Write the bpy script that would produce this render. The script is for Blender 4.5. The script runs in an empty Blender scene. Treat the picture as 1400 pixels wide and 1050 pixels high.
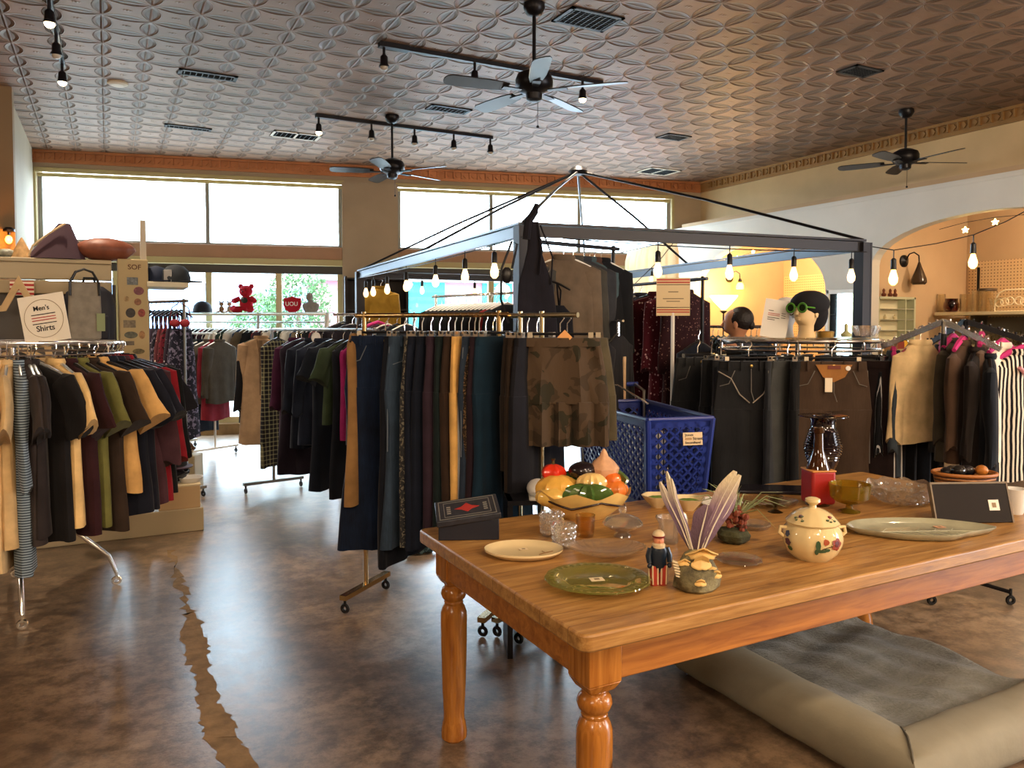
import bpy, bmesh, math, random
from mathutils import Vector as V, Matrix
S = bpy.context.scene
COL = S.collection
PI = math.pi
rnd = random.Random(11)
rad = math.radians
sin, cos = math.sin, math.cos
# ---------------------------------------------------------------- camera geometry (image taken as 1400x1050)
F, CX, CY, TH, PT, EYE = 1051.0, 700.0, 487.0, rad(27.7), rad(2.2), 1.5
FW = V((sin(TH), cos(TH), 0))
RT = V((cos(TH), -sin(TH), 0))
CF = FW * cos(PT) - V((0, 0, 1)) * sin(PT)
CU = V((0, 0, 1)) * cos(PT) + FW * sin(PT)


def ray(u, v):
    return CF + RT * ((u - CX) / F) - CU * ((v - CY) / F)


def P(u, v, d):
    return V((0, 0, EYE)) + ray(u, v) * d


def PZ(u, v, z):
    r = ray(u, v)
    return V((0, 0, EYE)) + r * ((z - EYE) / r.z)


def at(u, d, z):
    """world point in image column u at depth d and height z"""
    p = P(u, 450, d)
    return V((p.x, p.y, z))


# ---------------------------------------------------------------- mesh builder
class MB:
    def __init__(s):
        s.v, s.f, s.m, s.mi, s.T = [], [], [], 0, None

    def add(s, vs, fs):
        b = len(s.v)
        for p in vs:
            p = V(p)
            s.v.append(s.T @ p if s.T else p)
        for f in fs:
            s.f.append([b + i for i in f])
            s.m.append(s.mi)
        return s

    def box(s, x0, x1, y0, y1, z0, z1):
        vs = [(x, y, z) for z in (z0, z1) for y in (y0, y1) for x in (x0, x1)]
        return s.add(vs, [(0, 2, 3, 1), (4, 5, 7, 6), (0, 1, 5, 4), (2, 6, 7, 3), (0, 4, 6, 2), (1, 3, 7, 5)])

    def cbox(s, c, sx, sy, sz, rz=0, rx=0, ry=0):
        M = Matrix.Translation(V(c)) @ Matrix.Rotation(rz, 4, 'Z') @ Matrix.Rotation(rx, 4, 'X') @ Matrix.Rotation(ry, 4, 'Y')
        o = s.T
        s.T = (o @ M) if o else M
        s.box(-sx / 2, sx / 2, -sy / 2, sy / 2, -sz / 2, sz / 2)
        s.T = o
        return s

    def loft(s, rings, c0=True, c1=True, closed=True):
        n = len(rings[0])
        vs = [p for r in rings for p in r]
        fs = []
        for k in range(len(rings) - 1):
            for i in range(n if closed else n - 1):
                j = (i + 1) % n
                fs.append((k * n + i, k * n + j, (k + 1) * n + j, (k + 1) * n + i))
        if c0:
            fs.append(tuple(range(n))[::-1])
        if c1:
            fs.append(tuple((len(rings) - 1) * n + i for i in range(n)))
        return s.add(vs, fs)

    def tube(s, pts, r, n=8, caps=True):
        pts = [V(p) for p in pts]
        rs = r if isinstance(r, (list, tuple)) else [r] * len(pts)
        rings = []
        up = None
        for i, p in enumerate(pts):
            a = pts[max(i - 1, 0)]
            b = pts[min(i + 1, len(pts) - 1)]
            t = (b - a).normalized()
            if up is None:
                up = t.cross(V((0, 0, 1)))
                if up.length < .05:
                    up = V((1, 0, 0))
                up.normalize()
            up = (up - t * up.dot(t))
            if up.length < 1e-6:
                up = t.orthogonal()
            up.normalize()
            w = t.cross(up)
            rings.append([p + up * rs[i] * cos(2 * PI * k / n) + w * rs[i] * sin(2 * PI * k / n) for k in range(n)])
        return s.loft(rings, caps, caps)

    def ring(s, c, R, r, n=32, m=8, ax='Z'):
        rings = []
        for i in range(n):
            a = 2 * PI * i / n
            q = []
            for k in range(m):
                b = 2 * PI * k / m
                x, y, z = (R + r * cos(b)) * cos(a), (R + r * cos(b)) * sin(a), r * sin(b)
                if ax == 'Y':
                    x, y, z = x, z, y
                elif ax == 'X':
                    x, y, z = z, x, y
                q.append(V(c) + V((x, y, z)))
            rings.append(q)
        rings.append(rings[0])
        return s.loft(rings, False, False)

    def lathe(s, prof, n=24, c=(0, 0, 0), sx=1, sy=1, fl=0, nf=0, c0=True, c1=True, wob=None):
        rings = []
        for (r, z) in prof:
            q = []
            for i in range(n):
                a = 2 * PI * i / n
                k = 1 + (fl * cos(nf * a) if nf else 0)
                if wob:
                    k *= 1 + wob(a, z)
                q.append((c[0] + r * k * sx * cos(a), c[1] + r * k * sy * sin(a), c[2] + z))
            rings.append(q)
        return s.loft(rings, c0, c1)

    def sphere(s, c, r, n=16, m=10, f=None):
        if not isinstance(r, (tuple, list)):
            r = (r, r, r)
        rings = []
        for k in range(1, m):
            b = PI * k / m - PI / 2
            q = []
            for i in range(n):
                a = 2 * PI * i / n
                d = V((cos(a) * cos(b), sin(a) * cos(b), sin(b)))
                w = f(d) if f else 1
                q.append((c[0] + r[0] * d.x * w, c[1] + r[1] * d.y * w, c[2] + r[2] * d.z * w))
            rings.append(q)
        return s.loft(rings)

    def prism(s, pts, y0, y1):
        """polygon in the xz plane pushed from y0 to y1"""
        n = len(pts)
        vs = [(x, y0, z) for x, z in pts] + [(x, y1, z) for x, z in pts]
        fs = [tuple(range(n)), tuple(range(2 * n - 1, n - 1, -1))] + [(i, i + n, (i + 1) % n + n, (i + 1) % n) for i in range(n)]
        return s.add(vs, fs)

    def slab(s, pts, z0, z1):
        n = len(pts)
        vs = [(x, y, z0) for x, y in pts] + [(x, y, z1) for x, y in pts]
        fs = [tuple(range(n))[::-1], tuple(range(n, 2 * n))] + [(i, (i + 1) % n, (i + 1) % n + n, i + n) for i in range(n)]
        return s.add(vs, fs)

    def build(s, name, mats, parent=None, loc=None, rz=0, bevel=0, ang=40, sub=0, fix=True):
        me = bpy.data.meshes.new(name)
        me.from_pydata([tuple(p) for p in s.v], [], s.f)
        if not isinstance(mats, (list, tuple)):
            mats = [mats]
        for m in mats:
            me.materials.append(m)
        me.polygons.foreach_set('material_index', s.m)
        me.polygons.foreach_set('use_smooth', [True] * len(s.f))
        if fix:
            bm = bmesh.new()
            bm.from_mesh(me)
            bmesh.ops.recalc_face_normals(bm, faces=bm.faces)
            bm.to_mesh(me)
            bm.free()
        me.set_sharp_from_angle(angle=rad(ang))
        me.update()
        o = bpy.data.objects.new(name, me)
        COL.objects.link(o)
        if parent:
            o.parent = parent
        if loc is not None:
            o.location = loc
        o.rotation_euler.z = rz
        if bevel:
            b = o.modifiers.new('bevel', 'BEVEL')
            b.width = bevel
            b.segments = 2
            b.limit_method = 'ANGLE'
            b.angle_limit = rad(50)
        if sub:
            b = o.modifiers.new('sub', 'SUBSURF')
            b.levels = b.render_levels = sub
        return o


def thing(name, label, cat, loc=(0, 0, 0), rz=0, group=None):
    o = bpy.data.objects.new(name, None)
    o.empty_display_size = .1
    COL.objects.link(o)
    o.location = loc
    o.rotation_euler.z = rz
    return tag(o, label, cat, group)


def tag(o, label, cat, group=None, kind=None):
    o['label'] = label
    o['category'] = cat
    if group:
        o['group'] = group
    if kind:
        o['kind'] = kind
    return o


def struct(o):
    o['kind'] = 'structure'
    return o


def dup(root, loc=None, rz=None, label=None, group=None):
    r = root.copy()
    COL.objects.link(r)
    for ch in list(root.children):
        c = ch.copy()
        COL.objects.link(c)
        c.parent = r
        for g in list(ch.children):
            d = g.copy()
            COL.objects.link(d)
            d.parent = c
    if loc is not None:
        r.location = loc
    if rz is not None:
        r.rotation_euler.z = rz
    if label:
        r['label'] = label
    if group:
        r['group'] = group
    return r


def text(name, body, size, m, parent, loc, rot, align='CENTER', ext=.0004, font_w=1.0):
    cu = bpy.data.curves.new(name, 'FONT')
    cu.body = body
    cu.size = size
    cu.align_x = align
    cu.align_y = 'CENTER'
    cu.extrude = ext
    cu.offset = size * .012
    cu.materials.append(m)
    tmp = bpy.data.objects.new(name, cu)
    COL.objects.link(tmp)
    me = bpy.data.meshes.new_from_object(tmp.evaluated_get(bpy.context.evaluated_depsgraph_get()))
    bpy.data.objects.remove(tmp)
    bpy.data.curves.remove(cu)
    o = bpy.data.objects.new(name, me)
    COL.objects.link(o)
    o.parent = parent
    o.location = loc
    o.rotation_euler = rot
    o.scale.x = font_w
    return o


# ---------------------------------------------------------------- materials
def lin(h):
    h = h.lstrip('#')
    r = []
    for i in (0, 2, 4):
        x = int(h[i:i + 2], 16) / 255
        r.append(x / 12.92 if x <= .04045 else ((x + .055) / 1.055) ** 2.4)
    return (r[0], r[1], r[2], 1)


MATS = {}


class NT:
    def __init__(s, name):
        s.m = bpy.data.materials.new(name)
        s.m.use_nodes = True
        s.t = s.m.node_tree
        s.b = s.t.nodes['Principled BSDF']
        s.out = s.t.nodes['Material Output']

    def n(s, typ, **kw):
        x = s.t.nodes.new(typ)
        for k, val in kw.items():
            if k.startswith('i_'):
                x.inputs[k[2:].replace('_', ' ')].default_value = val
            else:
                setattr(x, k, val)
        return x

    def l(s, a, b):
        s.t.links.new(a, b)

    def coord(s, kind='Object'):
        return s.n('ShaderNodeTexCoord').outputs[kind]

    def math(s, op, a, b=None, clamp=False):
        x = s.n('ShaderNodeMath', operation=op, use_clamp=clamp)
        for i, q in enumerate((a, b)):
            if q is None:
                continue
            if isinstance(q, (int, float)):
                x.inputs[i].default_value = q
            else:
                s.l(q, x.inputs[i])
        return x.outputs[0]

    def mix(s, fac, a, b):
        x = s.n('ShaderNodeMix', data_type='RGBA')
        for i, q in ((0, fac), (6, a), (7, b)):
            if isinstance(q, (int, float, tuple)):
                x.inputs[i].default_value = q
            else:
                s.l(q, x.inputs[i])
        return x.outputs[2]

    def noise(s, vec, scale, detail=4, rough=.55, dist=0):
        x = s.n('ShaderNodeTexNoise')
        x.inputs['Scale'].default_value = scale
        x.inputs['Detail'].default_value = detail
        x.inputs['Roughness'].default_value = rough
        x.inputs['Distortion'].default_value = dist
        if vec:
            s.l(vec, x.inputs['Vector'])
        return x.outputs['Fac']

    def ramp(s, fac, stops):
        x = s.n('ShaderNodeValToRGB')
        e = x.color_ramp.elements
        while len(e) < len(stops):
            e.new(.5)
        for q, (p, c) in zip(e, stops):
            q.position = p
            q.color = c if not isinstance(c, str) else lin(c)
        s.l(fac, x.inputs[0])
        return x.outputs[0]

    def bump(s, h, strength=.3, dist=.01):
        x = s.n('ShaderNodeBump')
        x.inputs['Strength'].default_value = strength
        x.inputs['Distance'].default_value = dist
        s.l(h, x.inputs['Height'])
        s.l(x.outputs[0], s.b.inputs['Normal'])

    def mapping(s, vec, scale=(1, 1, 1), loc=(0, 0, 0), rot=(0, 0, 0)):
        x = s.n('ShaderNodeMapping')
        x.inputs['Scale'].default_value = scale
        x.inputs['Location'].default_value = loc
        x.inputs['Rotation'].default_value = rot
        s.l(vec, x.inputs['Vector'])
        return x.outputs[0]

    def sep(s, vec):
        x = s.n('ShaderNodeSeparateXYZ')
        s.l(vec, x.inputs[0])
        return x.outputs

    def set(s, **kw):
        for k, val in kw.items():
            s.b.inputs[k.replace('_', ' ')].default_value = val
        return s


def mat(name, col, rough=.6, metal=0, var=0, vs=8, bump=0, bs=40, spec=.5, trans=0, ior=1.45, emit=0, ecol=None, sheen=0, coat=0):
    key = ('m', name, col, rough, metal, var, vs, bump, bs, trans, emit)
    if key in MATS:
        return MATS[key]
    t = NT(name)
    c = lin(col)
    t.set(Base_Color=c, Roughness=rough, Metallic=metal, IOR=ior)
    t.b.inputs['Specular IOR Level'].default_value = spec
    if trans:
        t.b.inputs['Transmission Weight'].default_value = trans
    if sheen:
        t.b.inputs['Sheen Weight'].default_value = sheen
    if coat:
        t.b.inputs['Coat Weight'].default_value = coat
    if emit:
        t.b.inputs['Emission Color'].default_value = lin(ecol or col)
        t.b.inputs['Emission Strength'].default_value = emit
    if var or bump:
        co = t.coord()
        if var:
            f = t.noise(co, vs, 5)
            d = tuple(max(0, x * (1 - var)) for x in c[:3]) + (1,)
            b = tuple(min(1, x * (1 + var)) for x in c[:3]) + (1,)
            t.l(t.ramp(f, [(.3, d), (.7, b)]), t.b.inputs['Base Color'])
        if bump:
            t.bump(t.noise(co, bs, 4), bump)
    MATS[key] = t.m
    return t.m


def cloth(col, pat=None, col2='#e8e0d0', sc=1.0, rough=.9):
    """woven fabric, plain or with a woven / printed pattern"""
    key = ('c', col, pat, col2, sc)
    if key in MATS:
        return MATS[key]
    t = NT('fabric')
    t.set(Roughness=rough)
    t.b.inputs['Specular IOR Level'].default_value = .2
    t.b.inputs['Sheen Weight'].default_value = .08
    t.b.inputs['Sheen Roughness'].default_value = .4
    c, c2 = lin(col), lin(col2)
    co = t.coord()
    if pat is None:
        f = t.noise(co, 9 * sc, 4)
        base = t.ramp(f, [(.3, tuple(x * .78 for x in c[:3]) + (1,)), (.72, tuple(min(1, x * 1.2) for x in c[:3]) + (1,))])
    elif pat == 'denim':
        x, y, z = t.sep(co)
        g = t.noise(t.mapping(co, (60, 60, 6)), 3, 3)
        f = t.math('ADD', t.math('MULTIPLY', t.noise(co, 4, 3), .7), t.math('MULTIPLY', g, .35))
        base = t.mix(t.ramp(f, [(.38, (0, 0, 0, 1)), (.75, (1, 1, 1, 1))]), c, c2)
    elif pat == 'hstripe':
        x, y, z = t.sep(co)
        f = t.math('GREATER_THAN', t.math('SINE', t.math('MULTIPLY', z, 2 * PI / (.012 / sc))), 0)
        base = t.mix(f, c, c2)
    elif pat == 'vstripe':
        x, y, z = t.sep(co)
        w = t.math('ADD', x, t.math('MULTIPLY', t.noise(co, 6, 2), .02))
        f = t.math('GREATER_THAN', t.math('SINE', t.math('MULTIPLY', w, 2 * PI / (.022 / sc))), .1 if sc < 1.15 else .93)
        base = t.mix(f, c, c2)
    elif pat == 'plaid':
        x, y, z = t.sep(co)
        f1 = t.math('GREATER_THAN', t.math('SINE', t.math('MULTIPLY', x, 2 * PI / (.05 / sc))), .72)
        f2 = t.math('GREATER_THAN', t.math('SINE', t.math('MULTIPLY', z, 2 * PI / (.05 / sc))), .72)
        base = t.mix(t.math('MULTIPLY', t.math('ADD', f1, f2), .5), c, c2)
    elif pat == 'camo':
        f = t.noise(co, 9, 2, .5, .6)
        f2 = t.noise(t.mapping(co, (1, 1, 1), (4, 2, 7)), 11, 2, .5, .4)
        a = t.mix(t.math('GREATER_THAN', f, .53), c, c2)
        base = t.mix(t.math('GREATER_THAN', f2, .6), a, lin('#2e2a1e'))
    elif pat == 'floral':
        vo = t.n('ShaderNodeTexVoronoi')
        vo.inputs['Scale'].default_value = 24 * sc
        t.l(t.mapping(co, (1, 1, 1)), vo.inputs['Vector'])
        f = t.math('LESS_THAN', vo.outputs['Distance'], .27)
        g = t.math('GREATER_THAN', t.noise(co, 30, 2), .5)
        base = t.mix(t.math('MULTIPLY', f, g), c, c2)
    elif pat == 'blotch':
        f = t.noise(co, 22 * sc, 3, .6, .5)
        base = t.mix(t.math('GREATER_THAN', f, .55), c, c2)
    t.l(base, t.b.inputs['Base Color']) if not isinstance(base, tuple) else None
    t.bump(t.noise(t.mapping(co, (1, 1, .35)), 16, 3), .22, .02)
    MATS[key] = t.m
    return t.m


def glass(col='#ffffff', rough=.02, ior=1.45, name='glass', edge=.36, milk=0, mcol=None):
    key = ('g', col, rough, ior, edge, milk)
    if key in MATS:
        return MATS[key]
    t = NT(name)
    t.set(Base_Color=lin(col), Roughness=rough, IOR=ior)
    t.b.inputs['Transmission Weight'].default_value = 1
    tr = t.n('ShaderNodeBsdfTransparent')
    tr.inputs[0].default_value = lin(col)
    g = t.n('ShaderNodeBsdfGlossy')
    g.inputs['Roughness'].default_value = max(.03, rough)
    lw = t.n('ShaderNodeLayerWeight')
    lw.inputs['Blend'].default_value = edge
    m1 = t.n('ShaderNodeMixShader')
    t.l(t.math('MULTIPLY', lw.outputs['Facing'], .7), m1.inputs[0])
    t.l(tr.outputs[0], m1.inputs[1])
    t.l(g.outputs[0], m1.inputs[2])
    m2 = t.n('ShaderNodeMixShader')
    m2.inputs[0].default_value = .25
    t.l(m1.outputs[0], m2.inputs[1])
    t.l(t.b.outputs[0], m2.inputs[2])
    last = m2.outputs[0]
    if milk:
        df = t.n('ShaderNodeBsdfDiffuse')
        df.inputs[0].default_value = lin(mcol or col)
        m3 = t.n('ShaderNodeMixShader')
        m3.inputs[0].default_value = milk
        t.l(last, m3.inputs[1])
        t.l(df.outputs[0], m3.inputs[2])
        last = m3.outputs[0]
    t.l(last, t.out.inputs['Surface'])
    MATS[key] = t.m
    return t.m


def pane(col='#f4fbff', gl=.06):
    key = ('p', col)
    if key in MATS:
        return MATS[key]
    t = NT('window_glass')
    tr = t.n('ShaderNodeBsdfTransparent')
    tr.inputs[0].default_value = lin(col)
    g = t.n('ShaderNodeBsdfGlossy')
    g.inputs['Roughness'].default_value = .02
    mx = t.n('ShaderNodeMixShader')
    mx.inputs[0].default_value = gl
    t.l(tr.outputs[0], mx.inputs[1])
    t.l(g.outputs[0], mx.inputs[2])
    t.l(mx.outputs[0], t.out.inputs['Surface'])
    MATS[key] = t.m
    return t.m


CHROME = mat('chrome', '#f0f0ee', .2, 1)
STEEL = mat('brushed steel', '#9a9a98', .3, 1)
BLACKM = mat('black metal', '#15151a', .35, .2)
BLACKP = mat('black plastic', '#0e0e10', .4)
WHITEP = mat('white plastic', '#e6e3dc', .35)
CREAMP = mat('cream enamel', '#b5a584', .5)
PAPER = mat('paper', '#efe7d6', .8)
INK = mat('ink', '#1a1a1a', .7)
RED = mat('red print', '#b3322c', .7)
WARM = '#ffc36b'
# ================================================================ SETTING
WA, WB = V((-.83, 11.85, 0)), V((8.41, 9.59, 0))
WANG = math.atan2(WB.y - WA.y, WB.x - WA.x)
CZ = 3.8


def wallpt(t, y=0, z=0):
    return WA + V((cos(WANG), sin(WANG), 0)) * t + V((-sin(WANG), cos(WANG), 0)) * y + V((0, 0, z))


# ---- floor: polished stained concrete
t = NT('polished_concrete')
co = t.coord()
n1 = t.noise(co, .9, 6, .65, .6)
n2 = t.noise(t.mapping(co, (1, 1, 1), (5, 2, 0)), 9, 7, .78)
n3 = t.noise(t.mapping(co, (1, 1, 1), (3, 9, 0)), .45, 3)
base = t.ramp(t.math('ADD', t.math('MULTIPLY', n1, .65), t.math('MULTIPLY', n2, .35)), [(.32, '#4a3a2e'), (.46, '#74604c'), (.56, '#957c62'), (.7, '#b8a084')])
base = t.mix(t.math('MULTIPLY', t.ramp(n3, [(.45, (0, 0, 0, 1)), (.65, (1, 1, 1, 1))]), .35), base, lin('#5a4232'))
base = t.mix(t.math('MULTIPLY', t.ramp(n2, [(.4, (1, 1, 1, 1)), (.56, (0, 0, 0, 1))]), .5), base, lin('#3a2c22'))
vo = t.noise(co, 26, 5, .75)
t.l(base, t.b.inputs['Base Color'])
t.l(t.math('ADD', .2, t.math('MULTIPLY', n2, .26)), t.b.inputs['Roughness'])
t.b.inputs['Specular IOR Level'].default_value = .5
t.set(Coat_Weight=.3, Coat_Roughness=.22)
t.bump(t.math('ADD', t.math('MULTIPLY', vo, .7), t.math('MULTIPLY', t.noise(t.mapping(co, (1, 1.8, 1)), 48, 3, .6), .5)), .14, .01)
FLOOR = t.m
m = MB()
m.slab([(-6, -5), (10.2, -5), (10.2, 9.4), (8.6, 9.75), (-.9, 12.05), (-6, 12.05)], -.1, 0)
struct(m.build('floor', FLOOR))

# crack fill in the concrete, running towards the viewer
cr = [(232, 752, 9), (240, 775, 8), (247, 800, 13), (254, 824, 10), (262, 845, 26), (268, 880, 50), (272, 905, 42), (278, 925, 28), (284, 960, 40), (296, 985, 62), (305, 1010, 60), (322, 1040, 62), (345, 1080, 66)]
lf, rg = [], []
for i, (u, v, w) in enumerate(cr):
    for q in range(6):
        if i == len(cr) - 1 and q:
            break
        f = q / 6
        un, vn, wn = cr[min(i + 1, len(cr) - 1)]
        uu, vv, ww = u + (un - u) * f, v + (vn - v) * f, w + (wn - w) * f
        lf.append(PZ(uu - ww * .36 - rnd.uniform(-5, 7), vv + rnd.uniform(-3, 3), 0))
        rg.append(PZ(uu + ww * .36 + rnd.uniform(-5, 7), vv + rnd.uniform(-3, 3), 0))
m = MB()
k = len(lf)
m.add([(p.x, p.y, .0012) for p in lf] + [(p.x, p.y, .0012) for p in rg], [(i, i + 1, k + i + 1, k + i) for i in range(k - 1)])
struct(m.build('floor_crack_fill', mat('tan filler', '#8a6f4c', .7, spec=.15, var=.3, vs=14, bump=.2, bs=60)))

# ---- ceiling: pressed tin with petal pattern
t = NT('pressed_tin')
co = t.coord()
x, y, z = t.sep(co)
TS = .325


def cell(q, off=0):
    f = t.math('FRACT', t.math('ADD', t.math('DIVIDE', q, TS), 100.0 + off))
    return t.math('SUBTRACT', f, .5)


fx, fy = cell(x), cell(y)
ax, ay = t.math('ABSOLUTE', fx), t.math('ABSOLUTE', fy)
mx_, mn_ = t.math('MAXIMUM', ax, ay), t.math('MINIMUM', ax, ay)
d = t.math('SQRT', t.math('ADD', t.math('POWER', t.math('SUBTRACT', 1.0, mx_), 2), t.math('POWER', mn_, 2)))
e = t.math('SUBTRACT', .7071, d)                     # >0 inside a petal
petal = t.math('MULTIPLY', e, 11.0, True)
rimm = t.math('SUBTRACT', 1.0, t.math('MULTIPLY', t.math('ABSOLUTE', t.math('SUBTRACT', e, .012)), 60), True)
rib = t.math('SUBTRACT', 1.0, t.math('MULTIPLY', t.math('ABSOLUTE', t.math('SUBTRACT', .5, mx_)), 26), True)
rr = t.math('SQRT', t.math('ADD', t.math('POWER', fx, 2), t.math('POWER', t.math('MULTIPLY', fy, 1.7), 2)))
orn = t.math('MULTIPLY', t.math('SUBTRACT', 1.0, t.math('MULTIPLY', rr, 8), True), t.math('ADD', .6, t.math('MULTIPLY', t.math('SINE', t.math('MULTIPLY', fx, 90)), .4)))
seam = t.math('SUBTRACT', 1.0, t.math('MULTIPLY', t.math('ABSOLUTE', cell(t.math('DIVIDE', x, 2.0), .5)), 55), True)
hgt = t.math('ADD', t.math('SUBTRACT', t.math('MULTIPLY', rimm, .55), t.math('MULTIPLY', petal, 1.0)), t.math('ADD', t.math('MULTIPLY', rib, .45), t.math('ADD', t.math('MULTIPLY', orn, .5), t.math('MULTIPLY', seam, .6))))
n1 = t.noise(co, 1.1, 5)
base = t.ramp(n1, [(.3, '#765c48'), (.7, '#957660')])
# petals are tinted darker, fading out along their mid rib
base = t.mix(t.math('MULTIPLY', t.math('SUBTRACT', petal, rib, True), .7), base, lin('#46382d'))
t.l(base, t.b.inputs['Base Color'])
t.set(Roughness=.5, Metallic=.2)
t.bump(hgt, 1.0, .018)
TIN = t.m
m = MB()
m.slab([(-6, -5), (8.6, -5), (8.6, 9.8), (-.9, 12.1), (-6, 12.1)], CZ, CZ + .1)
struct(m.build('ceiling', TIN))

# ---- plaster walls
TAN = mat('tan plaster', '#b39a70', .85, var=.09, vs=2, bump=.1, bs=18)
BEIGE = mat('beige plaster', '#cdb48a', .85, var=.1, vs=1.3, bump=.1, bs=14)
PILLAR = mat('grey beige plaster', '#ab9a82', .85, var=.06, vs=2.5, bump=.12, bs=30)
GREYW = mat('pale grey paint', '#d2cfc6', .8, var=.05, vs=1.5, bump=.05, bs=20)
BROWN = mat('brown paint', '#a88468', .7, var=.08, vs=3)
FRAME = mat('olive cream frame', '#b5a878', .5)
DARKF = mat('dark bronze frame', '#3c3834', .5, .2)
NICHE = mat('tan orange paint', '#c4a783', .85, var=.06, vs=1.6)

# back wall (storefront) solid pieces, local x along the wall, y outwards
ULW = (.04, 3.93)
URW = (4.72, 9.03)
WT = 9.55
m = MB()
m.box(-.02, WT, 0, .22, 3.56, CZ)
m.box(ULW[1], URW[0], -.04, .22, 0, 3.56)
m.box(URW[1], WT, 0, .22, 0, 3.56)
m.box(-.02, ULW[0], 0, .22, 0, 3.56)
m.box(ULW[0], ULW[1], .02, .22, 0, .16)
m.box(URW[0], URW[1], .02, .22, 0, .16)
struct(m.build('wall_back', PILLAR, None, WA, WANG))
for i, (a, b) in enumerate((ULW, URW)):
    m = MB()
    m.box(a, b, -.03, .22, 2.45, 2.63)
    struct(m.build(f'trim_{1 + i}', BROWN, None, WA, WANG, bevel=.008))
    m = MB()
    m.box(a, b, -.05, .2, 2.36, 2.45)
    m.box(a - .03, b + .03, -.035, -.002, 3.52, 3.58)
    m.box(b, b + .045, -.035, -.002, 2.45, 3.56)
    m.box(a - .045, a, -.035, -.002, 2.45, 3.56)
    m.box(a, b, .02, .06, 3.47, 3.52)
    struct(m.build(f'trim_{3 + i}', FRAME, None, WA, WANG, bevel=.006))
    w = bpy.data.objects.new(f'window_{1 + i}', None)
    COL.objects.link(w)
    w.location, w.rotation_euler.z = WA, WANG
    struct(w)
    mull = ((2.12,), (6.12, 7.51))[i]
    mullb = ((.95, 2.12, 3.05), (6.12, 7.51))[i]
    m = MB()
    e_ = .05
    for q in mull:
        m.box(q - .025, q + .025, .04, .12, 2.63, 3.5)
    m.box(a, a + e_, .04, .12, 2.63, 3.5)
    m.box(b - e_, b, .04, .12, 2.63, 3.5)
    m.box(a, b, .04, .12, 2.63, 2.66)
    m.build('upper_frame', mat('grey frame', '#8f8f88', .5), w)
    m = MB()
    for q in mullb:
        m.box(q - .04, q + .04, .04, .14, .16, 2.25)
    m.box(a, a + .06, .04, .14, .16, 2.25)
    m.box(b - .07, b, .04, .14, .16, 2.25)
    m.box(a, b, .04, .14, .16, .24)
    m.build('lower_frame', FRAME, w)
    m = MB()
    m.box(a, b, .03, .16, 2.25, 2.36)
    m.build('transom_bar', DARKF, w)
    ed = [a] + list(mull) + [b]
    for q in range(len(ed) - 1):
        MB().box(ed[q] + .02, ed[q + 1] - .02, .075, .083, 2.65, 3.48).build('glass_pane', pane(), w)
    ed = [a] + list(mullb) + [b]
    for q in range(len(ed) - 1):
        MB().box(ed[q] + .03, ed[q + 1] - .03, .085, .093, .22, 2.26).build('glass_pane', pane(), w)
    m = MB()
    m.box(a, b, -.03, .02, 0, .15)
    struct(m.build(f'baseboard_{"left" if not i else "right"}', mat('oak board', '#8d7148', .5, var=.2, vs=10), None, WA, WANG))

# left wall: stepped return in brown, then the lit wall up to the corner
m = MB()
m.box(-1.0, -.83, 9.0, 12.05, 0, CZ)
struct(m.build('wall_left', mat('grey taupe plaster', '#a39680', .85, var=.05, vs=2)))
m = MB()
m.box(-6, -.78, 8.86, 9.02, 0, CZ)
m.box(-6.1, -6, -5, 9.0, 0, CZ)
struct(m.build('wall_left_return', mat('brown plaster', '#8b7458', .85, var=.05, vs=2)))
m = MB()
m.box(-6, 10.2, -5.1, -5, 0, CZ)
struct(m.build('wall_rear', TAN))
# right wall, upper part
m = MB()
m.box(8.45, 8.6, -5, 9.62, 3.0, CZ)
struct(m.build('wall_right', BEIGE))
# partition with two arches
PX_ = 7.9
prof = []
arches = ((6.67, 9.12, 1.95, .72), (3.35, 6.02, 2.22, .46))


def arch_pts(y0, y1, sp, rise, n=24):
    c, h = (y0 + y1) / 2, (y1 - y0) / 2
    return [(c + h * cos(PI * k / n), sp + rise * sin(PI * k / n)) for k in range(n + 1)]


m = MB()
top = 3.0
# strips between arches
edges = [(-5, 3.35), (6.02, 6.67), (9.12, 9.74)]
for a, b in edges:
    m.box(PX_, PX_ + .14, a, b, 0, top)
for y0, y1, sp, rise in arches:
    ps = arch_pts(y0, y1, sp, rise)[::-1]          # from y0 to y1
    for (ya, za), (yb, zb) in zip(ps[:-1], ps[1:]):
        vs = [(PX_ + dx, yy, zz) for dx in (0, .14) for yy, zz in ((ya, za), (yb, zb), (yb, top), (ya, top))]
        m.add(vs, [(0, 1, 2, 3), (7, 6, 5, 4), (0, 4, 5, 1), (3, 2, 6, 7)])
m.box(PX_ - .012, PX_, -5, 9.72, top - .025, top)
m.box(PX_, 8.5, -5, 9.72, top, top + .03)
struct(m.build('wall_partition', GREYW, fix=False))
# alcove walls behind the arches
m = MB()
m.box(10.0, 10.1, -5, 9.5, 0, 3.0)
m.box(PX_ + .14, 10.0, 9.3, 9.4, 0, 3.0)
m.box(PX_ + .14, 10.0, 6.2, 6.3, 0, 3.0)
struct(m.build('wall_alcove', NICHE))
m = MB()
m.box(PX_ + .1, 10.1, -5, 9.5, 3.03, 3.1)
struct(m.build('ceiling_alcove', NICHE))
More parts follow.
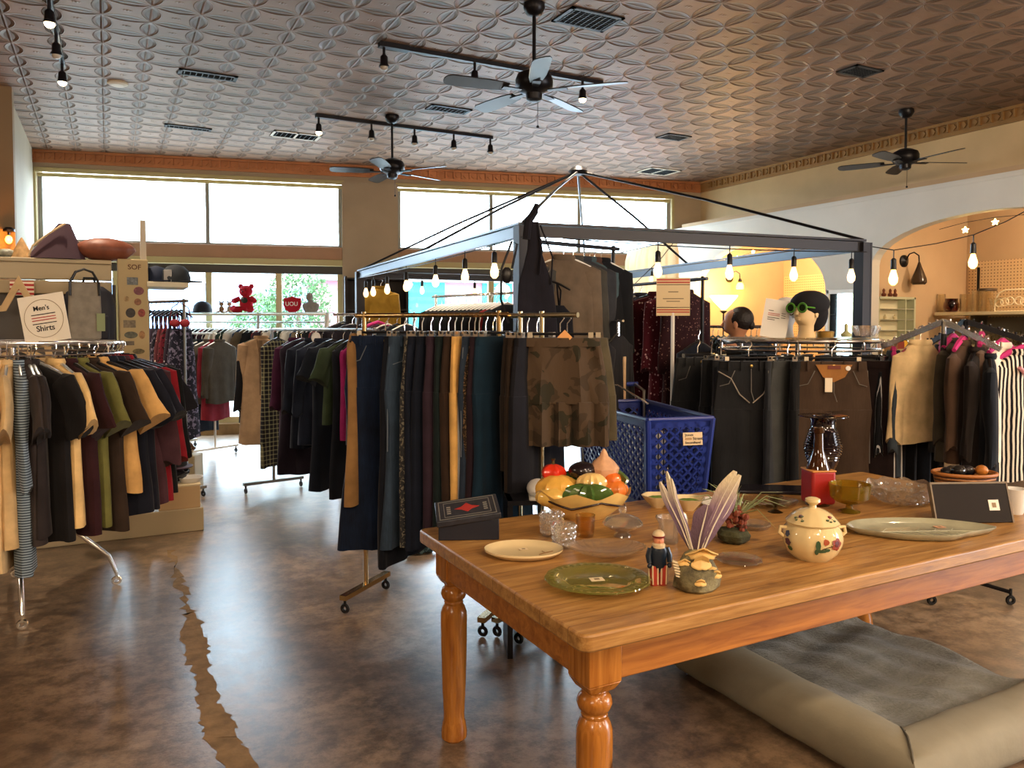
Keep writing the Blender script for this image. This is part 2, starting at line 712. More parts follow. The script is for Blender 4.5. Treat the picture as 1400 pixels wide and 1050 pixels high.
# pegboard panels
t = NT('pegboard')
co = t.coord()
x, y, z = t.sep(co)
hx = t.math('SUBTRACT', t.math('FRACT', t.math('DIVIDE', y, .04)), .5)
hz = t.math('SUBTRACT', t.math('FRACT', t.math('DIVIDE', z, .04)), .5)
h = t.math('LESS_THAN', t.math('ADD', t.math('POWER', hx, 2), t.math('POWER', hz, 2)), .035)
t.l(t.mix(h, lin('#d9b98c'), lin('#6b4a2c')), t.b.inputs['Base Color'])
PEG = t.m
m = MB()
m.box(9.97, 9.998, 6.35, 9.25, 1.0, 2.33)
m.box(9.97, 9.998, 3.0, 6.15, 1.0, 2.34)
struct(m.build('wall_pegboard_panel', PEG))

# tin cornice along back and right walls: small relief panels
COPPER = mat('copper tin', '#b0744c', .4, .4, var=.12, vs=5)
m = MB()
m.T = Matrix.Translation(WA) @ Matrix.Rotation(WANG, 4, 'Z')
L = WT
m.box(0, L, -.03, .0, CZ - .16, CZ - .12)
m.box(0, L, -.07, .0, CZ - .03, CZ)
m.box(0, L, -.035, .0, CZ - .12, CZ - .03)
n = int(L / .12)
for i in range(n):
    x0 = i * .12
    m.box(x0 + .01, x0 + .03, -.06, -.03, CZ - .12, CZ - .03)
    m.cbox((x0 + .075, -.04, CZ - .075), .05, .02, .05, ry=PI / 4)
m.T = None
struct(m.build('trim_cornice_back', COPPER))
m = MB()
m.box(8.42, 8.45, -5, 9.58, CZ - .16, CZ - .12)
m.box(8.38, 8.45, -5, 9.58, CZ - .03, CZ)
m.box(8.415, 8.45, -5, 9.58, CZ - .12, CZ - .03)
for i in range(int(14.5 / .12)):
    y0 = -5 + i * .12
    if y0 < 2.5:
        continue
    m.box(8.39, 8.42, y0 + .01, y0 + .03, CZ - .12, CZ - .03)
    m.cbox((8.41, y0 + .075, CZ - .075), .02, .05, .05, rx=PI / 4)
struct(m.build('trim_cornice_right', mat('brass tin', '#a07c4e', .4, .4, var=.12, vs=5)))

# ================================================================ OUTSIDE the storefront
m = MB()
m.slab([(-60, 13), (90, 13), (90, 120), (-60, 120)], -.6, -.15)
struct(m.build('ground_outside', mat('asphalt', '#8c8c88', .9, var=.1, vs=.6)))
m = MB()
vs, fs = [], []
nx = 60
for j in range(3):
    for i in range(nx + 1):
        x = -120 + i * 5
        h = (0, 1, .2)[j] * (9 + 4 * sin(x * .05) + 2.5 * sin(x * .13 + 1) + 1.5 * sin(x * .31))
        vs.append((x, 150 + 25 * j, h - .3))
for j in range(2):
    for i in range(nx):
        fs.append((j * (nx + 1) + i, j * (nx + 1) + i + 1, (j + 1) * (nx + 1) + i + 1, (j + 1) * (nx + 1) + i))
m.add(vs, fs)
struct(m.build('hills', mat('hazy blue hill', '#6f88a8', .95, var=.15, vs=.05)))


def leafy(name, label, loc, h, r, col, grp=None):
    root = thing(name, label, 'tree', loc, 0, grp)
    m = MB()
    m.tube([(0, 0, 0), (.05, .02, h * .3), (0, 0, h * .6)], [.14, .11, .05], 8)
    m.build('trunk', mat('bark', '#5a4a3a', .9), root)
    m = MB()
    q = random.Random(hash(loc) & 255)
    for i in range(2200):
        a, b, rr = q.uniform(0, 2 * PI), q.uniform(-1, 1), q.uniform(.35, 1) ** .5
        s_ = math.sqrt(1 - b * b)
        c = V((r * rr * s_ * cos(a), r * rr * s_ * sin(a), h * .62 + h * .38 * rr * b))
        w = q.uniform(.05, .11) * r / 1.2
        d1 = V((q.uniform(-1, 1), q.uniform(-1, 1), q.uniform(-1, 1))).normalized() * w
        d2 = d1.orthogonal().normalized() * w * .6
        m.add([c - d1, c + d2, c + d1, c - d2], [(0, 1, 2, 3)])
    m.build('foliage', mat('leaf green', col, .8, var=.3, vs=2), root, fix=False)


def og(u, d):
    p = at(u, d, -.15)
    return (p.x, p.y, -.15)


leafy('street_tree', 'leafy green tree outside behind the storefront pane beside the red cushion', og(408, 19), 3.3, .85, '#36552c')
leafy('street_tree', 'rounder green tree outside seen through the window behind the red teddy bear', og(352, 27), 2.9, 1.0, '#466a38')
leafy('street_bush', 'low green shrub outside beyond the window near the black cap', og(262, 22), 1.5, 1.1, '#527a48')

# pink building across the street
bl = thing('street_building', 'pink building with turquoise doors and shutters across the street', 'building', og(436, 21), WANG + .05)
m = MB()
m.box(0, 14, 0, 5, 0, 2.9)
m.build('wall', mat('pink stucco', '#c47f90', .9, var=.08, vs=1), bl)
m = MB()
m.box(-.2, 14.2, -.4, 5.2, 2.9, 3.1)
m.build('roof', mat('grey roof', '#8a8480', .9), bl)
TURQ = mat('turquoise paint', '#2a9498', .7)
for i, (a, b, z0, z1) in enumerate(((.5, 1.3, .8, 2.7), (2.3, 3.5, 0, 2.9), (4.6, 5.5, 0, 2.9), (6.4, 7.3, .8, 2.7), (8.3, 9.3, 0, 2.9))):
    f = MB().box(a, b, -.06, .02, z0, z1).build('shutter', TURQ, bl)
for i, a in enumerate((1.5, 3.8, 5.8, 7.7)):
    f = MB().box(a, a + .55, -.05, .02, 1.0, 2.6).build('window_frame', mat('white paint', '#e8e8e8', .6), bl)
    MB().box(a + .06, a + .49, -.06, .0, 1.06, 2.54).build('window_pane', mat('blue glass', '#7fa7c4', .1), f)
# ================================================================ CEILING FITTINGS
def PY(u, v, y):
    r = ray(u, v)
    return V((0, 0, EYE)) + r * (y / r.y)


def PXx(u, v, x):
    r = ray(u, v)
    return V((0, 0, EYE)) + r * (x / r.x)


FANM = mat('dark bronze', '#17161a', .35, .5)
BLADE = mat('dark walnut blade', '#2b2826', .28, var=.15, vs=6)


def fan(label, x, y, zm, a0):
    r = thing('ceiling_fan', label, 'ceiling fan', (x, y, CZ), 0, 'dark five-blade ceiling fans')
    dz = zm - CZ
    MB().lathe([(.01, 0), (.075, 0), (.078, -.03), (.055, -.075), (.02, -.09)], 20).build('canopy', FANM, r)
    MB().tube([(0, 0, -.08), (0, 0, dz + .1)], .013, 10).build('downrod', FANM, r)
    MB().lathe([(.02, dz + .12), (.06, dz + .115), (.12, dz + .085), (.135, dz + .05), (.135, dz + .0), (.11, dz - .03), (.06, dz - .05), (.055, dz - .09), (.03, dz - .105)], 24).build('motor_housing', FANM, r)
    for k in range(5):
        a = a0 + k * 2 * PI / 5
        m = MB()
        m.T = Matrix.Rotation(a, 4, 'Z') @ Matrix.Translation((0, 0, dz - .02)) @ Matrix.Rotation(rad(12), 4, 'X')
        q = [(.2, .045), (.3, .062), (.5, .068), (.62, .066), (.655, .05), (.668, .02)]
        ps = q + [(x_, -y_) for x_, y_ in q[::-1]]
        m.slab(ps, -.004, .004)
        b = m.build('blade', BLADE, r)
        m = MB()
        m.T = Matrix.Rotation(a, 4, 'Z') @ Matrix.Translation((0, 0, dz - .03))
        m.slab([(.08, .015), (.18, .03), (.24, .03), (.24, -.03), (.18, -.03), (.08, -.015)], -.004, .004)
        m.build('blade_iron', FANM, b)
    MB().tube([(.03, 0, dz - .1), (.03, 0, dz - .27)], .0022, 5).sphere((.03, 0, dz - .28), .011, 8, 6).build('pull_chain', FANM, r)
    return r


fan('dark five-blade ceiling fan hanging above the pine table, in front of the first track light', 2.73, 4.86, 3.215, -TH - rad(15))
fan('dark five-blade ceiling fan near the storefront windows beside the long track light', 2.78, 8.11, 3.215, -TH - rad(25))
fan('dark five-blade ceiling fan in front of the beige upper wall over the arches', 7.54, 5.36, 3.27, -TH + rad(4))

BULBON = mat('warm lamp', '#ffe2b0', .4, emit=14, ecol='#ffd9a0')
BULBOFF = mat('unlit lamp', '#b9b2a4', .2)
SPOTS = []


def track(label, a, b, heads):
    a, b = V(a), V(b)
    r = thing('track_light', label, 'track light', a)
    L = (b - a).length
    ang = math.atan2(b.y - a.y, b.x - a.x)
    r.rotation_euler.z = ang
    m = MB().box(0, L, -.018, .018, -.025, .012)
    m.box(0, .25, -.035, .035, -.03, .012)
    m.build('track_bar', BLACKM, r)
    for k, (s, on) in enumerate(heads):
        m = MB()
        m.tube([(s, 0, -.02), (s, 0, -.1)], .012, 8)
        m.lathe([(.018, 0), (.03, -.015), (.033, -.07), (.045, -.095), (.04, -.095)], 14, (s, .0, -.09))
        h = m.build('lamp_head', BLACKM, r)
        MB().sphere((s, 0, -.185), (.034, .034, .03), 12, 8).build('bulb', BULBON if on else BULBOFF, h)
        if on:
            SPOTS.append(a + (b - a).normalized() * s + V((0, 0, -.24)))
    return r


track('black track light with three heads crossing above the fan over the table', (1.98, 6.08, 3.79), (4.15, 6.08, 3.79), [(.04, 0), (.85, 1), (1.95, 1)])
track('long black track light with five small heads near the storefront windows', (2.03, 8.43, 3.79), (4.16, 8.43, 3.79), [(.03, 1), (.62, 0), (1.13, 0), (1.62, 0), (2.1, 0)])
track('black track light running along the ceiling over the sticker panel display', (-.33, 5.4, 3.79), (-.31, 7.85, 3.79), [(.9, 1), (1.6, 0), (2.35, 1)])


def vent(label, x, y, sx, sy, rz=0, white=False):
    r = thing('ceiling_vent', label, 'vent', (x, y, CZ - .012), rz, 'ceiling air vents')
    fm = mat('white vent', '#cfc6b4', .5) if white else mat('dark vent', '#2c3136', .5, .3)
    m = MB()
    m.box(-sx / 2, sx / 2, -sy / 2, -sy / 2 + .03, 0, .012).box(-sx / 2, sx / 2, sy / 2 - .03, sy / 2, 0, .012)
    m.box(-sx / 2, -sx / 2 + .03, -sy / 2, sy / 2, 0, .012).box(sx / 2 - .03, sx / 2, -sy / 2, sy / 2, 0, .012)
    if white:
        m.box(-.012, .012, -sy / 2, sy / 2, 0, .012)
    m.build('vent_frame', fm, r)
    m = MB()
    m.box(-sx / 2, sx / 2, -sy / 2, sy / 2, .0085, .012)
    gm = mat('vent dark', '#15181a', .8)
    m.build('vent_back', gm, r)
    m = MB()
    for i in range(1, 9):
        yy = -sy / 2 + sy * i / 9
        m.cbox((0, yy, .006), sx - .05, .012, .002, rx=.6)
    for i in range(1, 10):
        xx = -sx / 2 + sx * i / 10
        m.box(xx - .003, xx + .003, -sy / 2 + .02, sy / 2 - .02, .001, .004)
    m.build('grille', mat('vent slat', '#3b4248', .45, .4), r)


vent('dark ceiling vent beside the stem of the fan over the table', 3.22, 4.91, .46, .3)
vent('dark slotted ceiling vent left of centre between the two window-side seams', .85, 7.59, .5, .16)
vent('small dark ceiling vent closest to the upper storefront window', .86, 9.68, .5, .14)
vent('white framed ceiling vent with two dark panels at the end of the long track', 2.04, 9.48, .56, .3, 0, True)
vent('dark ceiling vent behind the fan blades over the table', 3.23, 7.59, .46, .2)
vent('dark ceiling vent over the alcove side, in front of the beige wall fan', 6.03, 4.75, .36, .22)
vent('small dark ceiling vent above the canopy frame peak toward the corner', 6.11, 7.42, .36, .24)
vent('flush ceiling panel vent in the corner by the window and the arches wall', 7.25, 9.15, .55, .4, 0, True)
m = MB().lathe([(.09, 0), (.09, -.015), (.06, -.03), (.045, -.03)], 20)
tag(m.build('smoke_detector', mat('detector', '#c9b89c', .5), None, (.12, 8.23, CZ)), 'small round smoke detector on the tin ceiling near the left window', 'smoke detector')

# ================================================================ CANOPY FRAME (gazebo)
GZ = 2.1
GA, GB, GC, GD = V((2.46, 8.29, 0)), V((2.2, 4.05, 0)), V((4.8, 3.73, 0)), V((5.3, 8.1, 0))
GP = V((3.78, 5.92, 2.9))
GM = mat('charcoal aluminium', '#262428', .5, .1)
GM2 = mat('grey aluminium', '#5b6168', .35, .7)
gz = thing('canopy_frame', 'bare dark metal gazebo frame with string lights standing over the clothing racks', 'gazebo frame')
for q in (GA, GB, GC, GD):
    m = MB().cbox((q.x, q.y, GZ / 2), .075, .075, GZ, rz=-.07)
    for s_ in (-.04, .04):
        m.cbox((q.x + s_, q.y, GZ / 2), .012, .085, GZ, rz=-.07)
    m.cbox((q.x, q.y, .01), .2, .2, .02)
    m.build('post', GM, gz)
for i, (a, b) in enumerate(((GA, GB), (GB, GC), (GC, GD), (GD, GA))):
    mid = (a + b) / 2
    L = (b - a).length
    an = math.atan2(b.y - a.y, b.x - a.x)
    m = MB().cbox((mid.x, mid.y, GZ - .03), L, .035, .065, rz=an).cbox((mid.x, mid.y, GZ + .015), L, .06, .014, rz=an)
    m.build('beam', GM2 if i in (0, 2) else GM, gz)
for q in (GA, GB, GC, GD, (GA + GB) / 2, (GC + GD) / 2):
    e_ = q + V((0, 0, GZ + .02))
    MB().tube([e_, e_ * .5 + GP * .5 + V((0, 0, .02)), GP], .011, 8).build('roof_rod', BLACKM, gz)
MB().lathe([(.06, -.03), (.09, 0), (.05, .04), (.01, .05)], 12, tuple(GP)).build('hub', BLACKM, gz)

BULBG = mat('edison glass', '#ffd79a', .15, emit=3.0, ecol='#ffb65e')
BULBD = mat('dim edison glass', '#ffe9c4', .1, emit=1.2, ecol='#ffd08a')


def string_lights(label, cord, bulbs, bm, sc=1.0, name='string_light'):
    r = thing(name, label, 'string lights', cord[0])
    o = V(cord[0])
    MB().tube([V(p) - o for p in cord], .004, 6).build('cord', BLACKP, r)
    for b in bulbs:
        b = V(b) - o
        m = MB().tube([b + V((0, 0, .0)), b - V((0, 0, .06 * sc))], .004, 6)
        m.lathe([(.008, -.05 * sc), (.017 * sc, -.06 * sc), (.019 * sc, -.12 * sc), (.012 * sc, -.125 * sc)], 10, tuple(b))
        s = m.build('socket', BLACKP, r)
        MB().lathe([(.012 * sc, -.122 * sc), (.02 * sc, -.15 * sc), (.028 * sc, -.178 * sc), (.025 * sc, -.205 * sc), (.01 * sc, -.222 * sc)], 12, tuple(b)).build('bulb', bm, s)
    return r


def beam_pt(a, b, f, dz=-.07):
    p = a + (b - a) * f
    return (p.x - .0, p.y, GZ + dz)


def sag(a, b, n=8, s=.02):
    a, b = V(a), V(b)
    return [a + (b - a) * (i / n) - V((0, 0, s * 4 * (i / n) * (1 - i / n))) for i in range(n + 1)]


def fr_u(a, b, u):
    """fraction along a-b that lies in image column u (top beam)"""
    lo, hi = 0.0, 1.0
    def col(f):
        p = V(beam_pt(a, b, f)) - V((0, 0, EYE))
        return CX + F * p.dot(RT) / p.dot(CF)
    inc = col(1) > col(0)
    for _ in range(40):
        md = (lo + hi) / 2
        if (col(md) < u) == inc:
            lo = md
        else:
            hi = md
    return lo


off = V((-.03, -.05, 0))
fs_ = [fr_u(GB, GA, u) for u in (677, 637, 597, 557, 531, 512, 502)]
string_lights('string lights with dim bulbs under the canopy beam running back toward the windows', [V(p) + off for p in sag(beam_pt(GB, GA, .0), beam_pt(GB, GA, 1))], [V(beam_pt(GB, GA, f)) + off for f in fs_], BULBD)
fs_ = [fr_u(GB, GC, u) for u in (898, 995, 1082, 1160)]
string_lights('string lights with four bulbs under the canopy beam above the jeans rack', [V(p) + off for p in sag(beam_pt(GB, GC, .1), beam_pt(GB, GC, 1))], [V(beam_pt(GB, GC, f)) + off for f in fs_], BULBD)
c0 = V((GC.x + .05, GC.y, GZ - .02))
pts = [c0, P(1222, 342, 5.6), P(1280, 333, 5.7), P(1331, 321, 5.8), P(1375, 303, 5.9), P(1440, 268, 6.0)]
string_lights('string lights with glowing bulbs swagged from the canopy corner toward the glassware arch', pts, [pts[1], pts[3]], BULBG, 1.15)
pts = [P(735, 448, 7.5), P(820, 400, 8), P(868, 388, 8), P(905, 352, 8.2), P(930, 320, 8.5)]
string_lights('thin string light with a small bulb crossing in front of the sheer curtain', pts, [P(891, 366, 8.1)], BULBD, .7)
pts = [P(500, 372, 8.3), P(560, 377, 8.6), P(632, 380, 8.8), P(650, 380, 8.8), P(700, 378, 8.8)]
string_lights('small string lights hanging in front of the pink building window', pts, [P(577, 378, 8.7), P(649, 381, 8.8)], BULBD, .9)

# star lights in arches
def stars(label, pts, wires, s=.035):
    r = thing('star_light_string', label, 'string lights', wires[0])
    o = V(wires[0])
    MB().tube([V(p) - o for p in wires], .003, 5).build('cord', BLACKP, r)
    for p in pts:
        p = V(p) - o
        m = MB()
        q = []
        for k in range(10):
            a = PI / 2 + k * PI / 5
            rr = s if k % 2 == 0 else s * .45
            q.append((rr * cos(a), rr * sin(a)))
        m.T = Matrix.Translation(p) @ Matrix.Rotation(-TH - .9, 4, 'Z')
        m.prism(q, -.012, .012)
        m.build('star_lamp', mat('star lamp', '#ffe0a0', .3, emit=9, ecol='#ffd27a'), r)


a2 = [V((PX_ + .16, 4.685 + 1.25 * cos(k), 2.19 + .43 * sin(k))) for k in (2.7, 2.4, 2.1, 1.8, 1.55, 1.3, 1.05)]
stars('star shaped fairy lights strung inside the glassware arch', [a2[2] - V((0, 0, .05)), a2[4] - V((0, 0, .05)), a2[5] - V((0, 0, .08))], a2)
a1 = [V((PX_ + .2, 7.9 + 1.1 * cos(k), 1.95 + .62 * sin(k))) for k in (2.0, 1.7, 1.4, 1.1, .85)]
stars('small warm fairy lights inside the arch behind the clothes', [a1[2], a1[3]], a1, .028)

# ================================================================ RACKS
def caster(m, p):
    m.tube([V(p) + V((0, 0, .09)), V(p) + V((0, 0, .05))], .008, 6)
    m.ring((p[0], p[1], .028), .018, .0099, 14, 6, 'Y')
    return m


def round_rack(label, c, r, z, leg_r, a0, mt=CHROME):
    root = thing('round_clothes_rack', label, 'clothes rack', (c[0], c[1], 0))
    m = MB().ring((0, 0, z), r, .012, 48, 8).ring((0, 0, z - .055), r, .008, 48, 6)
    for k in range(12):
        a = k * PI / 6
        m.tube([(r * cos(a), r * sin(a), z), (r * cos(a), r * sin(a), z - .055)], .005, 6)
    m.build('rail', mt, root)
    MB().tube([(0, 0, .3), (0, 0, z)], .018, 12).build('pole', mt, root)
    for k in range(4):
        a = a0 + k * PI / 2
        MB().tube([(0, 0, z), (r * cos(a), r * sin(a), z)], .009, 8).build('spoke', mt, root)
        x, y = leg_r * cos(a), leg_r * sin(a)
        l = MB().tube([(0, 0, .42), (x * .55, y * .55, .36), (x * .92, y * .92, .18), (x, y, .075)], [.014, .014, .013, .011], 10).build('leg', mt, root)
        caster(MB(), (x, y, 0)).build('caster', BLACKP if mt is not CHROME else CHROME, l)
    return root


def straight_rack(label, a, b, z, mt=CHROME, foot=.28, posts=(0, 1)):
    a, b = V(a), V(b)
    L = (b - a).length
    root = thing('clothes_rail', label, 'clothes rack', (a.x, a.y, 0), math.atan2(b.y - a.y, b.x - a.x))
    MB().tube([(-.05, 0, z), (L + .05, 0, z)], .013, 10).build('rail', mt, root)
    for x in [q * L for q in posts]:
        MB().tube([(x, 0, .1), (x, 0, z + .02)], .013, 10).build('post', mt, root)
        l = MB().box(x - .02, x + .02, -foot, foot, .075, .1).build('foot', mt, root)
        for s in (-1, 1):
            caster(MB(), (x, s * (foot - .02), 0)).build('caster', BLACKP, l)
    return root


R1 = V((-.46, 4.92, 0))
round_rack('chrome round rack of mens shirts on casters under the shirts sign', R1, .53, 1.41, .48, -PI / 2 + .12)
R2a, R2b = at(372, 7.0, 0), at(512, 5.5, 0)
RZ2 = 1.475
straight_rack('chrome rolling rail of plum and navy womens tops beside the pants rack', R2a, R2b, RZ2, STEEL)
R3a, R3b = at(498, 4.15, 0), at(682, 3.85, 0)
RZ3 = 1.56
straight_rack('warm lit rail packed with jeans and trousers behind the table corner', R3a, R3b, RZ3, mat('brassy chrome', '#c9ac7a', .2, 1), .22)
R4a, R4b = at(706, 3.82, 0), at(778, 3.62, 0)
RZ4 = 1.555
straight_rack('short chrome rail holding shorts with clip hangers', R4a, R4b, RZ4, mat('pale chrome', '#d8cfae', .2, 1), .2, (.08, .5))
R5 = V((3.97, 3.56, 0))
round_rack('chrome round rack of black jeans with mannequin heads displayed on top', R5, .5, 1.41, .45, .5)
# glass disc on top of the jeans ring
tag(MB().lathe([(.0, 0), (.47, 0), (.475, .004), (.47, .008), (.0, .008)], 40, c0=False, c1=False).build('display_disc', glass('#f4f0e0', .03, name='clear disc'), None, R5 + V((0, 0, 1.424))), 'round clear shelf disc lying on top of the jeans rack', 'shelf disc')

# back window rack with glass shelf
RB_a, RB_b = at(250, 10.45, 0), at(447, 10.2, 0)
bw = thing('window_display_rack', 'chrome display rack with a glass top shelf standing along the storefront window', 'clothes rack', (RB_a.x, RB_a.y, 0), math.atan2(RB_b.y - RB_a.y, RB_b.x - RB_a.x))
BWL = (RB_b - RB_a).length
SHZ = 1.69
MB().box(-.05, BWL + .05, -.16, .16, SHZ - .012, SHZ).build('glass_shelf', mat('frosted shelf', '#dfe6dc', .2, trans=.4), bw)
MB().tube([(-.05, -.16, SHZ - .03), (BWL + .05, -.16, SHZ - .03)], .014, 8).build('shelf_bar', mat('white tube', '#dcd9cc', .35), bw)
MB().tube([(-.05, 0, 1.56), (BWL + .05, 0, 1.56)], .013, 8).build('rail', CHROME, bw)
for x in (0, BWL * .53, BWL):
    MB().tube([(x, 0, 0), (x, 0, SHZ - .01)], .02 if x < BWL else .035, 10).build('post', STEEL if x < BWL else WHITEP, bw)

# grey coats rail (far left, near window) and far right rail behind the person
R6a, R6b = at(236, 9.35, 0), at(292, 8.9, 0)
straight_rack('white rolling rail of grey and olive coats by the storefront window', R6a, R6b, 1.42, mat('white rail', '#e2e2dc', .3), .3)
R7a, R7b = at(948, 6.5, 0), at(1060, 6.2, 0)
straight_rack('chrome rail of dark tops behind the jeans rack and in front of the arch', R7a, R7b, 1.5, CHROME)
R8a, R8b = at(596, 7.2, 0), at(704, 6.4, 0)
straight_rack('slanting chrome rail of dark clothes on white hangers inside the canopy frame', R8a, R8b, 1.78, CHROME)
R9a, R9b = at(826, 6.7, 0), at(960, 5.5, 0)
straight_rack('dark rail with maroon floral dresses near the sheer curtain', R9a, R9b, 1.84, BLACKM)
# accessories rail left (scarves)
R10a, R10b = at(203, 6.9, 0), at(252, 6.6, 0)
straight_rack('slim rail of scarves and lingerie just past the sticker panel', R10a, R10b, 1.72, STEEL, .18)
# tops hung inside canopy
R11a, R11b = at(738, 4.75, 0), at(838, 5.15, 0)
straight_rack('tall dark rail of sweaters beside the canopy corner post', R11a, R11b, 2.02, BLACKM, .25)

# waterfall rack at the right
W = at(1305, 4.3, 0)
wf = thing('waterfall_rack', 'black four-way waterfall rack of blouses on pink hangers', 'clothes rack', (W.x, W.y, 0), -TH)
for dx in (-.06, .06):
    MB().tube([(dx, 0, .06), (dx, 0, 1.46)], .016, 10).build('post', BLACKM, wf)
WFA = []
for dx, ex, ey, dz in ((-.06, -.2, .3, .15), (-.06, .17, -.24, .15), (.06, .28, -.22, .13), (.06, -.02, .35, .14)):
    p0, p1 = V((dx, 0, 1.53)), V((dx + ex, ey, 1.53 - dz))
    m = MB()
    dd = (p1 - p0)
    m.cbox((p0 + p1) / 2, dd.length, .012, .03, rz=math.atan2(dd.y, dd.x), ry=math.atan2(-dd.z, math.hypot(dd.x, dd.y)))
    for k in range(1, 9):
        m.sphere(p0 + dd * (k / 9) + V((0, 0, .022)), .008, 6, 5)
    m.tube([p1, p1 + V((0, 0, .04))], .006, 6)
    m.tube([V((dx, 0, 1.3)), p0], .014, 8)
    m.build('arm', CHROME if dx < 0 else BLACKM, wf)
    WFA.append((p0, p1))
for a in range(4):
    an = PI / 4 + a * PI / 2
    l = MB().tube([(0, 0, .1), (.3 * cos(an), .3 * sin(an), .07)], .011, 8).build('foot', BLACKM, wf)
    caster(MB(), (.3 * cos(an), .3 * sin(an), 0)).build('caster', BLACKP, l)

# ================================================================ LEFT GONDOLA DISPLAY
gd = thing('gondola_display', 'cream gondola shelving unit with a slate back panel behind the mens shirts rack', 'shelving unit', (0, 6.3, 0))
MB().box(-2.4, .03, -.04, .04, 1.83, 1.95).box(-2.4, .03, -.07, .07, 1.945, 1.975).build('header_shelf', CREAMP, gd, bevel=.006)
MB().box(-2.4, .03, -.05, .03, 1.73, 1.82).build('header_rail', CREAMP, gd, bevel=.006)
MB().box(-2.4, .03, .0, .03, .2, 1.73).build('back_panel', mat('slate panel', '#5d5852', .8), gd)
a_, b_ = PY(161, 400, 6.24).x, PY(203, 400, 6.24).x
MB().box(a_, b_, -.07, .05, .18, 1.99).build('end_panel', mat('cream panel', '#b9a67c', .6, var=.05, vs=4), gd, bevel=.008)
MB().box(b_ - .045, b_ - .005, .05, .1, .1, 2.29).build('upright', mat('upright', '#bfb6a4', .5), gd)
MB().box(a_ - .035, a_ - .012, -.06, -.03, 1.0, 1.8).build('slotted_strip', BLACKM, gd)
MB().box(b_ - .01, b_ + .27, -.1, .35, 1.79, 1.83).build('side_shelf', mat('cream shelf', '#d8d2bb', .5), gd, bevel=.005)
MB().box(-2.4, .6, -.27, .3, 0, .17).build('base_deck', CREAMP, gd, bevel=.006)
# stickers on the end panel
sp = [(.12, 'f', '#6d7478', .09, .055, 1.83), (.17, 'o', '#7d4450', .085, .06, 1.76), (.07, 'o', '#a58b60', .045, .04, 1.7), (.16, 'o', '#8b5e42', .06, .05, 1.68), (.1, 'o', '#2f2a2a', .08, .07, 1.6), (.19, 'o', '#8d3b36', .06, .06, 1.6),
      (.09, 'f', '#7b6f5a', .1, .055, 1.52), (.1, 'o', '#5b5d50', .11, .05, 1.44), (.19, 'o', '#a0774e', .05, .06, 1.44), (.08, 'f', '#5f574b', .09, .03, 1.38), (.16, 'o', '#6b6140', .1, .04, 1.32), (.18, 'o', '#763745', .06, .07, 1.23), (.13, 'o', '#6c4d56', .14, .05, 1.16), (.07, 'o', '#b49a70', .06, .05, 1.27)]
for i, (x, k, col, w, h, z) in enumerate(sp):
    x = a_ + x * (b_ - a_) / .25
    w *= (b_ - a_) / .25
    m = MB()
    if k == 'f':
        m.box(x - w / 2, x + w / 2, -.0725, -.07, z - h / 2, z + h / 2)
    else:
        m.prism([(x + w / 2 * cos(q * PI / 10), z + h / 2 * sin(q * PI / 10)) for q in range(20)], -.0725, -.07)
    m.build('sticker', mat('sticker', col, .5, var=.45, vs=60), gd)
text('lettering', 'SOF', .05, mat('brown ink', '#5a3420', .6), gd, ((a_ + b_) / 2 + .01, -.0726, 1.93), (PI / 2, 0, 0))

# step box + things on it
def bx(name, label, cat, c, sx, sy, sz, mt, rz=0, bev=.006, grp=None):
    return tag(MB().box(-sx / 2, sx / 2, -sy / 2, sy / 2, 0, sz).build(name, mt, None, c, rz, bevel=bev), label, cat, grp)


p = V((.45, 6.2, .17))
bxo = thing('storage_box', 'cream cardboard step box on the end of the gondola base with bags on it', 'box', p)
MB().box(-.15, .13, -.15, .2, 0, .17).build('body', mat('card', '#c9ab80', .7), bxo, bevel=.004)
MB().box(-.155, .135, -.155, .205, .16, .175).build('lid', mat('card lid', '#d8c6a2', .7), bxo, bevel=.003)
zt = p.z + .175
bg = thing('leather_bag', 'slouchy black leather bag lying on the step box', 'bag', (p.x - .06, p.y, zt))
MB().sphere((0, 0, .055), (.11, .09, .055), 20, 10, lambda d: 1 + .08 * sin(9 * d.x + 4 * d.z)).build('body', mat('black leather', '#17161a', .35, bump=.3, bs=25), bg)
MB().tube([(.04, -.08, .05), (.12, -.06, .075), (.13, .02, .08), (.06, .08, .06)], .009, 8).build('strap', mat('black leather', '#17161a', .35, bump=.3, bs=25), bg)
tag(MB().lathe([(.0, .0), (.07, .0), (.09, .035), (.082, .035), (.066, .006), (.0, .006)], 28, c0=False, c1=False).build('white_dish', WHITEP, None, (p.x + .075, p.y - .03, zt)), 'white rimmed bowl on the corner of the step box', 'bowl')
hb = thing('felt_hat', 'dark navy hat with a plum brim piled on the black bag', 'hat', (p.x - .04, p.y + .02, zt + .11))
MB().lathe([(.1, 0), (.095, .04), (.07, .09), (.03, .115), (.0, .12)], 20, c1=False).build('crown', mat('navy felt', '#14161c', .8), hb)
MB().lathe([(.09, .0), (.13, -.006), (.14, .004), (.09, .012)], 24, c0=False, c1=False).build('brim', mat('plum felt', '#351c30', .7), hb)
tag(MB().sphere((0, 0, .05), (.06, .05, .06), 14, 8, lambda d: 1 + .15 * sin(8 * d.x) * cos(7 * d.z)).build('scarf_bundle', cloth('#6b4b3a', 'blotch', '#d6c7a8'), None, at(254, 6.9, .35)), 'patterned brown and cream knotted scarf by the coat rack wheels', 'scarf')
tag(MB().box(-.1, .1, -.1, .1, 0, .35).build('low_plinth', CREAMP, None, at(254, 6.9, 0), -TH, bevel=.01), 'low cream plinth under the knotted scarf', 'plinth')

# things on header shelf
HS = 1.975
def on_header(u, dy=0):
    q = PY(u, 350, 6.3 + dy)
    return V((q.x, 6.3 + dy, HS))


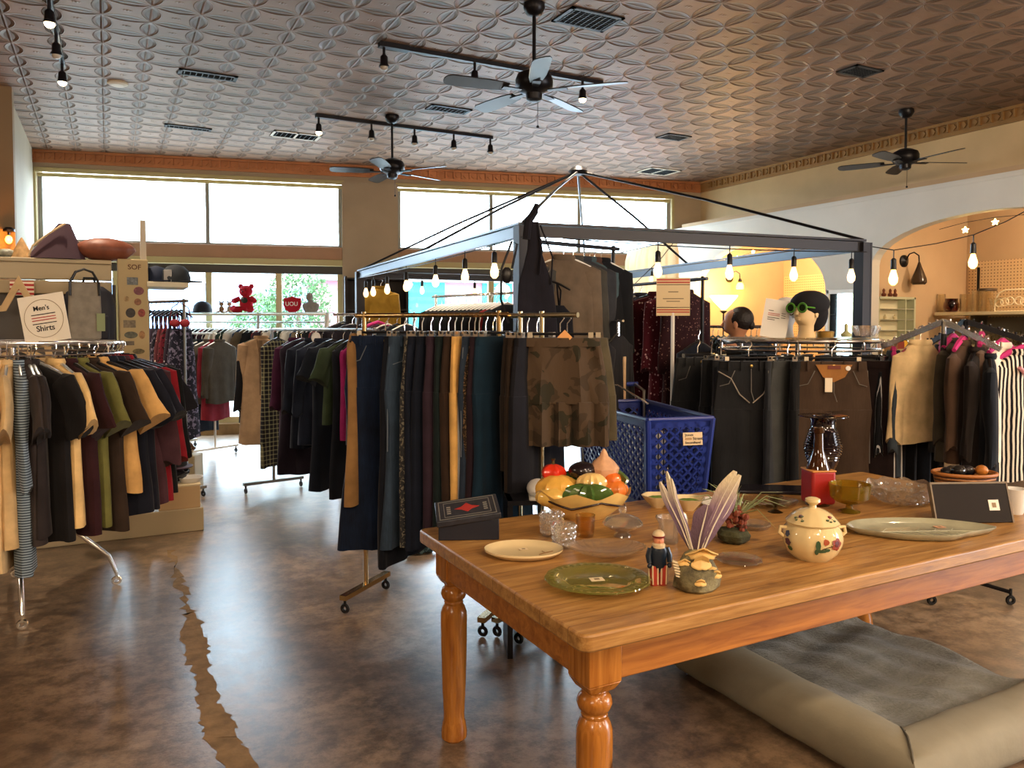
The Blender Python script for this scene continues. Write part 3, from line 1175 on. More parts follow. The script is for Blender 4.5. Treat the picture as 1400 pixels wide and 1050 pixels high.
hp = on_header(76)
ht = thing('throw_cushion', 'peaked plum cushion with a cream piped edge on the gondola header', 'cushion', hp, -.2)
m = MB()
m.loft([[V((.19 * (1 - s * .8) * cos(a) + s * .06, .11 * (1 - s * .7) * sin(a), s * .25)) for a in [k * PI / 10 for k in range(20)]] for s in (0, .1, .3, .55, .8, .95, 1)])
m.build('cover', mat('plum velvet', '#46303a', .8, bump=.2, bs=20), ht)
MB().tube([(-.15, -.07, .005), (-.12, -.08, .08), (-.02, -.075, .17), (.08, -.06, .245)], .007, 6).build('piping', mat('cream cord', '#d9bf94', .8), ht)
m = MB()
m.loft([[V((-.13 + .07 * (1 - s * .9) * cos(a) + s * .17, .03 + .1 * (1 - s * .7) * sin(a), s * .22)) for a in [k * PI / 8 for k in range(16)]] for s in (0, .2, .5, .8, 1)])
m.build('rust_flap', mat('rust velvet', '#8a4a2a', .8), ht)
hp = on_header(144)
tag(MB().sphere((0, 0, .08), (.19, .12, .085), 28, 12, lambda d: 1 + .06 * sin(14 * d.x + 3 * d.z) * (1 - abs(d.z))).build('throw_cushion', mat('rust satin', '#7d4631', .5, var=.25, vs=12), None, hp, .1), 'low gathered rust satin cushion on the gondola header beside the plum one', 'cushion')
hp = on_header(30)
tag(MB().lathe([(.07, 0), (.05, .05), (.02, .11), (.004, .14)], 10, wob=lambda a, z: .12 * sin(5 * a)).build('straw_cone', mat('straw', '#b08a58', .8, var=.3, vs=30), None, hp), 'small straw cone ornament on the gondola header', 'ornament')
tag(MB().lathe([(.0, 0), (.03, 0), (.035, .06), (.028, .09)], 14, c0=False, c1=False).build('drinking_glass', glass('#ffffff'), None, on_header(43, .08)), 'small clear glass beside the straw cone', 'glass')
tag(MB().sphere((0, 0, .03), (.06, .05, .03), 14, 8).build('trinket_bowl', mat('mottled grey', '#8b8a7a', .4, var=.5, vs=40), None, on_header(8)), 'mottled grey trinket bowl at the gondola header end', 'ornament')
# caps on the side shelf
sx_ = b_ + .13
def cap(label, loc, rz, c, s=1.0, group=None):
    r = thing('baseball_cap', label, 'cap', loc, rz, group)
    m = MB()
    m.lathe([(.09 * s, 0), (.092 * s, .03 * s), (.08 * s, .075 * s), (.05 * s, .105 * s), (.008, .118 * s)], 22)
    m.build('crown', mat('cap cloth', c, .8), r)
    m = MB()
    q = [(.085 * s * cos(a), .085 * s * sin(a)) for a in [rad(-60 + 12 * k) for k in range(11)]]
    w = [(.05 * s + .115 * s * cos(a * .9), .095 * s * sin(a * .95)) for a in [rad(60 - 12 * k) for k in range(11)]]
    m.slab(q + w, .004, .012)
    m.build('brim', mat('cap brim', c, .7), r)
    return r


cap('navy cap lying on the small side shelf of the gondola', (sx_ - .07, 6.35, 1.83), -1.2, '#18243c', 1.05)
cap('charcoal cap leaning at the end of the side shelf with a silver mark', (sx_ + .06, 6.3, 1.83), -.4, '#252b33', 1.15)
tag(MB().box(-.03, .03, -.004, .004, 0, .09).build('metal_badge', STEEL, None, (sx_ + .0, 6.22, 1.83), -.5, bevel=.003), 'small shiny silver plaque standing between the two caps on the side shelf', 'badge')

# hung on the header: star frame, backpack, tote
sc_ = PY(27, 446, 6.12)
r_ = .34
m = MB()
q, q2 = [], []
for k in range(10):
    a = PI / 2 + k * PI / 5
    rr = 1 if k % 2 == 0 else .5
    q.append(V((r_ * rr * cos(a), 0, r_ * rr * sin(a))))
    q2.append(q[-1] * .74)
vs = [p_ + V((0, y, 0)) for y in (-.012, .012) for p_ in q] + [p_ + V((0, y, 0)) for y in (-.012, .012) for p_ in q2]
fs = []
for i in range(10):
    j = (i + 1) % 10
    fs += [(i, j, 20 + j, 20 + i), (10 + i, 30 + i, 30 + j, 10 + j), (i, 10 + i, 10 + j, j), (20 + i, 20 + j, 30 + j, 30 + i)]
m.add(vs, fs)
tag(m.build('star_wall_decor', mat('pale wood', '#c8a877', .7, var=.12, vs=12), None, sc_), 'large hollow pale wood star hanging from the gondola header behind the shirts sign', 'wall decor')
fl = PY(30, 394, 6.2)
tag(MB().loft([[(x, .01 * sin(20 * z), z) for x in (-.07, .07)] for z in (-.05, 0, .05)], False, False, False).build('patterned_scarf', cloth('#b03a3a', 'hstripe', '#e8d8c0', .4), None, fl), 'red and cream striped cloth hanging behind the hollow star', 'scarf')
bp = thing('backpack', 'dark navy backpack hanging on the slate panel of the gondola', 'backpack', PY(122, 400, 6.15))
m = MB()
m.loft([[V((w * math.copysign(abs(cos(a)) ** .6, cos(a)), -.0 + t_ * math.copysign(abs(sin(a)) ** .7, sin(a)), z)) for a in [k * PI / 12 for k in range(24)]] for z, w, t_ in ((-.36, .12, .05), (-.34, .155, .075), (-.2, .165, .085), (-.08, .16, .08), (.0, .14, .07), (.04, .09, .05), (.055, .03, .02))])
m.build('body', mat('navy nylon', '#1a1c28', .55, bump=.15, bs=20), bp)
MB().box(-.12, .12, -.1, -.07, -.33, -.16).build('front_pocket', mat('navy nylon', '#1a1c28', .55, bump=.15, bs=20), bp, bevel=.02)
MB().tube([(-.04, 0, .05), (-.03, 0, .1), (.03, 0, .1), (.04, 0, .05)], .01, 8).build('top_handle', BLACKP, bp)
MB().sphere((-.0, -.1, -.13), .01, 8, 6).build('zip_pull', CHROME, bp)
tb = thing('tote_bag', 'grey felt tote bag with dark looped handles hanging over the navy backpack', 'bag', PY(115, 372, 5.98))
m = MB()
m.loft([[V((w * math.copysign(abs(cos(a)) ** .5, cos(a)), t_ * math.copysign(abs(sin(a)) ** .6, sin(a)), z)) for a in [k * PI / 10 for k in range(20)]] for z, w, t_ in ((-.46, .08, .02), (-.45, .095, .03), (-.3, .1, .035), (-.1, .095, .025), (-.07, .09, .02))])
m.build('body', mat('grey felt', '#8d8577', .9, var=.2, vs=14), tb)
for y in (-.03, .03):
    MB().tube([(-.085, y, -.16), (-.085, y, -.07), (-.05, y * .4, -.0), (0, 0, .02), (.05, y * .4, 0), (.085, y, -.07), (.09, y, -.16)], .008, 8).build('handle', BLACKP, tb)
MB().box(.07, .12, -.045, -.04, -.4, -.28).build('price_tag', mat('green card', '#8e9a72', .8), tb)
# small wall lamp on brown return
wl = PY(12, 322, 8.8)
w_ = thing('wall_lamp', 'small warm wall lamp on the brown wall by the left corner', 'wall lamp', wl)
MB().lathe([(.05, 0), (.05, .02), (.03, .04)], 16, (0, .02, .04)).build('backplate', FANM, w_)
MB().tube([(0, .05, .03), (0, 0, .04), (0, -.01, .0)], .01, 8).build('arm', FANM, w_)
MB().sphere((0, -.01, -.04), (.03, .03, .04), 12, 8).build('bulb', mat('amber lamp', '#ffb04a', .3, emit=7, ecol='#ff9a30'), w_)

# ================================================================ SIGNS
def card(root, w, h, y=0, z0=0, mt=PAPER, th=.004):
    return MB().box(-w / 2, w / 2, y - th / 2, y + th / 2, z0, z0 + h).build('sign_card', mt, root)


sg = thing('rack_sign', 'cream paper sign reading mens shirts standing on the round shirts rack', 'sign', at(66, 4.05, 1.42), -TH + .05)
cd = card(sg, .235, .25)
cd.rotation_euler.y = -rad(9)
m = MB().ring((0, -.0035, .125), .1, .0012, 48, 4, 'Y')
m.build('ring_print', mat('tan print', '#9a8463', .8), cd)
for z, c_ in ((.148, INK), (.132, RED), (.118, RED), (.1, INK)):
    MB().box(-.062, .062, -.0035, -.002, z - .0022, z + .0022).build('stripe_print', c_, cd)
text('lettering', "Men's", .036, INK, cd, (-.005, -.003, .18), (PI / 2, 0, 0))
text('lettering', 'Shirts', .042, INK, cd, (0, -.003, .073), (PI / 2, 0, 0))
MB().tube([(0, .004, -.0), (0, .004, .04)], .004, 6).box(-.04, .04, -.02, .02, -.004, .004).build('holder', CHROME, sg)


def striped_sign(label, loc, w, h, rz, post):
    r = thing('striped_sign', label, 'sign', loc, rz)
    c = card(r, w, h, 0, 0, mat('kraft card', '#d8c29a', .8))
    for z, t_, mt in ((.95, .016, RED), (.88, .016, RED), (.82, .008, INK), (.22, .008, INK), (.155, .014, RED), (.095, .014, RED)):
        MB().box(-w * .49, w * .49, -.004, -.002, h * (z - t_), h * (z + t_)).build('stripe_print', mt, c)
    for z, ww in ((.63, .3), (.45, .62), (.38, .4)):
        MB().box(-w * ww / 2, w * ww / 2, -.0035, -.002, h * z - .003, h * z + .003).build('line_print', mat('faded ink', '#7d6f58', .8), c)
    if post:
        MB().tube([(0, .008, -post), (0, .008, .02)], .013, 8).build('post', WHITEP, r)
        MB().box(-.12, .12, -.1, .1, -post, -post + .012).build('foot', WHITEP, r)
    else:
        MB().tube([(0, .008, -.02), (0, .008, h + .03)], .006, 6).build('hanger_rod', BLACKM, r)


q = at(920, 5.2, 1.5 + 15 * 5.2 / 1051)
striped_sign('cream sign with red and black stripes on a white post before the maroon dresses', q, .225, .255, -TH - .05, q.z)
q = at(831, 5.1, 1.5 + 16 * 5.1 / 1051)
striped_sign('cream red striped sign seen nearly edge on beside the black sweaters', q, .2, .27, -TH + rad(70), q.z)
sg = thing('rack_sign', 'white printed card sign leaning beside the mannequin heads on the jeans rack', 'sign', at(1056, 4.75, 1.432), -TH - .15)
cd = card(sg, .155, .235, 0, 0, WHITEP)
cd.rotation_euler.y = rad(9)
for z, w0, c_ in ((.165, .03, INK), (.148, .07, RED), (.138, .07, RED), (.122, .07, INK), (.11, .045, INK)):
    MB().box(-.05, -.05 + w0, -.0035, -.002, z - .0018, z + .0018).build('line_print', c_, cd)
for z in (.155, .142, .128):
    MB().box(.03, .055, -.0035, -.002, z - .0015, z + .0015).build('line_print', INK, cd)
MB().box(-.06, .06, -.02, .03, -.006, .0).build('holder', glass('#ffffff'), sg)

# ================================================================ MANNEQUIN HEADS
def mhead(label, loc, rz, skin, name='mannequin_head', extra=None):
    r = thing(name, label, 'mannequin head', loc, rz)
    r.scale = (.88, .88, .88)
    rings = []
    # front is -y
    for z, hx, yf, yb in ((0, .062, -.055, .06), (.015, .058, -.05, .058), (.05, .05, -.042, .052), (.085, .05, -.05, .055), (.105, .056, -.085, .065), (.13, .064, -.1, .08), (.16, .07, -.102, .09), (.2, .076, -.1, .1), (.235, .075, -.094, .1), (.265, .062, -.075, .085), (.285, .035, -.04, .05), (.292, .01, -.01, .015)):
        q = []
        for k in range(24):
            a = 2 * PI * k / 24
            s_ = sin(a)
            q.append((hx * cos(a), (yb if s_ > 0 else -yf) * s_, z))
        rings.append(q)
    m = MB().loft(rings)
    m.loft([[(.012 * w * cos(a), -.1 - d + .012 * sin(a), z) for a in [k * PI / 4 for k in range(8)]] for z, d, w in ((.15, .0, .8), (.158, .02, 1.1), (.17, .018, .9), (.195, .002, .6), (.21, -.006, .4))])
    m.sphere((0, -.1, .132), (.022, .009, .006), 10, 6).sphere((0, -.098, .122), (.018, .009, .006), 10, 6)
    for s in (-1, 1):
        m.sphere((s * .074, .008, .165), (.01, .018, .03), 10, 8)
    m.build('head', skin, r)
    return r


mh = mhead('cream mannequin head wearing a black beret and green round sunglasses', at(1102, 4.7, 1.433), -TH + rad(-52), mat('cream foam', '#d9bd8e', .6))
m = MB().sphere((.0, .045, .235), (.125, .15, .095), 26, 12)
m.sphere((0, .1, .17), (.095, .09, .13), 20, 12)
o = m.build('beret', mat('black wool', '#141318', .95), mh)
sgm = mat('green plastic', '#4f8a2c', .35)
m = MB()
for s in (-1, 1):
    m.ring((s * .044, -.122, .205), .03, .007, 22, 8, 'Y')
    m.tube([(s * .074, -.12, .21), (s * .088, -.05, .205), (s * .085, .02, .2)], .005, 6)
m.tube([(-.015, -.124, .21), (.015, -.124, .21)], .005, 6)
sg_ = m.build('sunglasses', sgm, mh)
for s in (-1, 1):
    MB().lathe([(.0, -.002), (.028, -.002), (.028, .002), (.0, .002)], 18, c0=False, c1=False).build('lens', mat('dark lens', '#1c2a12', .1), sg_).location = (s * .044, -.122, .205)
    sg_.children[-1].rotation_euler.x = PI / 2
mhead('white mannequin head behind the card sign on the jeans rack', at(1074, 4.95, 1.433), -TH + rad(-60), mat('white foam', '#e4e0d8', .6))
gs = thing('sunglasses', 'brown tinted sunglasses on the white mannequin head behind the sign', 'sunglasses', at(1075, 4.84, 1.6), -TH + rad(-60))
m = MB()
for s in (-1, 1):
    m.ring((s * .036, 0, 0), .026, .005, 18, 6, 'Y')
m.tube([(-.012, 0, .004), (.012, 0, .004)], .004, 6)
m.tube([(.062, 0, .01), (.07, .1, .01)], .004, 6).tube([(-.062, 0, .01), (-.07, .1, .01)], .004, 6)
m.build('frame', mat('tortoise', '#6a5a2c', .3), gs)
gb = thing('glass_bowl', 'sparkling clear pressed glass bowl on the edge of the jeans rack', 'bowl', at(1184, 4.95, 1.433))
MB().lathe([(.02, 0), (.06, .005), (.085, .05), (.09, .075), (.08, .075), (.055, .012), (.0, .01)], 20, fl=.05, nf=10, c1=False).build('bowl', glass('#ffffff', .05), gb)
tag(MB().lathe([(.03, 0), (.035, .02), (.012, .04), (.014, .075), (.004, .09)], 12).build('figurine', mat('green glaze', '#b3b483', .3), None, at(1157, 4.9, 1.433)), 'small pale green figurine beside the glass bowl on the jeans rack', 'figurine')
tag(MB().lathe([(.05, 0), (.055, .035), (.045, .04)], 16).build('trinket_tin', mat('brass tin box', '#b7934e', .3, .8), None, at(1128, 4.8, 1.433)), 'round brass tin near the beret head on the jeans rack', 'tin')

# ================================================================ PERSON behind the racks
pr = at(1008, 6.0, 0)
ps = thing('person', 'person with dark hair pulled back, turned sideways behind the jeans rack', 'person', pr, -TH + rad(-125))
SK = mat('skin', '#b98260', .55)
Hh = 1.64
# joints: pelvis, torso, neck, arms, legs (front is -y)
jv = [(0, 0, .92), (0, .0, 1.1), (0, .01, 1.3), (0, .01, 1.38), (0, -.01, 1.46)]
jr = [.14, .125, .13, .075, .052]
je = [(0, 1), (1, 2), (2, 3), (3, 4)]


def chain(frm, pts):
    pr_ = frm
    for p_, r_2 in pts:
        jv.append(p_)
        jr.append(r_2)
        je.append((pr_, len(jv) - 1))
        pr_ = len(jv) - 1
    return pr_


for s in (-1, 1):
    chain(0, [((s * .095, 0, .82), .09), ((s * .1, -.01, .48), .058), ((s * .1, .01, .09), .038), ((s * .105, -.06, .04), .035), ((s * .11, -.15, .03), .028)])
    w = chain(2, [((s * .17, .01, 1.33), .055), ((s * .21, .02, 1.06), .042), ((s * .19, -.2, .98), .03), ((s * .185, -.25, .975), .026), ((s * .18, -.29, .965), .02)])
    for k, (dx, L) in enumerate(((-.024, .06), (-.008, .075), (.008, .07), (.024, .055))):
        chain(w, [((s * .18 + dx, -.31 - L * .4, .962), .009), ((s * .18 + dx, -.31 - L, .945), .008)])
    chain(w, [((s * .18 - s * .035, -.29, .95), .01), ((s * .18 - s * .045, -.32, .94), .009)])
me = bpy.data.meshes.new('body')
me.from_pydata(jv, je, [])
bo = bpy.data.objects.new('body', me)
COL.objects.link(bo)
bo.parent = ps
bo.modifiers.new('skin', 'SKIN')
for i, r_2 in enumerate(jr):
    me.skin_vertices[0].data[i].radius = (r_2, r_2)
me.skin_vertices[0].data[0].use_root = True
bo.modifiers.new('sub', 'SUBSURF').levels = 1
bo.modifiers['sub'].render_levels = 1
me.materials.append(SK)
# head joined to the neck, with face
rings = []
hz = 1.41
for z, hx, yf, yb in ((0, .05, -.045, .055), (.03, .052, -.06, .06), (.045, .058, -.09, .07), (.07, .066, -.104, .085), (.1, .072, -.106, .096), (.135, .076, -.1, .102), (.17, .077, -.097, .102), (.2, .068, -.08, .09), (.222, .045, -.05, .06), (.232, .012, -.012, .016)):
    rings.append([(hx * cos(2 * PI * k / 24), (yb if k < 12 else -yf) * sin(2 * PI * k / 24), hz + z) for k in range(24)])
m = MB().loft(rings)
m.loft([[(.012 * w * cos(a), -.1 - d + .012 * sin(a), hz + z) for a in [k * PI / 4 for k in range(8)]] for z, d, w in ((.085, .0, .9), (.094, .024, 1.2), (.105, .02, .9), (.13, .002, .6), (.145, -.004, .4))])
m.sphere((0, -.106, hz + .066), (.022, .008, .005), 10, 6).sphere((0, -.104, hz + .057), (.018, .008, .006), 10, 6)
for s in (-1, 1):
    m.sphere((s * .077, .012, hz + .105), (.011, .019, .032), 12, 8)
    m.sphere((s * .03, -.092, hz + .132), (.014, .01, .009), 10, 6)
m.build('head', SK, ps)
m = MB().sphere((0, .028, hz + .148), (.086, .1, .1), 24, 14)
m.sphere((0, .112, hz + .1), (.03, .025, .035), 14, 8)
m.build('hair', mat('dark brown hair', '#1d1512', .5, bump=.5, bs=60), ps)
CL = cloth('#33343c')
m = MB().loft([[V((w * math.copysign(abs(cos(a)) ** .8, cos(a)), .01 + t_ * sin(a), z)) for a in [k * PI / 12 for k in range(24)]] for z, w, t_ in ((.86, .185, .14), (1.0, .17, .135), (1.2, .185, .14), (1.32, .2, .12), (1.38, .13, .09), (1.42, .065, .065))])
for s in (-1, 1):
    m.tube([(s * .15, .01, 1.33), (s * .2, .015, 1.22), (s * .213, .02, 1.08)], [.068, .062, .06], 12)
m.build('shirt', CL, ps)
m = MB()
m.loft([[V((w * cos(a), t_ * sin(a), z)) for a in [k * PI / 10 for k in range(20)]] for z, w, t_ in ((.74, .19, .13), (.86, .185, .14), (.95, .17, .13))])
for s in (-1, 1):
    m.tube([(s * .095, 0, .8), (s * .1, -.005, .48), (s * .1, .01, .1)], [.105, .078, .062], 14)
m.build('trousers', cloth('#20242c', 'denim', '#39424f'), ps)

# ================================================================ FLOOR LAMP, CURTAIN, MIRROR, SCONCES
fl = V((8.28, 8.86, 0))
la = thing('floor_lamp', 'glowing torchiere floor lamp inside the arch behind the clothes', 'floor lamp', fl)
MB().lathe([(.14, 0), (.14, .02), (.03, .04), (.02, .06)], 24).build('base', FANM, la)
MB().tube([(0, 0, .03), (0, 0, 1.78)], .012, 10).build('pole', FANM, la)
MB().lathe([(.02, 1.7), (.06, 1.74), (.03, 1.76)], 16).build('collar', FANM, la)
MB().lathe([(.03, 1.76), (.1, 1.83), (.2, 1.95), (.21, 1.97), (.19, 1.96), (.08, 1.85), (.02, 1.79)], 28, c0=False, c1=False).build('shade', mat('frosted lamp glass', '#ffe9b8', .4, emit=7, ecol='#ffd68a'), la)

t = NT('sheer_voile')
co = t.coord()
tr = t.n('ShaderNodeBsdfTranslucent')
tr.inputs[0].default_value = lin('#f1e6cf')
t.set(Base_Color=lin('#efe2c8'), Roughness=.9)
mx = t.n('ShaderNodeMixShader')
mx.inputs[0].default_value = .7
t.l(t.b.outputs[0], mx.inputs[1])
t.l(tr.outputs[0], mx.inputs[2])
t.l(mx.outputs[0], t.out.inputs['Surface'])
cu = thing('sheer_curtain', 'sheer cream gathered curtain hanging near the corner of the storefront', 'curtain', (6.83, 8.2, 0), math.atan2(1.5, .3))
m = MB()
n = 150
CLn = 1.55
rings = []
for zz in (.25, .8, 1.4, 2.0, 2.5, 2.62, 2.66):
    am = .055 if zz < 2.55 else .02
    rings.append([(CLn * i / n, am * sin(i * 1.15 + .4 * sin(i * .31) + zz * .2) + .012 * sin(i * 2.3), zz) for i in range(n + 1)])
m.loft(rings, False, False, False)
m.build('drape', t.m, cu, fix=False)
MB().tube([(-.1, 0, 2.67), (CLn + .3, 0, 2.67)], .012, 8).build('rod', FANM, cu)

pm = PXx(1151, 426, PX_ - .02)
mr = thing('wall_mirror', 'tall white framed mirror leaning on the pier between the two arches', 'mirror', (PX_ - .03, 6.36, 0))
MB().box(-.012, .012, -.22, .22, 1.05, 1.9).build('mirror_glass', mat('mirror', '#e6f0ee', .02, 1), mr)
m = MB()
for y0, y1, z0, z1 in ((-.25, -.21, 1.0, 1.95), (.21, .25, 1.0, 1.95), (-.25, .25, 1.0, 1.05), (-.25, .25, 1.9, 1.95)):
    m.box(-.025, .012, y0, y1, z0, z1)
m.build('mirror_frame', WHITEP, mr, bevel=.006)


def sconce(label, loc, lit):
    r = thing('wall_sconce', label, 'wall sconce', loc)
    MB().lathe([(.01, -.0), (.075, .0), (.075, .018), (.03, .03), (.012, .04)], 20).build('backplate', FANM, r).rotation_euler.x = PI / 2
    MB().tube([(0, -.03, 0), (0, -.08, .08), (.03, -.12, .1), (.08, -.15, .06), (.09, -.15, -.02)], .009, 8).build('arm', FANM, r)
    if lit:
        MB().lathe([(.02, .0), (.03, -.03), (.03, -.06)], 12, (.09, -.15, -.02)).build('socket', FANM, r)
        MB().lathe([(.03, -.06), (.055, -.1), (.06, -.16), (.045, -.17)], 16, (.09, -.15, -.02)).build('lamp_shade', mat('amber glass lit', '#ffd35a', .3, emit=6, ecol='#ffc23a'), r)
    else:
        MB().lathe([(.012, .0), (.03, -.06), (.085, -.2), (.09, -.25), (.07, -.275)], 18, (.09, -.15, -.02)).build('lamp_shade', mat('dark smoked glass', '#3a2a1e', .12), r)


sconce('lit wall sconce with an amber shade inside the arch above the person', (8.8, 9.3, 2.28), True)
sconce('unlit wall sconce with a dark teardrop shade in the glassware arch', (8.72, 6.2, 2.31), False)

# pillar niche display: dark hutch at the foot of the pillar, mustard jacket sits on rail in garments
q = wallpt(3.98, -.42)
hu = thing('display_hutch', 'dark wooden hutch standing against the storefront pillar', 'cabinet', wallpt(3.95, -.05), WANG)
DK = mat('dark wood', '#2a221e', .6)
MB().box(0, .03, -.35, 0, 0, 2.2).box(.85, .88, -.35, 0, 0, 2.2).box(0, .88, -.02, 0, 0, 2.2).build('case', DK, hu)
for z in (.3, .8, 1.3, 1.75, 2.18):
    MB().box(.03, .85, -.35, -.02, z - .02, z).build('shelf', DK, hu)
fr = thing('framed_picture', 'small white framed picture on the hutch shelf beside the mustard jacket', 'picture', wallpt(4.45, -.3, 1.75), WANG)
MB().box(-.12, .12, -.01, .01, 0, .28).build('picture_frame', WHITEP, fr, bevel=.004)
MB().box(-.09, .09, -.012, -.009, .04, .24).build('print', mat('abstract print', '#7d7a8c', .6, var=.6, vs=30), fr)

# ================================================================ ALCOVE SHELVES AND GLASSWARE
SHX0, SHX1 = PXx(1258, 428, 9.2), None
sh = thing('wall_shelf', 'long cream shelf of glassware fixed under the pegboard in the alcove arch', 'shelf', (0, 0, 0))
MB().box(9.2, 9.97, 2.9, 6.1, 1.64, 1.68).build('shelf_board', mat('cream shelf board', '#cbbd9a', .5), sh, bevel=.004)
for y in (3.4, 4.7, 5.9):
    MB().box(9.6, 9.97, y - .01, y + .01, 1.5, 1.64).build('bracket', STEEL, sh)
s2_ = thing('wall_shelf', 'lower cream shelf of drinking glasses behind the pink hangers', 'shelf', (0, 0, 0))
MB().box(9.3, 9.97, 2.9, 6.1, 1.24, 1.28).build('shelf_board', mat('cream shelf board', '#cbbd9a', .5), s2_, bevel=.004)
MB().box(9.955, 9.968, 2.9, 6.1, .6, 1.62).build('grey_backboard', mat('grey board', '#8b8577', .8), s2_)
GLS = glass('#f6f3ea', .04)


def on_shelf(u, x, z):
    q = PXx(u, 450, x)
    return V((x, q.y, z))


jar = [(.0, 0), (.075, 0), (.08, .02), (.08, .26), (.072, .26), (.07, .015), (.0, .012)]
for i, (u, s, nm, lb, ct) in enumerate(((1272, 1.0, 'glass_vase', 'wide clear glass cylinder at the end of the upper alcove shelf', 'vase'), (1286, .9, 'glass_vase', 'slim clear fluted vase next to the red glass on the alcove shelf', 'vase'), (1321, .85, 'glass_jar', 'clear glass jar right beside the red vase on the alcove shelf', 'jar'), (1338, 1.0, 'glass_jar', 'tall clear glass jar in the middle of the alcove shelf', 'jar'))):
    tag(MB().lathe([(r * (.6 if i == 1 else 1), z * s) for r, z in jar], 20, c0=False, c1=False).build(nm, GLS, None, on_shelf(u, 9.4, 1.68)), lb, ct)
rv = tag(MB().lathe([(.03, 0), (.07, .01), (.09, .06), (.085, .11), (.07, .14), (.075, .17), (.065, .17), (.06, .14), (.0, .02)], 22, c1=False).build('red_vase', glass('#8a1020', .06), None, on_shelf(1300, 9.35, 1.68)), 'ruby red glass vase on the upper alcove shelf', 'vase')
cj = thing('canister_jar', 'clear canister jar with a dark lid on the upper alcove shelf', 'jar', on_shelf(1349, 9.4, 1.68))
MB().lathe([(r * .8, z * .95) for r, z in jar], 20, c0=False, c1=False).build('body', GLS, cj)
MB().lathe([(.0, .25), (.1, .25), (.1, .28), (.0, .285)], 20, c0=False, c1=False).build('lid', mat('dark lid', '#4a3a2c', .4), cj)
gl = thing('goblet', 'short clear stemmed goblet on the alcove shelf beside the scrolled rack', 'glass', on_shelf(1361, 9.35, 1.68))
MB().lathe([(.06, 0), (.01, .015), (.01, .05), (.06, .09), (.08, .16), (.072, .16), (.05, .1), (.0, .06)], 18, c1=False).build('bowl', GLS, gl)
q = on_shelf(1386, 9.3, 1.68)
rk = thing('scrolled_rack', 'white scrolled wire letter rack standing on the upper alcove shelf', 'wire rack', q, PI / 2)
m = MB().tube([(-.22, 0, 0), (-.22, 0, .14), (-.17, 0, .22), (-.1, 0, .25), (.1, 0, .25), (.17, 0, .22), (.22, 0, .14), (.22, 0, 0), (-.22, 0, 0)], .009, 6)
for s in (-1, 1):
    for k in range(3):
        m.ring((s * (.05 + .06 * k), 0, .12 - .01 * k), .045, .006, 16, 5, 'Y')
m.build('wirework', mat('cream wire', '#e9dcbc', .5), rk)
st = PXx(1310, 385, 9.3)
tag(MB().box(-.012, .012, -.012, .012, 1.68, 2.26).build('wall_standard', FANM, None, (9.9, 5.98, 0)), 'dark slim metal shelf standard beside the pegboard edge', 'shelf bracket')
for i, (u, h) in enumerate(((1352, .12), (1362, .15), (1371, .11), (1380, .14), (1391, .17), (1398, .12), (1356, .13), (1385, .12), (1345, .1))):
    g = tag(MB().lathe([(.0, 0), (.035, 0), (.045, h), (.04, h), (.03, .01), (.0, .01)], 14, c0=False, c1=False).build('drinking_glass', GLS, None, on_shelf(u, 9.45 + .12 * (i % 3), 1.28)), 'clear drinking glass on the lower alcove shelf behind the pink hangers', 'glass', 'drinking glasses on the lower alcove shelf')
# hanging cubby cabinet
ca, cb = PY(1190, 405, 6.18), PY(1240, 470, 6.18)
cbx = thing('curio_cabinet', 'white open-fronted curio cabinet with glass shelves on the alcove wall', 'cabinet', (ca.x, 6.19, 1.3))
cw = cb.x - ca.x
SAGE = mat('sage cream paint', '#b9bb9c', .6)
m = MB().box(0, .03, -.12, 0, 0, .56).box(cw - .03, cw, -.12, 0, 0, .56).box(0, cw, -.12, 0, .53, .56).box(0, cw, -.12, 0, 0, .03)
m.build('case', SAGE, cbx, bevel=.004)
MB().box(.03, cw - .03, -.012, 0, .03, .53).build('back', mat('cream back', '#d8cfae', .6), cbx)
for z in (.15, .28, .41):
    MB().box(.03, cw - .03, -.11, -.012, z, z + .008).build('glass_shelf', mat('pale shelf', '#e6e6d4', .2, trans=.5), cbx)
MB().box(cw * .72, cw * .74, -.12, -.012, .03, .53).build('divider', SAGE, cbx)
for i, f in enumerate((.25, .42, .55)):
    tag(MB().lathe([(.02, 0), (.03, .03), (.014, .05), (.018, .08), (.004, .1)], 12).build('figurine', mat('red brown glaze', '#6d3a2a', .3), None, (ca.x + cw * f, 6.13, 1.86)), ('small brown figurine on top of the curio cabinet, at its near corner', 'middle small brown figurine on top of the curio cabinet', 'small brown bird figurine on top of the curio cabinet beyond the middle one')[i], 'figurine')
for i, (f, z) in enumerate(((.3, .288), (.55, .288))):
    tag(MB().lathe([(.018, 0), (.022, .03), (.008, .045), (.01, .06)], 10).build('perfume_bottle', mat('cream glaze', '#d8c79c', .3), None, (ca.x + cw * f, 6.13, 1.3 + z)), ('tiny cream bottle on the middle shelf of the curio cabinet', 'second tiny cream bottle on the middle curio shelf')[i], 'bottle')
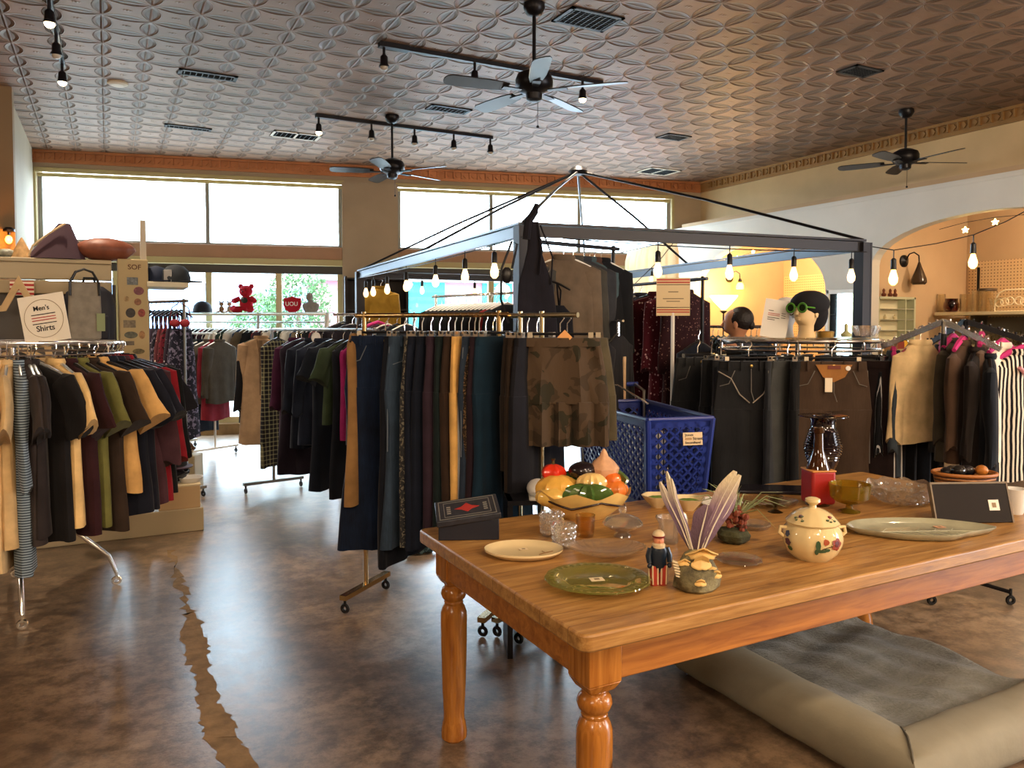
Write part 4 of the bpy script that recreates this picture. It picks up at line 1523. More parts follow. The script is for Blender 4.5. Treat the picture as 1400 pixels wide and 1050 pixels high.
# counter with odds below the curio cabinet
ct_ = thing('display_counter', 'low cream counter in front of the alcove wall below the curio cabinet', 'counter', (8.1, 5.65, 0))
MB().box(0, 1.1, 0, .5, 1.2, 1.24).build('top', mat('cream top', '#d0bb86', .4), ct_)
MB().box(.03, 1.07, .03, .47, 0, 1.2).build('body', mat('cream body', '#b7a478', .6), ct_)
tag(bx('yellow_box', 'bright yellow box on the counter below the curio cabinet', 'box', V((PY(1240, 450, 5.9).x, 5.9, 1.24)), .12, .08, .1, mat('yellow card', '#d9a92c', .5), -.5), 'bright yellow box on the counter below the curio cabinet', 'box')
tag(bx('red_box', 'small red box beside the yellow box on the counter', 'box', V((PY(1229, 450, 5.9).x, 5.9, 1.24)), .1, .08, .09, mat('red card', '#8a3a2c', .5), -.4), 'small red box beside the yellow box on the counter', 'box')
tag(bx('copper_box', 'copper brown box on the counter near the canopy post', 'box', V((PY(1207, 450, 5.85).x + .08, 5.85, 1.24)), .2, .1, .08, mat('copper card', '#9c6a44', .4, .3), -.4), 'copper brown box on the counter near the canopy post', 'box')
# ================================================================ GARMENTS
HB = mat('black hanger', '#121214', .35)
HW = mat('white hanger', '#e9e6de', .35)
HC = mat('clear hanger', '#cfd3d2', .15, .6)
HP = mat('pink velvet hanger', '#c22a74', .8)
HM = mat('wood hanger', '#a87d4a', .5)
TAGM = mat('price tag card', '#e9dcc4', .8)


def sgnp(x, p):
    return math.copysign(abs(x) ** p, x)


def fring(hw, ht, z, n, fa, ph, cx=0, k=34, p=.6):
    q = []
    for i in range(n):
        a = 2 * PI * i / n
        x = hw * sgnp(cos(a), .85)
        y = ht * sgnp(sin(a), p)
        g = x + cx
        f = sin(k * g + ph + z * 2.5) + .55 * sin(2.2 * k * g + 1.9 * ph - z * 3)
        y += fa * f
        q.append(V((cx + x * (1 + .10 * fa / .01 * .1 * sin(9 * z + ph)), y, z)))
    return q


def add_hanger(root, kind, w, hm, clipz=-.085, lite=False):
    m = MB()
    hk = [(-.0, 0, -.075), (0, 0, -.035), (.018, 0, -.012), (.014, 0, .008), (-.004, 0, .014), (-.018, 0, .004)]
    m.tube(hk, .0032, 5)
    if not lite:
        hook = m
        m = MB()
    if kind == 'clip':
        m.tube([(-w * .8, 0, clipz), (w * .8, 0, clipz)], .007, 6)
        h = m.build('hanger', hm, root)
        if not lite:
            hook.build('hook', CHROME, h)
            for s in (-1, 1):
                c = MB().box(s * w * .72 - .012, s * w * .72 + .012, -.014, .014, clipz - .045, clipz + .008).build('clip', CHROME, h)
    else:
        q = 2.0 if hm is HP else 1
        u_ = .02 if hm is HP else 0
        m.tube([(-w, 0, -.135 + u_), (-w * .5, 0, -.098 + u_), (0, 0, -.073 + u_), (w * .5, 0, -.098 + u_), (w, 0, -.135 + u_)], [.006 * q, .008 * q, .009 * q, .008 * q, .006 * q], 6)
        h = m.build('hanger', hm, root)
        if not lite:
            hook.build('hook', CHROME, h)


def sleeve(m, s, w, z0, ln, ang, a0, a1, b, n, ph, k=6):
    """tapering tube hung from the shoulder"""
    ang = rad(ang)
    d = V((s * sin(ang), 0, -cos(ang)))
    nn = V((cos(ang) * s, 0, sin(ang)))
    st = V((s * (w - .045), 0, z0 - .045))
    rings = []
    for i in range(k + 1):
        f = i / k
        c = st + d * ln * f + V((0, .006 * sin(5 * f + ph), 0))
        a = a0 + (a1 - a0) * f
        bb = b * (.75 + .25 * sin(PI * min(1, f * 1.3 + .2)))
        q = []
        for j in range(n):
            t_ = 2 * PI * j / n
            wv = 1 + .10 * sin(3 * t_ + ph + 7 * f) * f
            q.append(c + nn * a * cos(t_) * wv + V((0, 1, 0)) * bb * sin(t_) * wv + d * (.02 * sin(2 * t_ + ph) * f))
        rings.append(q)
    rings.insert(0, [st - d * .03 + (p_ - rings[0][0] * 0 - st) * .35 for p_ in rings[0]])
    m.loft(rings)


def top(name, cat, label, loc, yaw, L, m, w=.22, t=.03, sl=None, sll=.22, flare=1.0, hm=HB, group=None, fa=.008, lite=False, collar=None, tagc=False, openf=None, straps=False, neck=.07, hang=True, sa=None, cuff=None, buttons=None):
    seed = rnd.uniform(0, 6)
    root = thing(name, label, cat, loc, -TH + yaw, group)
    n = 18 if lite else 32
    z0 = -.09
    zs = [(z0, neck * .9, t * .75, 0), (z0 - .012, neck * 1.25, t * .85, 0), (z0 - .035, w * .72, t, .0), (z0 - .062, w * .97, t, .1), (z0 - .1, w, t * 1.1, .25)]
    if straps:
        zs = [(z0 - .14, w * .62, t * .8, .2), (z0 - .16, w * .72, t, .3)]
    b0 = zs[-1][0]
    b1 = z0 - L
    st = 4 if lite else 9
    for i in range(1, st + 1):
        f = i / st
        ww = w * (.97 - .06 * sin(PI * min(1, f * 1.2)) + (flare - .97) * f ** 1.5)
        zs.append((b0 + (b1 - b0) * f, ww, t * (1.15 + .35 * f * flare), .35 + .65 * f))
    rings = [fring(hw, ht, z, n, fa * g, seed) for z, hw, ht, g in zs]
    # uneven hem
    for p_ in rings[-1]:
        p_.z += .012 * sin(17 * p_.x + seed)
    mb = MB().loft(rings)
    mb.build('body', m, root)
    if sl:
        for s in (-1, 1):
            ms = MB()
            if sl == 'short':
                sleeve(ms, s, w, z0 - .03, sll, sa if sa is not None else 24, .085, .105, t * 1.05, 10 if lite else 16, seed + s, 3 if lite else 5)
            else:
                sleeve(ms, s, w, z0 - .03, sll, sa if sa is not None else 9, .08, .052, t * 1.1, 10 if lite else 16, seed + s, 4 if lite else 8)
            o = ms.build('sleeve', m, root)
            if cuff:
                a_2 = rad(sa if sa is not None else 9)
                c_ = V((s * (w - .045), 0, z0 - .075)) + V((s * sin(a_2), 0, -cos(a_2))) * sll
                MB().lathe([(.056, -.03), (.06, -.015), (.058, .03)], 14, tuple(c_), sy=.6).build('cuff', cuff, o)
    if straps:
        ms = MB()
        for s in (-1, 1):
            ms.tube([(s * w * .45, -t * .4, z0 - .15), (s * w * .5, 0, z0 - .05), (s * w * .35, 0, z0 + .0), (s * w * .45, t * .4, z0 - .15)], .006, 6)
        ms.build('strap', m, root)
    elif collar is not None:
        MB().lathe([(neck * 1.0, -.012), (neck * 1.12, .004), (neck * .98, .022), (neck * .86, .006)], 16, (0, 0, z0 + .006), sy=.5).build('collar', collar, root)
    if openf is not None:
        ms = MB()
        hz = z0 - L * .98
        ms.add([(-.012, -t * 1.25, z0 - .02), (.02, -t * 1.25, z0 - .02), (.014, -t * 1.75, hz), (-.014, -t * 1.75, hz), (-.012, -t * .9, z0 - .02), (.02, -t * .9, z0 - .02), (.014, -t * 1.3, hz), (-.014, -t * 1.3, hz)], [(0, 1, 2, 3), (7, 6, 5, 4), (0, 4, 5, 1), (1, 5, 6, 2), (2, 6, 7, 3), (3, 7, 4, 0)])
        ms.build('placket', openf, root)
        for s in (-1, 1):
            MB().prism([(s * .01, z0 - .2), (s * .03, z0 - .01), (s * .075, z0 - .03), (s * .085, z0 - .1)], -t * 1.45, -t * 1.15).build('lapel', m, root)
    if buttons:
        for i in range(5):
            z = z0 - .1 - i * (L - .2) / 5
            o = MB().sphere((.0, -t * 1.55, z), (.007, .004, .007), 8, 5).build('button', buttons, root)
    if tagc:
        MB().box(-.016, .016, -.001, .001, -.03, .03).build('price_tag', TAGM, root, (.06, -t * 1.6, z0 - .22))
    if hang:
        add_hanger(root, 'bar', w * .85, hm)
    return root


def pants(name, cat, label, loc, yaw, L, m, w=.2, t=.026, hem=.105, thigh=.115, hm=HB, group=None, fa=.008, lite=False, rise=.27, wb=None, detail=None, pleat=0, side=None, tagc=False):
    seed = rnd.uniform(0, 6)
    root = thing(name, label, cat, loc, -TH + yaw, group)
    n = 16 if lite else 26
    z0 = -.115
    k = 34
    rings = []
    wo = w * .52 + .004 + thigh
    kk = 38 + pleat * 26
    for f in (0, .12, .3, .6, 1):
        rings.append(fring(w * .93 + (wo - w * .93) * f ** .7, t * (1 + .1 * f), z0 - rise * f, n, fa * (pleat * .6 + .3 + f * .35), seed, k=kk))
    mb = MB().loft(rings)
    for s in (-1, 1):
        rg = []
        steps = 4 if lite else 8
        for i in range(steps + 1):
            f = i / steps
            z = z0 - rise * .97 - (L - rise * .97) * f
            hw = thigh * (1 - f) + hem * f
            if hem > thigh * 1.05:
                hw = thigh * (1 - .12 * sin(PI * min(1, f * 1.5))) + (hem - thigh) * max(0, f - .35) ** 1.3 * 1.75
            rg.append(fring(hw, t * (1.1 + .1 * f), z, n, fa * (.65 + pleat * .6 + .6 * f), seed, cx=s * (w * .52 + .004), k=kk))
        mb.loft(rg)
    mb.build('body', m, root)
    wbm = wb or m
    MB().loft([fring(w * .95, t * 1.18, z0 + .012, n, fa * .3, seed), fring(w * .97, t * 1.2, z0 - .03, n, fa * .3, seed)]).build('waistband', wbm, root)
    if detail:
        ms = MB()
        y = -t * 1.42
        ms.tube([(0, y, z0 - .03), (.002, y, z0 - rise * .6), (.02, y, z0 - rise * .8)], .0022, 5)
        for s in (-1, 1):
            ms.tube([(s * w * .95, y * .4, z0 - .13), (s * w * .7, y * .95, z0 - .115), (s * w * .52, y, z0 - .04)], .0026, 5)
            ms.tube([(s * w * .98, 0, z0 - .04), (s * w * 1.06, 0, z0 - rise), (s * (w * .52 + thigh * .97), -.0, z0 - rise - .3)], .0028, 5)
        ms.build('stitching', detail, root)
        MB().sphere((.0, y - .002, z0 - .014), (.01, .004, .01), 10, 6).build('button', mat('brass button', '#a98b4a', .3, .9), root)
        for s in (-.7, -.3, .3, .7):
            MB().box(s * w - .006, s * w + .006, -t * 1.35 - .004, -t * 1.1, z0 - .04, z0 + .016).build('belt_loop', m, root)
    if side:
        ms = MB()
        for s in (-1, 1):
            ms.tube([(s * w * 1.0, -.012, z0 - .04), (s * w * 1.07, -.012, z0 - rise), (s * (w * .52 + thigh * .99), -.012, z0 - rise - .25), (s * (w * .52 + (thigh + hem) * .5), -.012, z0 - L * .7), (s * (w * .52 + hem), -.012, z0 - L)], .005, 5)
        ms.build('side_stripe', side, root)
    if tagc:
        MB().box(-.02, .02, -.001, .001, -.04, .04).build('price_tag', TAGM, root, (-.03, -t * 1.6 - .004, z0 - .12))
    add_hanger(root, 'clip', w, hm, lite=lite)
    return root


def rail(a, b, u, z):
    """point of the rail a-b lying in image column u, at height z"""
    lo, hi = -.3, 1.3
    def col(f):
        p = a + (b - a) * f
        p = V((p.x, p.y, z - EYE))
        return CX + F * p.dot(RT) / p.dot(CF)
    inc = col(1) > col(0)
    for _ in range(40):
        md = (lo + hi) / 2
        if (col(md) < u) == inc:
            lo = md
        else:
            hi = md
    p = a + (b - a) * lo
    return V((p.x, p.y, z - .005))


NAVY, BLK, CHAR = '#161a26', '#111114', '#242328'
# ---------------------------------------------------------------- R1 men's shirts (round)
def onring(c, r, z, phi):
    return V((c.x + r * cos(phi), c.y + r * sin(phi), z - .005))


LBL = 'on the round mens shirt rack'
mens = [  # phi, kind, L, colour cloth, label tail, width, sleeve
    (-96, 'short', .78, cloth('#b3342c'), 'red tee beside the long cream one ' + LBL, .23),
    (-91, 'short', .9, cloth('#dcbd8c'), 'long cream tee next to the red one ' + LBL, .23),
    (-87, 'short', .8, cloth('#cfae7c'), 'tan cream shirt tucked behind the striped one ' + LBL, .23),
    (-82, 'long', .92, cloth('#3a4450', 'hstripe', '#8fa0ac', 1), 'long grey and blue striped shirt ' + LBL, .22),
    (-78, 'short', .8, cloth('#3a3230'), 'charcoal brown tee beside the striped shirt ' + LBL, .23),
    (-76.5, 'short', .76, cloth('#2c2626'), 'dark brown black tee just before the big black tee ' + LBL, .24),
    (-75, 'short', .8, cloth('#1b191a'), 'broad black tee with a small pale tag ' + LBL, .26),
    (-65, 'short', .74, cloth('#e2bd80'), 'pale cream tee with a wide open sleeve ' + LBL, .25),
    (-59, 'short', .78, cloth('#31181c'), 'dark maroon tee between two cream tees ' + LBL, .24),
    (-53, 'short', .77, cloth('#6e6c3a'), 'olive green tee hem beside the maroon one ' + LBL, .22),
    (-47, 'short', .8, cloth('#33271f'), 'dark brown tee under the second cream sleeve ' + LBL, .24),
    (-41, 'short', .62, cloth('#d5a767'), 'tan cream shirt with a turned sleeve, second cream ' + LBL, .25),
    (-34, 'short', .76, cloth('#191c28'), 'dark navy tee following the second cream shirt ' + LBL, .25),
    (-27, 'short', .76, cloth('#20222f'), 'navy polo next to the red shirt ' + LBL, .24),
    (-21, 'long', .74, cloth('#4a2f38'), 'dusty plum shirt against the red one ' + LBL, .25),
    (-15, 'long', .74, cloth('#8e1f2c'), 'bright crimson red shirt ' + LBL, .26),
    (-7, 'long', .72, cloth('#14171b'), 'black jacket with a teal edge, last in the row ' + LBL, .27),
    (3, 'short', .72, cloth('#1c1b20'), 'black tee behind the teal edged jacket ' + LBL, .24),
    (18, 'short', .7, cloth('#39323a'), 'grey purple tee far round ' + LBL, .23),
    (30, 'short', .7, cloth('#2a2d36'), 'slate tee at the back ' + LBL, .23),
    (44, 'short', .7, cloth('#3b2f2a'), 'brown tee at the back ' + LBL, .23),
    (60, 'short', .7, cloth('#23252d'), 'dark blue tee at the back ' + LBL, .23)]
for phi, k, L, mt, lb, w in mens:
    yaw = rad(phi) + TH + (rad(22) if phi == -75 else 0)
    p = onring(R1, .53, 1.41, rad(phi))
    o = top('shirt', 'shirt', lb, p, yaw, L + .05, mt, w=w, t=.03, sl=k, sll=.27 if k == 'short' else .5, flare=1.04, hm=HC if phi < -60 else HB, fa=.007, collar=mt if phi not in (-75,) else None, tagc=(phi == -75), sa=30 if phi in (-65, -41) else None)
    if phi == -7:
        MB().tube([(.2, -.034, -.15), (.245, -.034, -.3), (.285, -.03, -.55)], .006, 6).build('teal_piping', mat('teal piping', '#3f8a8c', .7), o)

# ---------------------------------------------------------------- R2 women's tops
T2 = 'on the tops rail'
r2 = [(379, 64, 'd', 1.12, cloth('#16171f', 'plaid', '#8c8a6a', 1.3), 'dark plaid dress with yellowish checks at the start ' + T2, .2, None),
      (405, 42, 't', .95, cloth('#3a1730'), 'plum satin blouse with an open neck ' + T2, .165, 'long'),
      (412, 46, 'd', 1.12, cloth('#1a1320'), 'black plum long dress behind the plum blouse ' + T2, .2, None),
      (427, 50, 't', .86, cloth('#181e2c'), 'dark navy cardigan with a round white size disc ' + T2, .21, 'long'),
      (440, 54, 't', .82, cloth('#1a2131'), 'slate navy jacket with a grey sleeve edge ' + T2, .22, 'long'),
      (454, 54, 'd', 1.14, cloth('#141a26'), 'long navy dress wearing a cream price tag ' + T2, .2, 'short'),
      (469, 62, 't', .6, cloth('#2f3c2a'), 'sage green top with a wide sleeve ' + T2, .22, 'short'),
      (478, 64, 'd', 1.16, cloth('#12161f'), 'black long dress after the sage top ' + T2, .2, None),
      (486, 66, 't', .7, cloth('#8b1f5c'), 'magenta blouse sliver ' + T2, .18, None),
      (493, 70, 't', .75, cloth('#47281c'), 'rust brown top sliver next to the magenta ' + T2, .18, None),
      (503, 84, 'd', .92, cloth('#8e6b42'), 'long camel coat edge at the start of the packed trouser rail', .14, None)]
for u, yw, k, L, mt, lb, w, sl in r2:
    p = rail(R2a, R2b, u, RZ2) if u != 503 else rail(R3a, R3b, 488, RZ3)
    o = top('dress' if k == 'd' else ('coat' if u == 503 else 'blouse'), 'dress' if k == 'd' else 'top', lb, p, rad(yw), L, mt, w=w, t=.03, sl=sl, sll=.24 if sl == 'short' else .5, flare=1.15 if k == 'd' else 1.05, hm=HB, fa=.01, collar=mt if sl == 'long' else None, tagc=(u == 454))
    if u == 427:
        MB().lathe([(.0, -.002), (.045, -.002), (.045, .002), (.0, .002)], 20, c0=False, c1=False).build('size_disc', WHITEP, o, (-.0, -.05, -.06)).rotation_euler.x = PI / 2
    if u == 405:
        MB().prism([(-.05, -.1), (.05, -.1), (0, -.26)], -.046, -.04).build('neck_opening', cloth('#140a12'), o)

# ---------------------------------------------------------------- R3 jeans and trousers
T3 = 'on the packed trouser rail'
DEN = cloth('#0c1322', 'denim', '#172742')
r3 = [(527, 8, 1.13, DEN, 'dark flared jeans facing the aisle at the front ' + T3, .19, .16, 1),
      (553, 66, 1.16, cloth('#10131c'), 'long black flared trousers behind the facing jeans ' + T3, .19, .16, 0),
      (566, 58, 1.06, cloth('#222d3a', 'denim', '#35465a'), 'grey blue flared jeans with a frayed hem ' + T3, .2, .16, 1),
      (577, 70, 1.05, cloth('#2b2c2e', 'blotch', '#6f6a5c', 3), 'dark trousers with a lacy pale side seam ' + T3, .19, .11, 0),
      (589, 62, 1.06, cloth('#101624'), 'deep navy trousers, first of two navy ones ' + T3, .2, .12, 0),
      (601, 60, 1.05, cloth('#0f1522'), 'deep navy trousers, second of two navy ones ' + T3, .2, .12, 0),
      (613, 62, 1.0, cloth('#2c1f2a'), 'plum brown trousers after the navy pair ' + T3, .2, .11, 0),
      (622, 66, 1.0, cloth('#141f20'), 'very dark green trousers ' + T3, .19, .11, 0),
      (631, 68, 1.0, cloth('#2d2018'), 'dark brown trousers just before the cream ones ' + T3, .19, .11, 0),
      (641, 70, 1.08, cloth('#d9aa62'), 'cream yellow trousers standing out ' + T3, .19, .1, 0),
      (649, 74, 1.02, cloth('#8d949a'), 'pale grey trouser edge next to the cream ones ' + T3, .17, .1, 0),
      (655, 72, 1.02, cloth('#2a211a', 'blotch', '#70583c', 4), 'leopard print trouser edge ' + T3, .18, .1, 0),
      (664, 58, 1.04, cloth('#1d2634', 'denim', '#2d3a4b'), 'curved indigo barrel jeans with stitched seam ' + T3, .2, .13, 1),
      (674, 60, 1.05, cloth('#251820'), 'plum black wide trousers ' + T3, .21, .14, 0),
      (686, 56, 1.06, cloth('#102636'), 'dark teal trousers at the end ' + T3, .22, .15, 0)]
for u, yw, L, mt, lb, w, hem, det in r3:
    p = rail(R3a, R3b, u, RZ3)
    jn = 'jeans' in lb
    pants('jeans' if jn else 'trousers', 'jeans' if jn else 'trousers', lb, p, rad(yw), L, mt, w=w, hem=hem, t=.027, detail=mat('stitch', '#5d6672', .8) if det else None, hm=HB if u != 641 else HM)
tg = rail(R3a, R3b, 531, RZ3)
# shorts rail
T4 = 'on the short chrome rail'
r4 = [(711, 66, .62, cloth('#241d18'), 'dark brown shorts, first ' + T4, .18, .11), (721, 62, .75, cloth('#2b2119'), 'brown cropped trousers, second ' + T4, .19, .12), (734, 55, .72, cloth('#15151b'), 'black cropped trousers, third ' + T4, .19, .12)]
for u, yw, L, mt, lb, w, hem in r4:
    pants('shorts', 'shorts', lb, rail(R4a, R4b, u, RZ4), rad(yw), L, mt, w=w, hem=hem)
p = rail(R4a, R4b, 766, RZ4)
o = pants('shorts', 'shorts', 'camouflage brown shorts with gathered waist facing forward ' + T4, p, rad(-2), .5, cloth('#4a3b2c', 'camo', '#3c3023'), w=.2, t=.04, hem=.128, thigh=.125, rise=.3, pleat=1, fa=.012)
MB().box(-.025, .025, -.001, .001, -.025, .025).build('price_tag', mat('orange tag', '#d79a5c', .7), o, (.02, -.045, -.1)).rotation_euler.y = PI / 4
o = pants('shorts', 'shorts', 'olive shorts edge showing behind the camouflage pair ' + T4, rail(R4a, R4b, 777, RZ4) + FW * .07, rad(-4), .48, cloth('#4f4735'), w=.205, t=.03, hem=.13, thigh=.125)

# ---------------------------------------------------------------- tops inside the canopy
T5 = 'on the tall rail by the canopy post'
r5 = [(771, 12, .62, cloth('#5f5142'), 'taupe grey sweater facing forward ' + T5, .21, 'long', HW), (784, 26, .6, cloth('#3b3a36'), 'dark olive grey sweater behind the taupe one ' + T5, .22, 'long', HB), (798, 30, .64, cloth('#2e3035'), 'charcoal sweater in the middle ' + T5, .22, 'long', HW), (806, 34, .66, cloth('#3f5259'), 'blue grey sweater ' + T5, .22, 'long', HB), (813, 38, .66, cloth('#4a332c'), 'brown knit sliver before the black coat ' + T5, .22, 'long', HB), (822, 30, .95, cloth('#0f1116'), 'long black coat with a pale lining, end ' + T5, .22, 'long', HW)]
for u, yw, L, mt, lb, w, sl, hm in r5:
    top('sweater' if L < .9 else 'coat', 'sweater' if L < .9 else 'coat', lb, rail(R11a, R11b, u, 2.02), rad(yw), L, mt, w=w, t=.035, sl=sl, sll=.52, hm=hm, collar=mt, sa=6)
p = at(748, 4.7, 1.86)
top('dress', 'dress', 'black strappy dress hanging beside the canopy corner post', p, rad(10), .5, cloth('#0e0f16'), w=.17, t=.025, flare=1.25, straps=True, hm=HB)
p = at(722, 4.42, 2.1)
o = thing('halter_apron', 'black halter apron tied over the canopy corner post', 'apron', p, -TH + rad(14))
MB().loft([fring(hw, .014, z, 24, .006 * g, 1.3, cx=c_) for z, hw, g, c_ in ((.0, .03, 0, .03), (-.06, .028, .2, .03), (-.16, .04, .4, .035), (-.26, .07, .7, .04), (-.36, .105, 1, .045), (-.5, .115, 1.2, .05), (-.72, .13, 1.5, .05))]).build('body', cloth('#17151c'), o)
MB().tube([(.06, -.02, -.3), (.075, -.02, -.16), (.05, -.01, .0)], .007, 6).tube([(.13, -.02, -.36), (.14, -.02, -.2), (.07, -.01, -.02)], .005, 6).build('strap', cloth('#17151c'), o)
MB().tube([(-.01, 0, -.1), (.0, 0, 0), (.04, 0, .06), (.045, -.02, .1)], [.024, .024, .022, .012], 8).build('tie', cloth('#17151c'), o)
p = at(693, 4.5, 1.86)
o = thing('black_handbag', 'black handbag with a curved strap hooked on the canopy corner post', 'bag', p, -TH)
MB().sphere((0, 0, -.06), (.032, .018, .05), 14, 8).build('body', mat('black leather', '#17161a', .35, bump=.3, bs=25), o)
MB().tube([(.03, 0, -.02), (.06, 0, .12), (.03, 0, .14), (-.03, 0, -.02), (-.035, 0, -.2), (.01, 0, -.34)], .008, 6).build('strap', mat('black leather', '#17161a', .35, bump=.3, bs=25), o)
MB().lathe([(.0, -.002), (.02, -.002), (.02, .002), (.0, .002)], 14, c0=False, c1=False).build('size_disc', WHITEP, o, (.18, -.06, -.04)).rotation_euler.x = PI / 2

# ---------------------------------------------------------------- inner rail of dark clothes on white hangers
for i in range(17):
    u = 604 + i * 5.6
    c = ['#15161c', '#1d2026', '#101218', '#26222a', '#18211f'][i % 5] if i != 15 else '#7a2326'
    lb, g = ('dark top on a white hanger along the inner slanting rail', 'dark tops on the inner slanting rail') if i != 15 else ('dull red top on a white hanger along the inner slanting rail', None)
    top('blouse', 'top', lb, rail(R8a, R8b, u, 1.78), rad(38), .7, cloth(c), w=.21, t=.022, sl='long', sll=.5, hm=HW, lite=True, group=g)

# ---------------------------------------------------------------- maroon floral dresses
T6 = 'on the dark dress rail'
FLO = cloth('#3d0f18', 'floral', '#c3a59a', 1.2)
FLO2 = cloth('#4a1420', 'floral', '#b98f90', 1.6)
r6 = [(846, 48, 1.1, cloth('#10131c'), 'long black coat, first ' + T6, .22, 'long', HB), (858, 45, 1.0, cloth('#15161e'), 'black jacket on a white hanger, second ' + T6, .22, 'long', HW), (866, 42, 1.0, cloth('#1c1c26'), 'charcoal jacket on a white hanger, third ' + T6, .22, 'long', HW), (876, 40, .95, cloth('#24232c'), 'slate grey jacket directly behind the maroon dress ' + T6, .22, 'long', HW),
      (898, 14, 1.15, FLO, 'maroon floral dress facing forward ' + T6, .235, 'long', HB), (924, 24, 1.15, FLO2, 'second maroon print dress behind the striped sign ' + T6, .235, 'long', HB), (938, 36, 1.0, cloth('#2a1016', 'floral', '#7a5a50', 2), 'dark print dress at the far end ' + T6, .22, 'long', HB)]
for u, yw, L, mt, lb, w, sl, hm in r6:
    top('dress' if 'dress ' in lb.split(' on the')[0] + ' ' else 'jacket', 'dress' if 'dress ' in lb.split(' on the')[0] + ' ' else 'jacket', lb, rail(R9a, R9b, u, 1.84), rad(yw), L, mt, w=w, t=.035, sl=sl, sll=.5, flare=1.12, hm=hm, collar=mt, sa=7)
o = top('cardigan', 'cardigan', 'dark cardigan with a cream edge low beside the blue cart', at(845, 4.9, 1.53), rad(60), .5, cloth('#17171d'), w=.2, t=.03, sl='long', sll=.45, hm=HB)
MB().box(-.015, .015, -.05, -.04, -.55, -.22).build('cream_edge', cloth('#cfae8a'), o)
tag(MB().tube([at(838, 5.2, 1.535), at(852, 4.6, 1.535)], .008, 6).tube([at(845, 4.9, 1.535), at(845, 4.9, 0)], .01, 6).build('clothes_stand', CHROME), 'slim chrome stand carrying the dark cardigan beside the blue cart', 'clothes rack')
# ---------------------------------------------------------------- jeans ring
T7 = 'on the round jeans rack'
SK_ = mat('grey stitch', '#6a6660', .8)
r7 = [(954, 4.95, 25, 1.05, cloth('#1d1e20', 'denim', '#2e3032'), 'washed black jeans at the cart end ' + T7, .17, .11, 1, None),
      (973, 4.72, 62, 1.05, cloth('#191a1c'), 'black jeans edge, second from the cart end ' + T7, .18, .11, 0, None),
      (986, 4.66, 66, 1.05, cloth('#202226', 'denim', '#2c2f33'), 'grey black jeans edge before the facing pair ' + T7, .18, .11, 0, None),
      (1024, 4.42, 5, 1.08, cloth('#141416', 'denim', '#1f2022'), 'black jeans with pale curved pocket stitching facing forward ' + T7, .185, .12, 1, None),
      (1062, 4.52, 58, 1.05, cloth('#26282c', 'denim', '#3a3e44'), 'charcoal jeans folded at the pocket, beside the facing black pair ' + T7, .19, .12, 1, None),
      (1077, 4.48, 40, 1.05, cloth('#3a3c3c'), 'slate grey trousers left of the brown pair ' + T7, .18, .12, 0, None),
      (1091, 4.5, 64, 1.05, cloth('#141518'), 'black trousers edge touching the brown pair ' + T7, .18, .11, 0, None),
      (1138, 4.38, -6, 1.1, cloth('#3a2d24', 'denim', '#4a3a2e'), 'dark brown corduroy jeans with an open waist and a tag ' + T7, .2, .15, 1, None),
      (1178, 4.55, -50, 1.06, cloth('#231818'), 'deep maroon track trousers with a thin white side line ' + T7, .18, .12, 0, 'w'),
      (1192, 4.62, -58, 1.06, cloth('#121214'), 'black track trousers with white piping ' + T7, .18, .12, 0, 'w'),
      (1206, 4.66, -52, 1.06, cloth('#101012'), 'plain black trousers after the piped pair ' + T7, .19, .12, 0, None),
      (1222, 4.7, -44, 1.06, cloth('#131316'), 'black dress trousers near the waterfall rack ' + T7, .19, .12, 0, None),
      (1238, 4.74, -40, 1.06, cloth('#0f0f11'), 'black trousers with a white seam nearest the waterfall rack ' + T7, .19, .12, 0, 'w')]
for u, d, yw, L, mt, lb, w, hem, det, sd in r7:
    jn = 'jeans' in lb.split(' on the')[0]
    o = pants('jeans' if jn else 'trousers', 'jeans' if jn else 'trousers', lb, at(u, d, 1.405), rad(yw), L, mt, w=w, hem=hem, t=.028, detail=SK_ if det else None, side=mat('white piping', '#d9d6d0', .7) if sd else None, tagc=(u == 1138), hm=HB)
    if u == 1024:
        ms = MB()
        for s in (-1, 1):
            ms.tube([(s * .19, -.03, -.16), (s * .12, -.045, -.2), (s * .07, -.046, -.29), (s * .01, -.046, -.34)], .0035, 5)
        ms.build('pocket_stitching', mat('pale stitch', '#8f8577', .8), o)
    if u == 1138:
        MB().prism([(-.1, -.12), (.1, -.12), (.06, -.19), (0, -.22), (-.06, -.19)], -.043, -.038).build('open_waist', cloth('#9a6a3a'), o)
        MB().box(-.035, .035, -.001, .001, -.01, .01).build('brand_label', mat('leather label', '#6d2f20', .6), o, (.0, -.046, -.135))
        MB().lathe([(.0, -.001), (.014, -.001), (.014, .001), (.0, .001)], 14, c0=False, c1=False).build('size_disc', WHITEP, o, (.075, -.047, -.14)).rotation_euler.x = PI / 2
for i in range(9):
    ph = rad(20 + i * 15)
    p = onring(R5, .5, 1.41, ph)
    pants('trousers', 'trousers', 'dark trousers on the hidden side of the round jeans rack', p, ph + TH, 1.05, cloth('#15161a'), w=.18, lite=True, group='trousers round the back of the jeans rack')
# dark shirts just above left of the ring
top('shirt', 'shirt', 'dark navy shirt with a green trim between the dress rail and the jeans ring', at(955, 5.4, 1.47), rad(40), .6, cloth('#1a1f2c'), w=.2, t=.03, sl='long', sll=.45, hm=HB, lite=True)
for i in range(13):
    u = 952 + i * 7.5
    top('blouse', 'top', 'dark top with a teal hanger on the rail behind the jeans rack', rail(R7a, R7b, u, 1.5), rad(50), .7, cloth(['#16202a', '#121318', '#1f2a2c'][i % 3]), w=.2, t=.022, sl='long', sll=.45, hm=mat('dark teal hanger', '#12383c', .4), lite=True, group='dark tops on the rail behind the jeans rack')

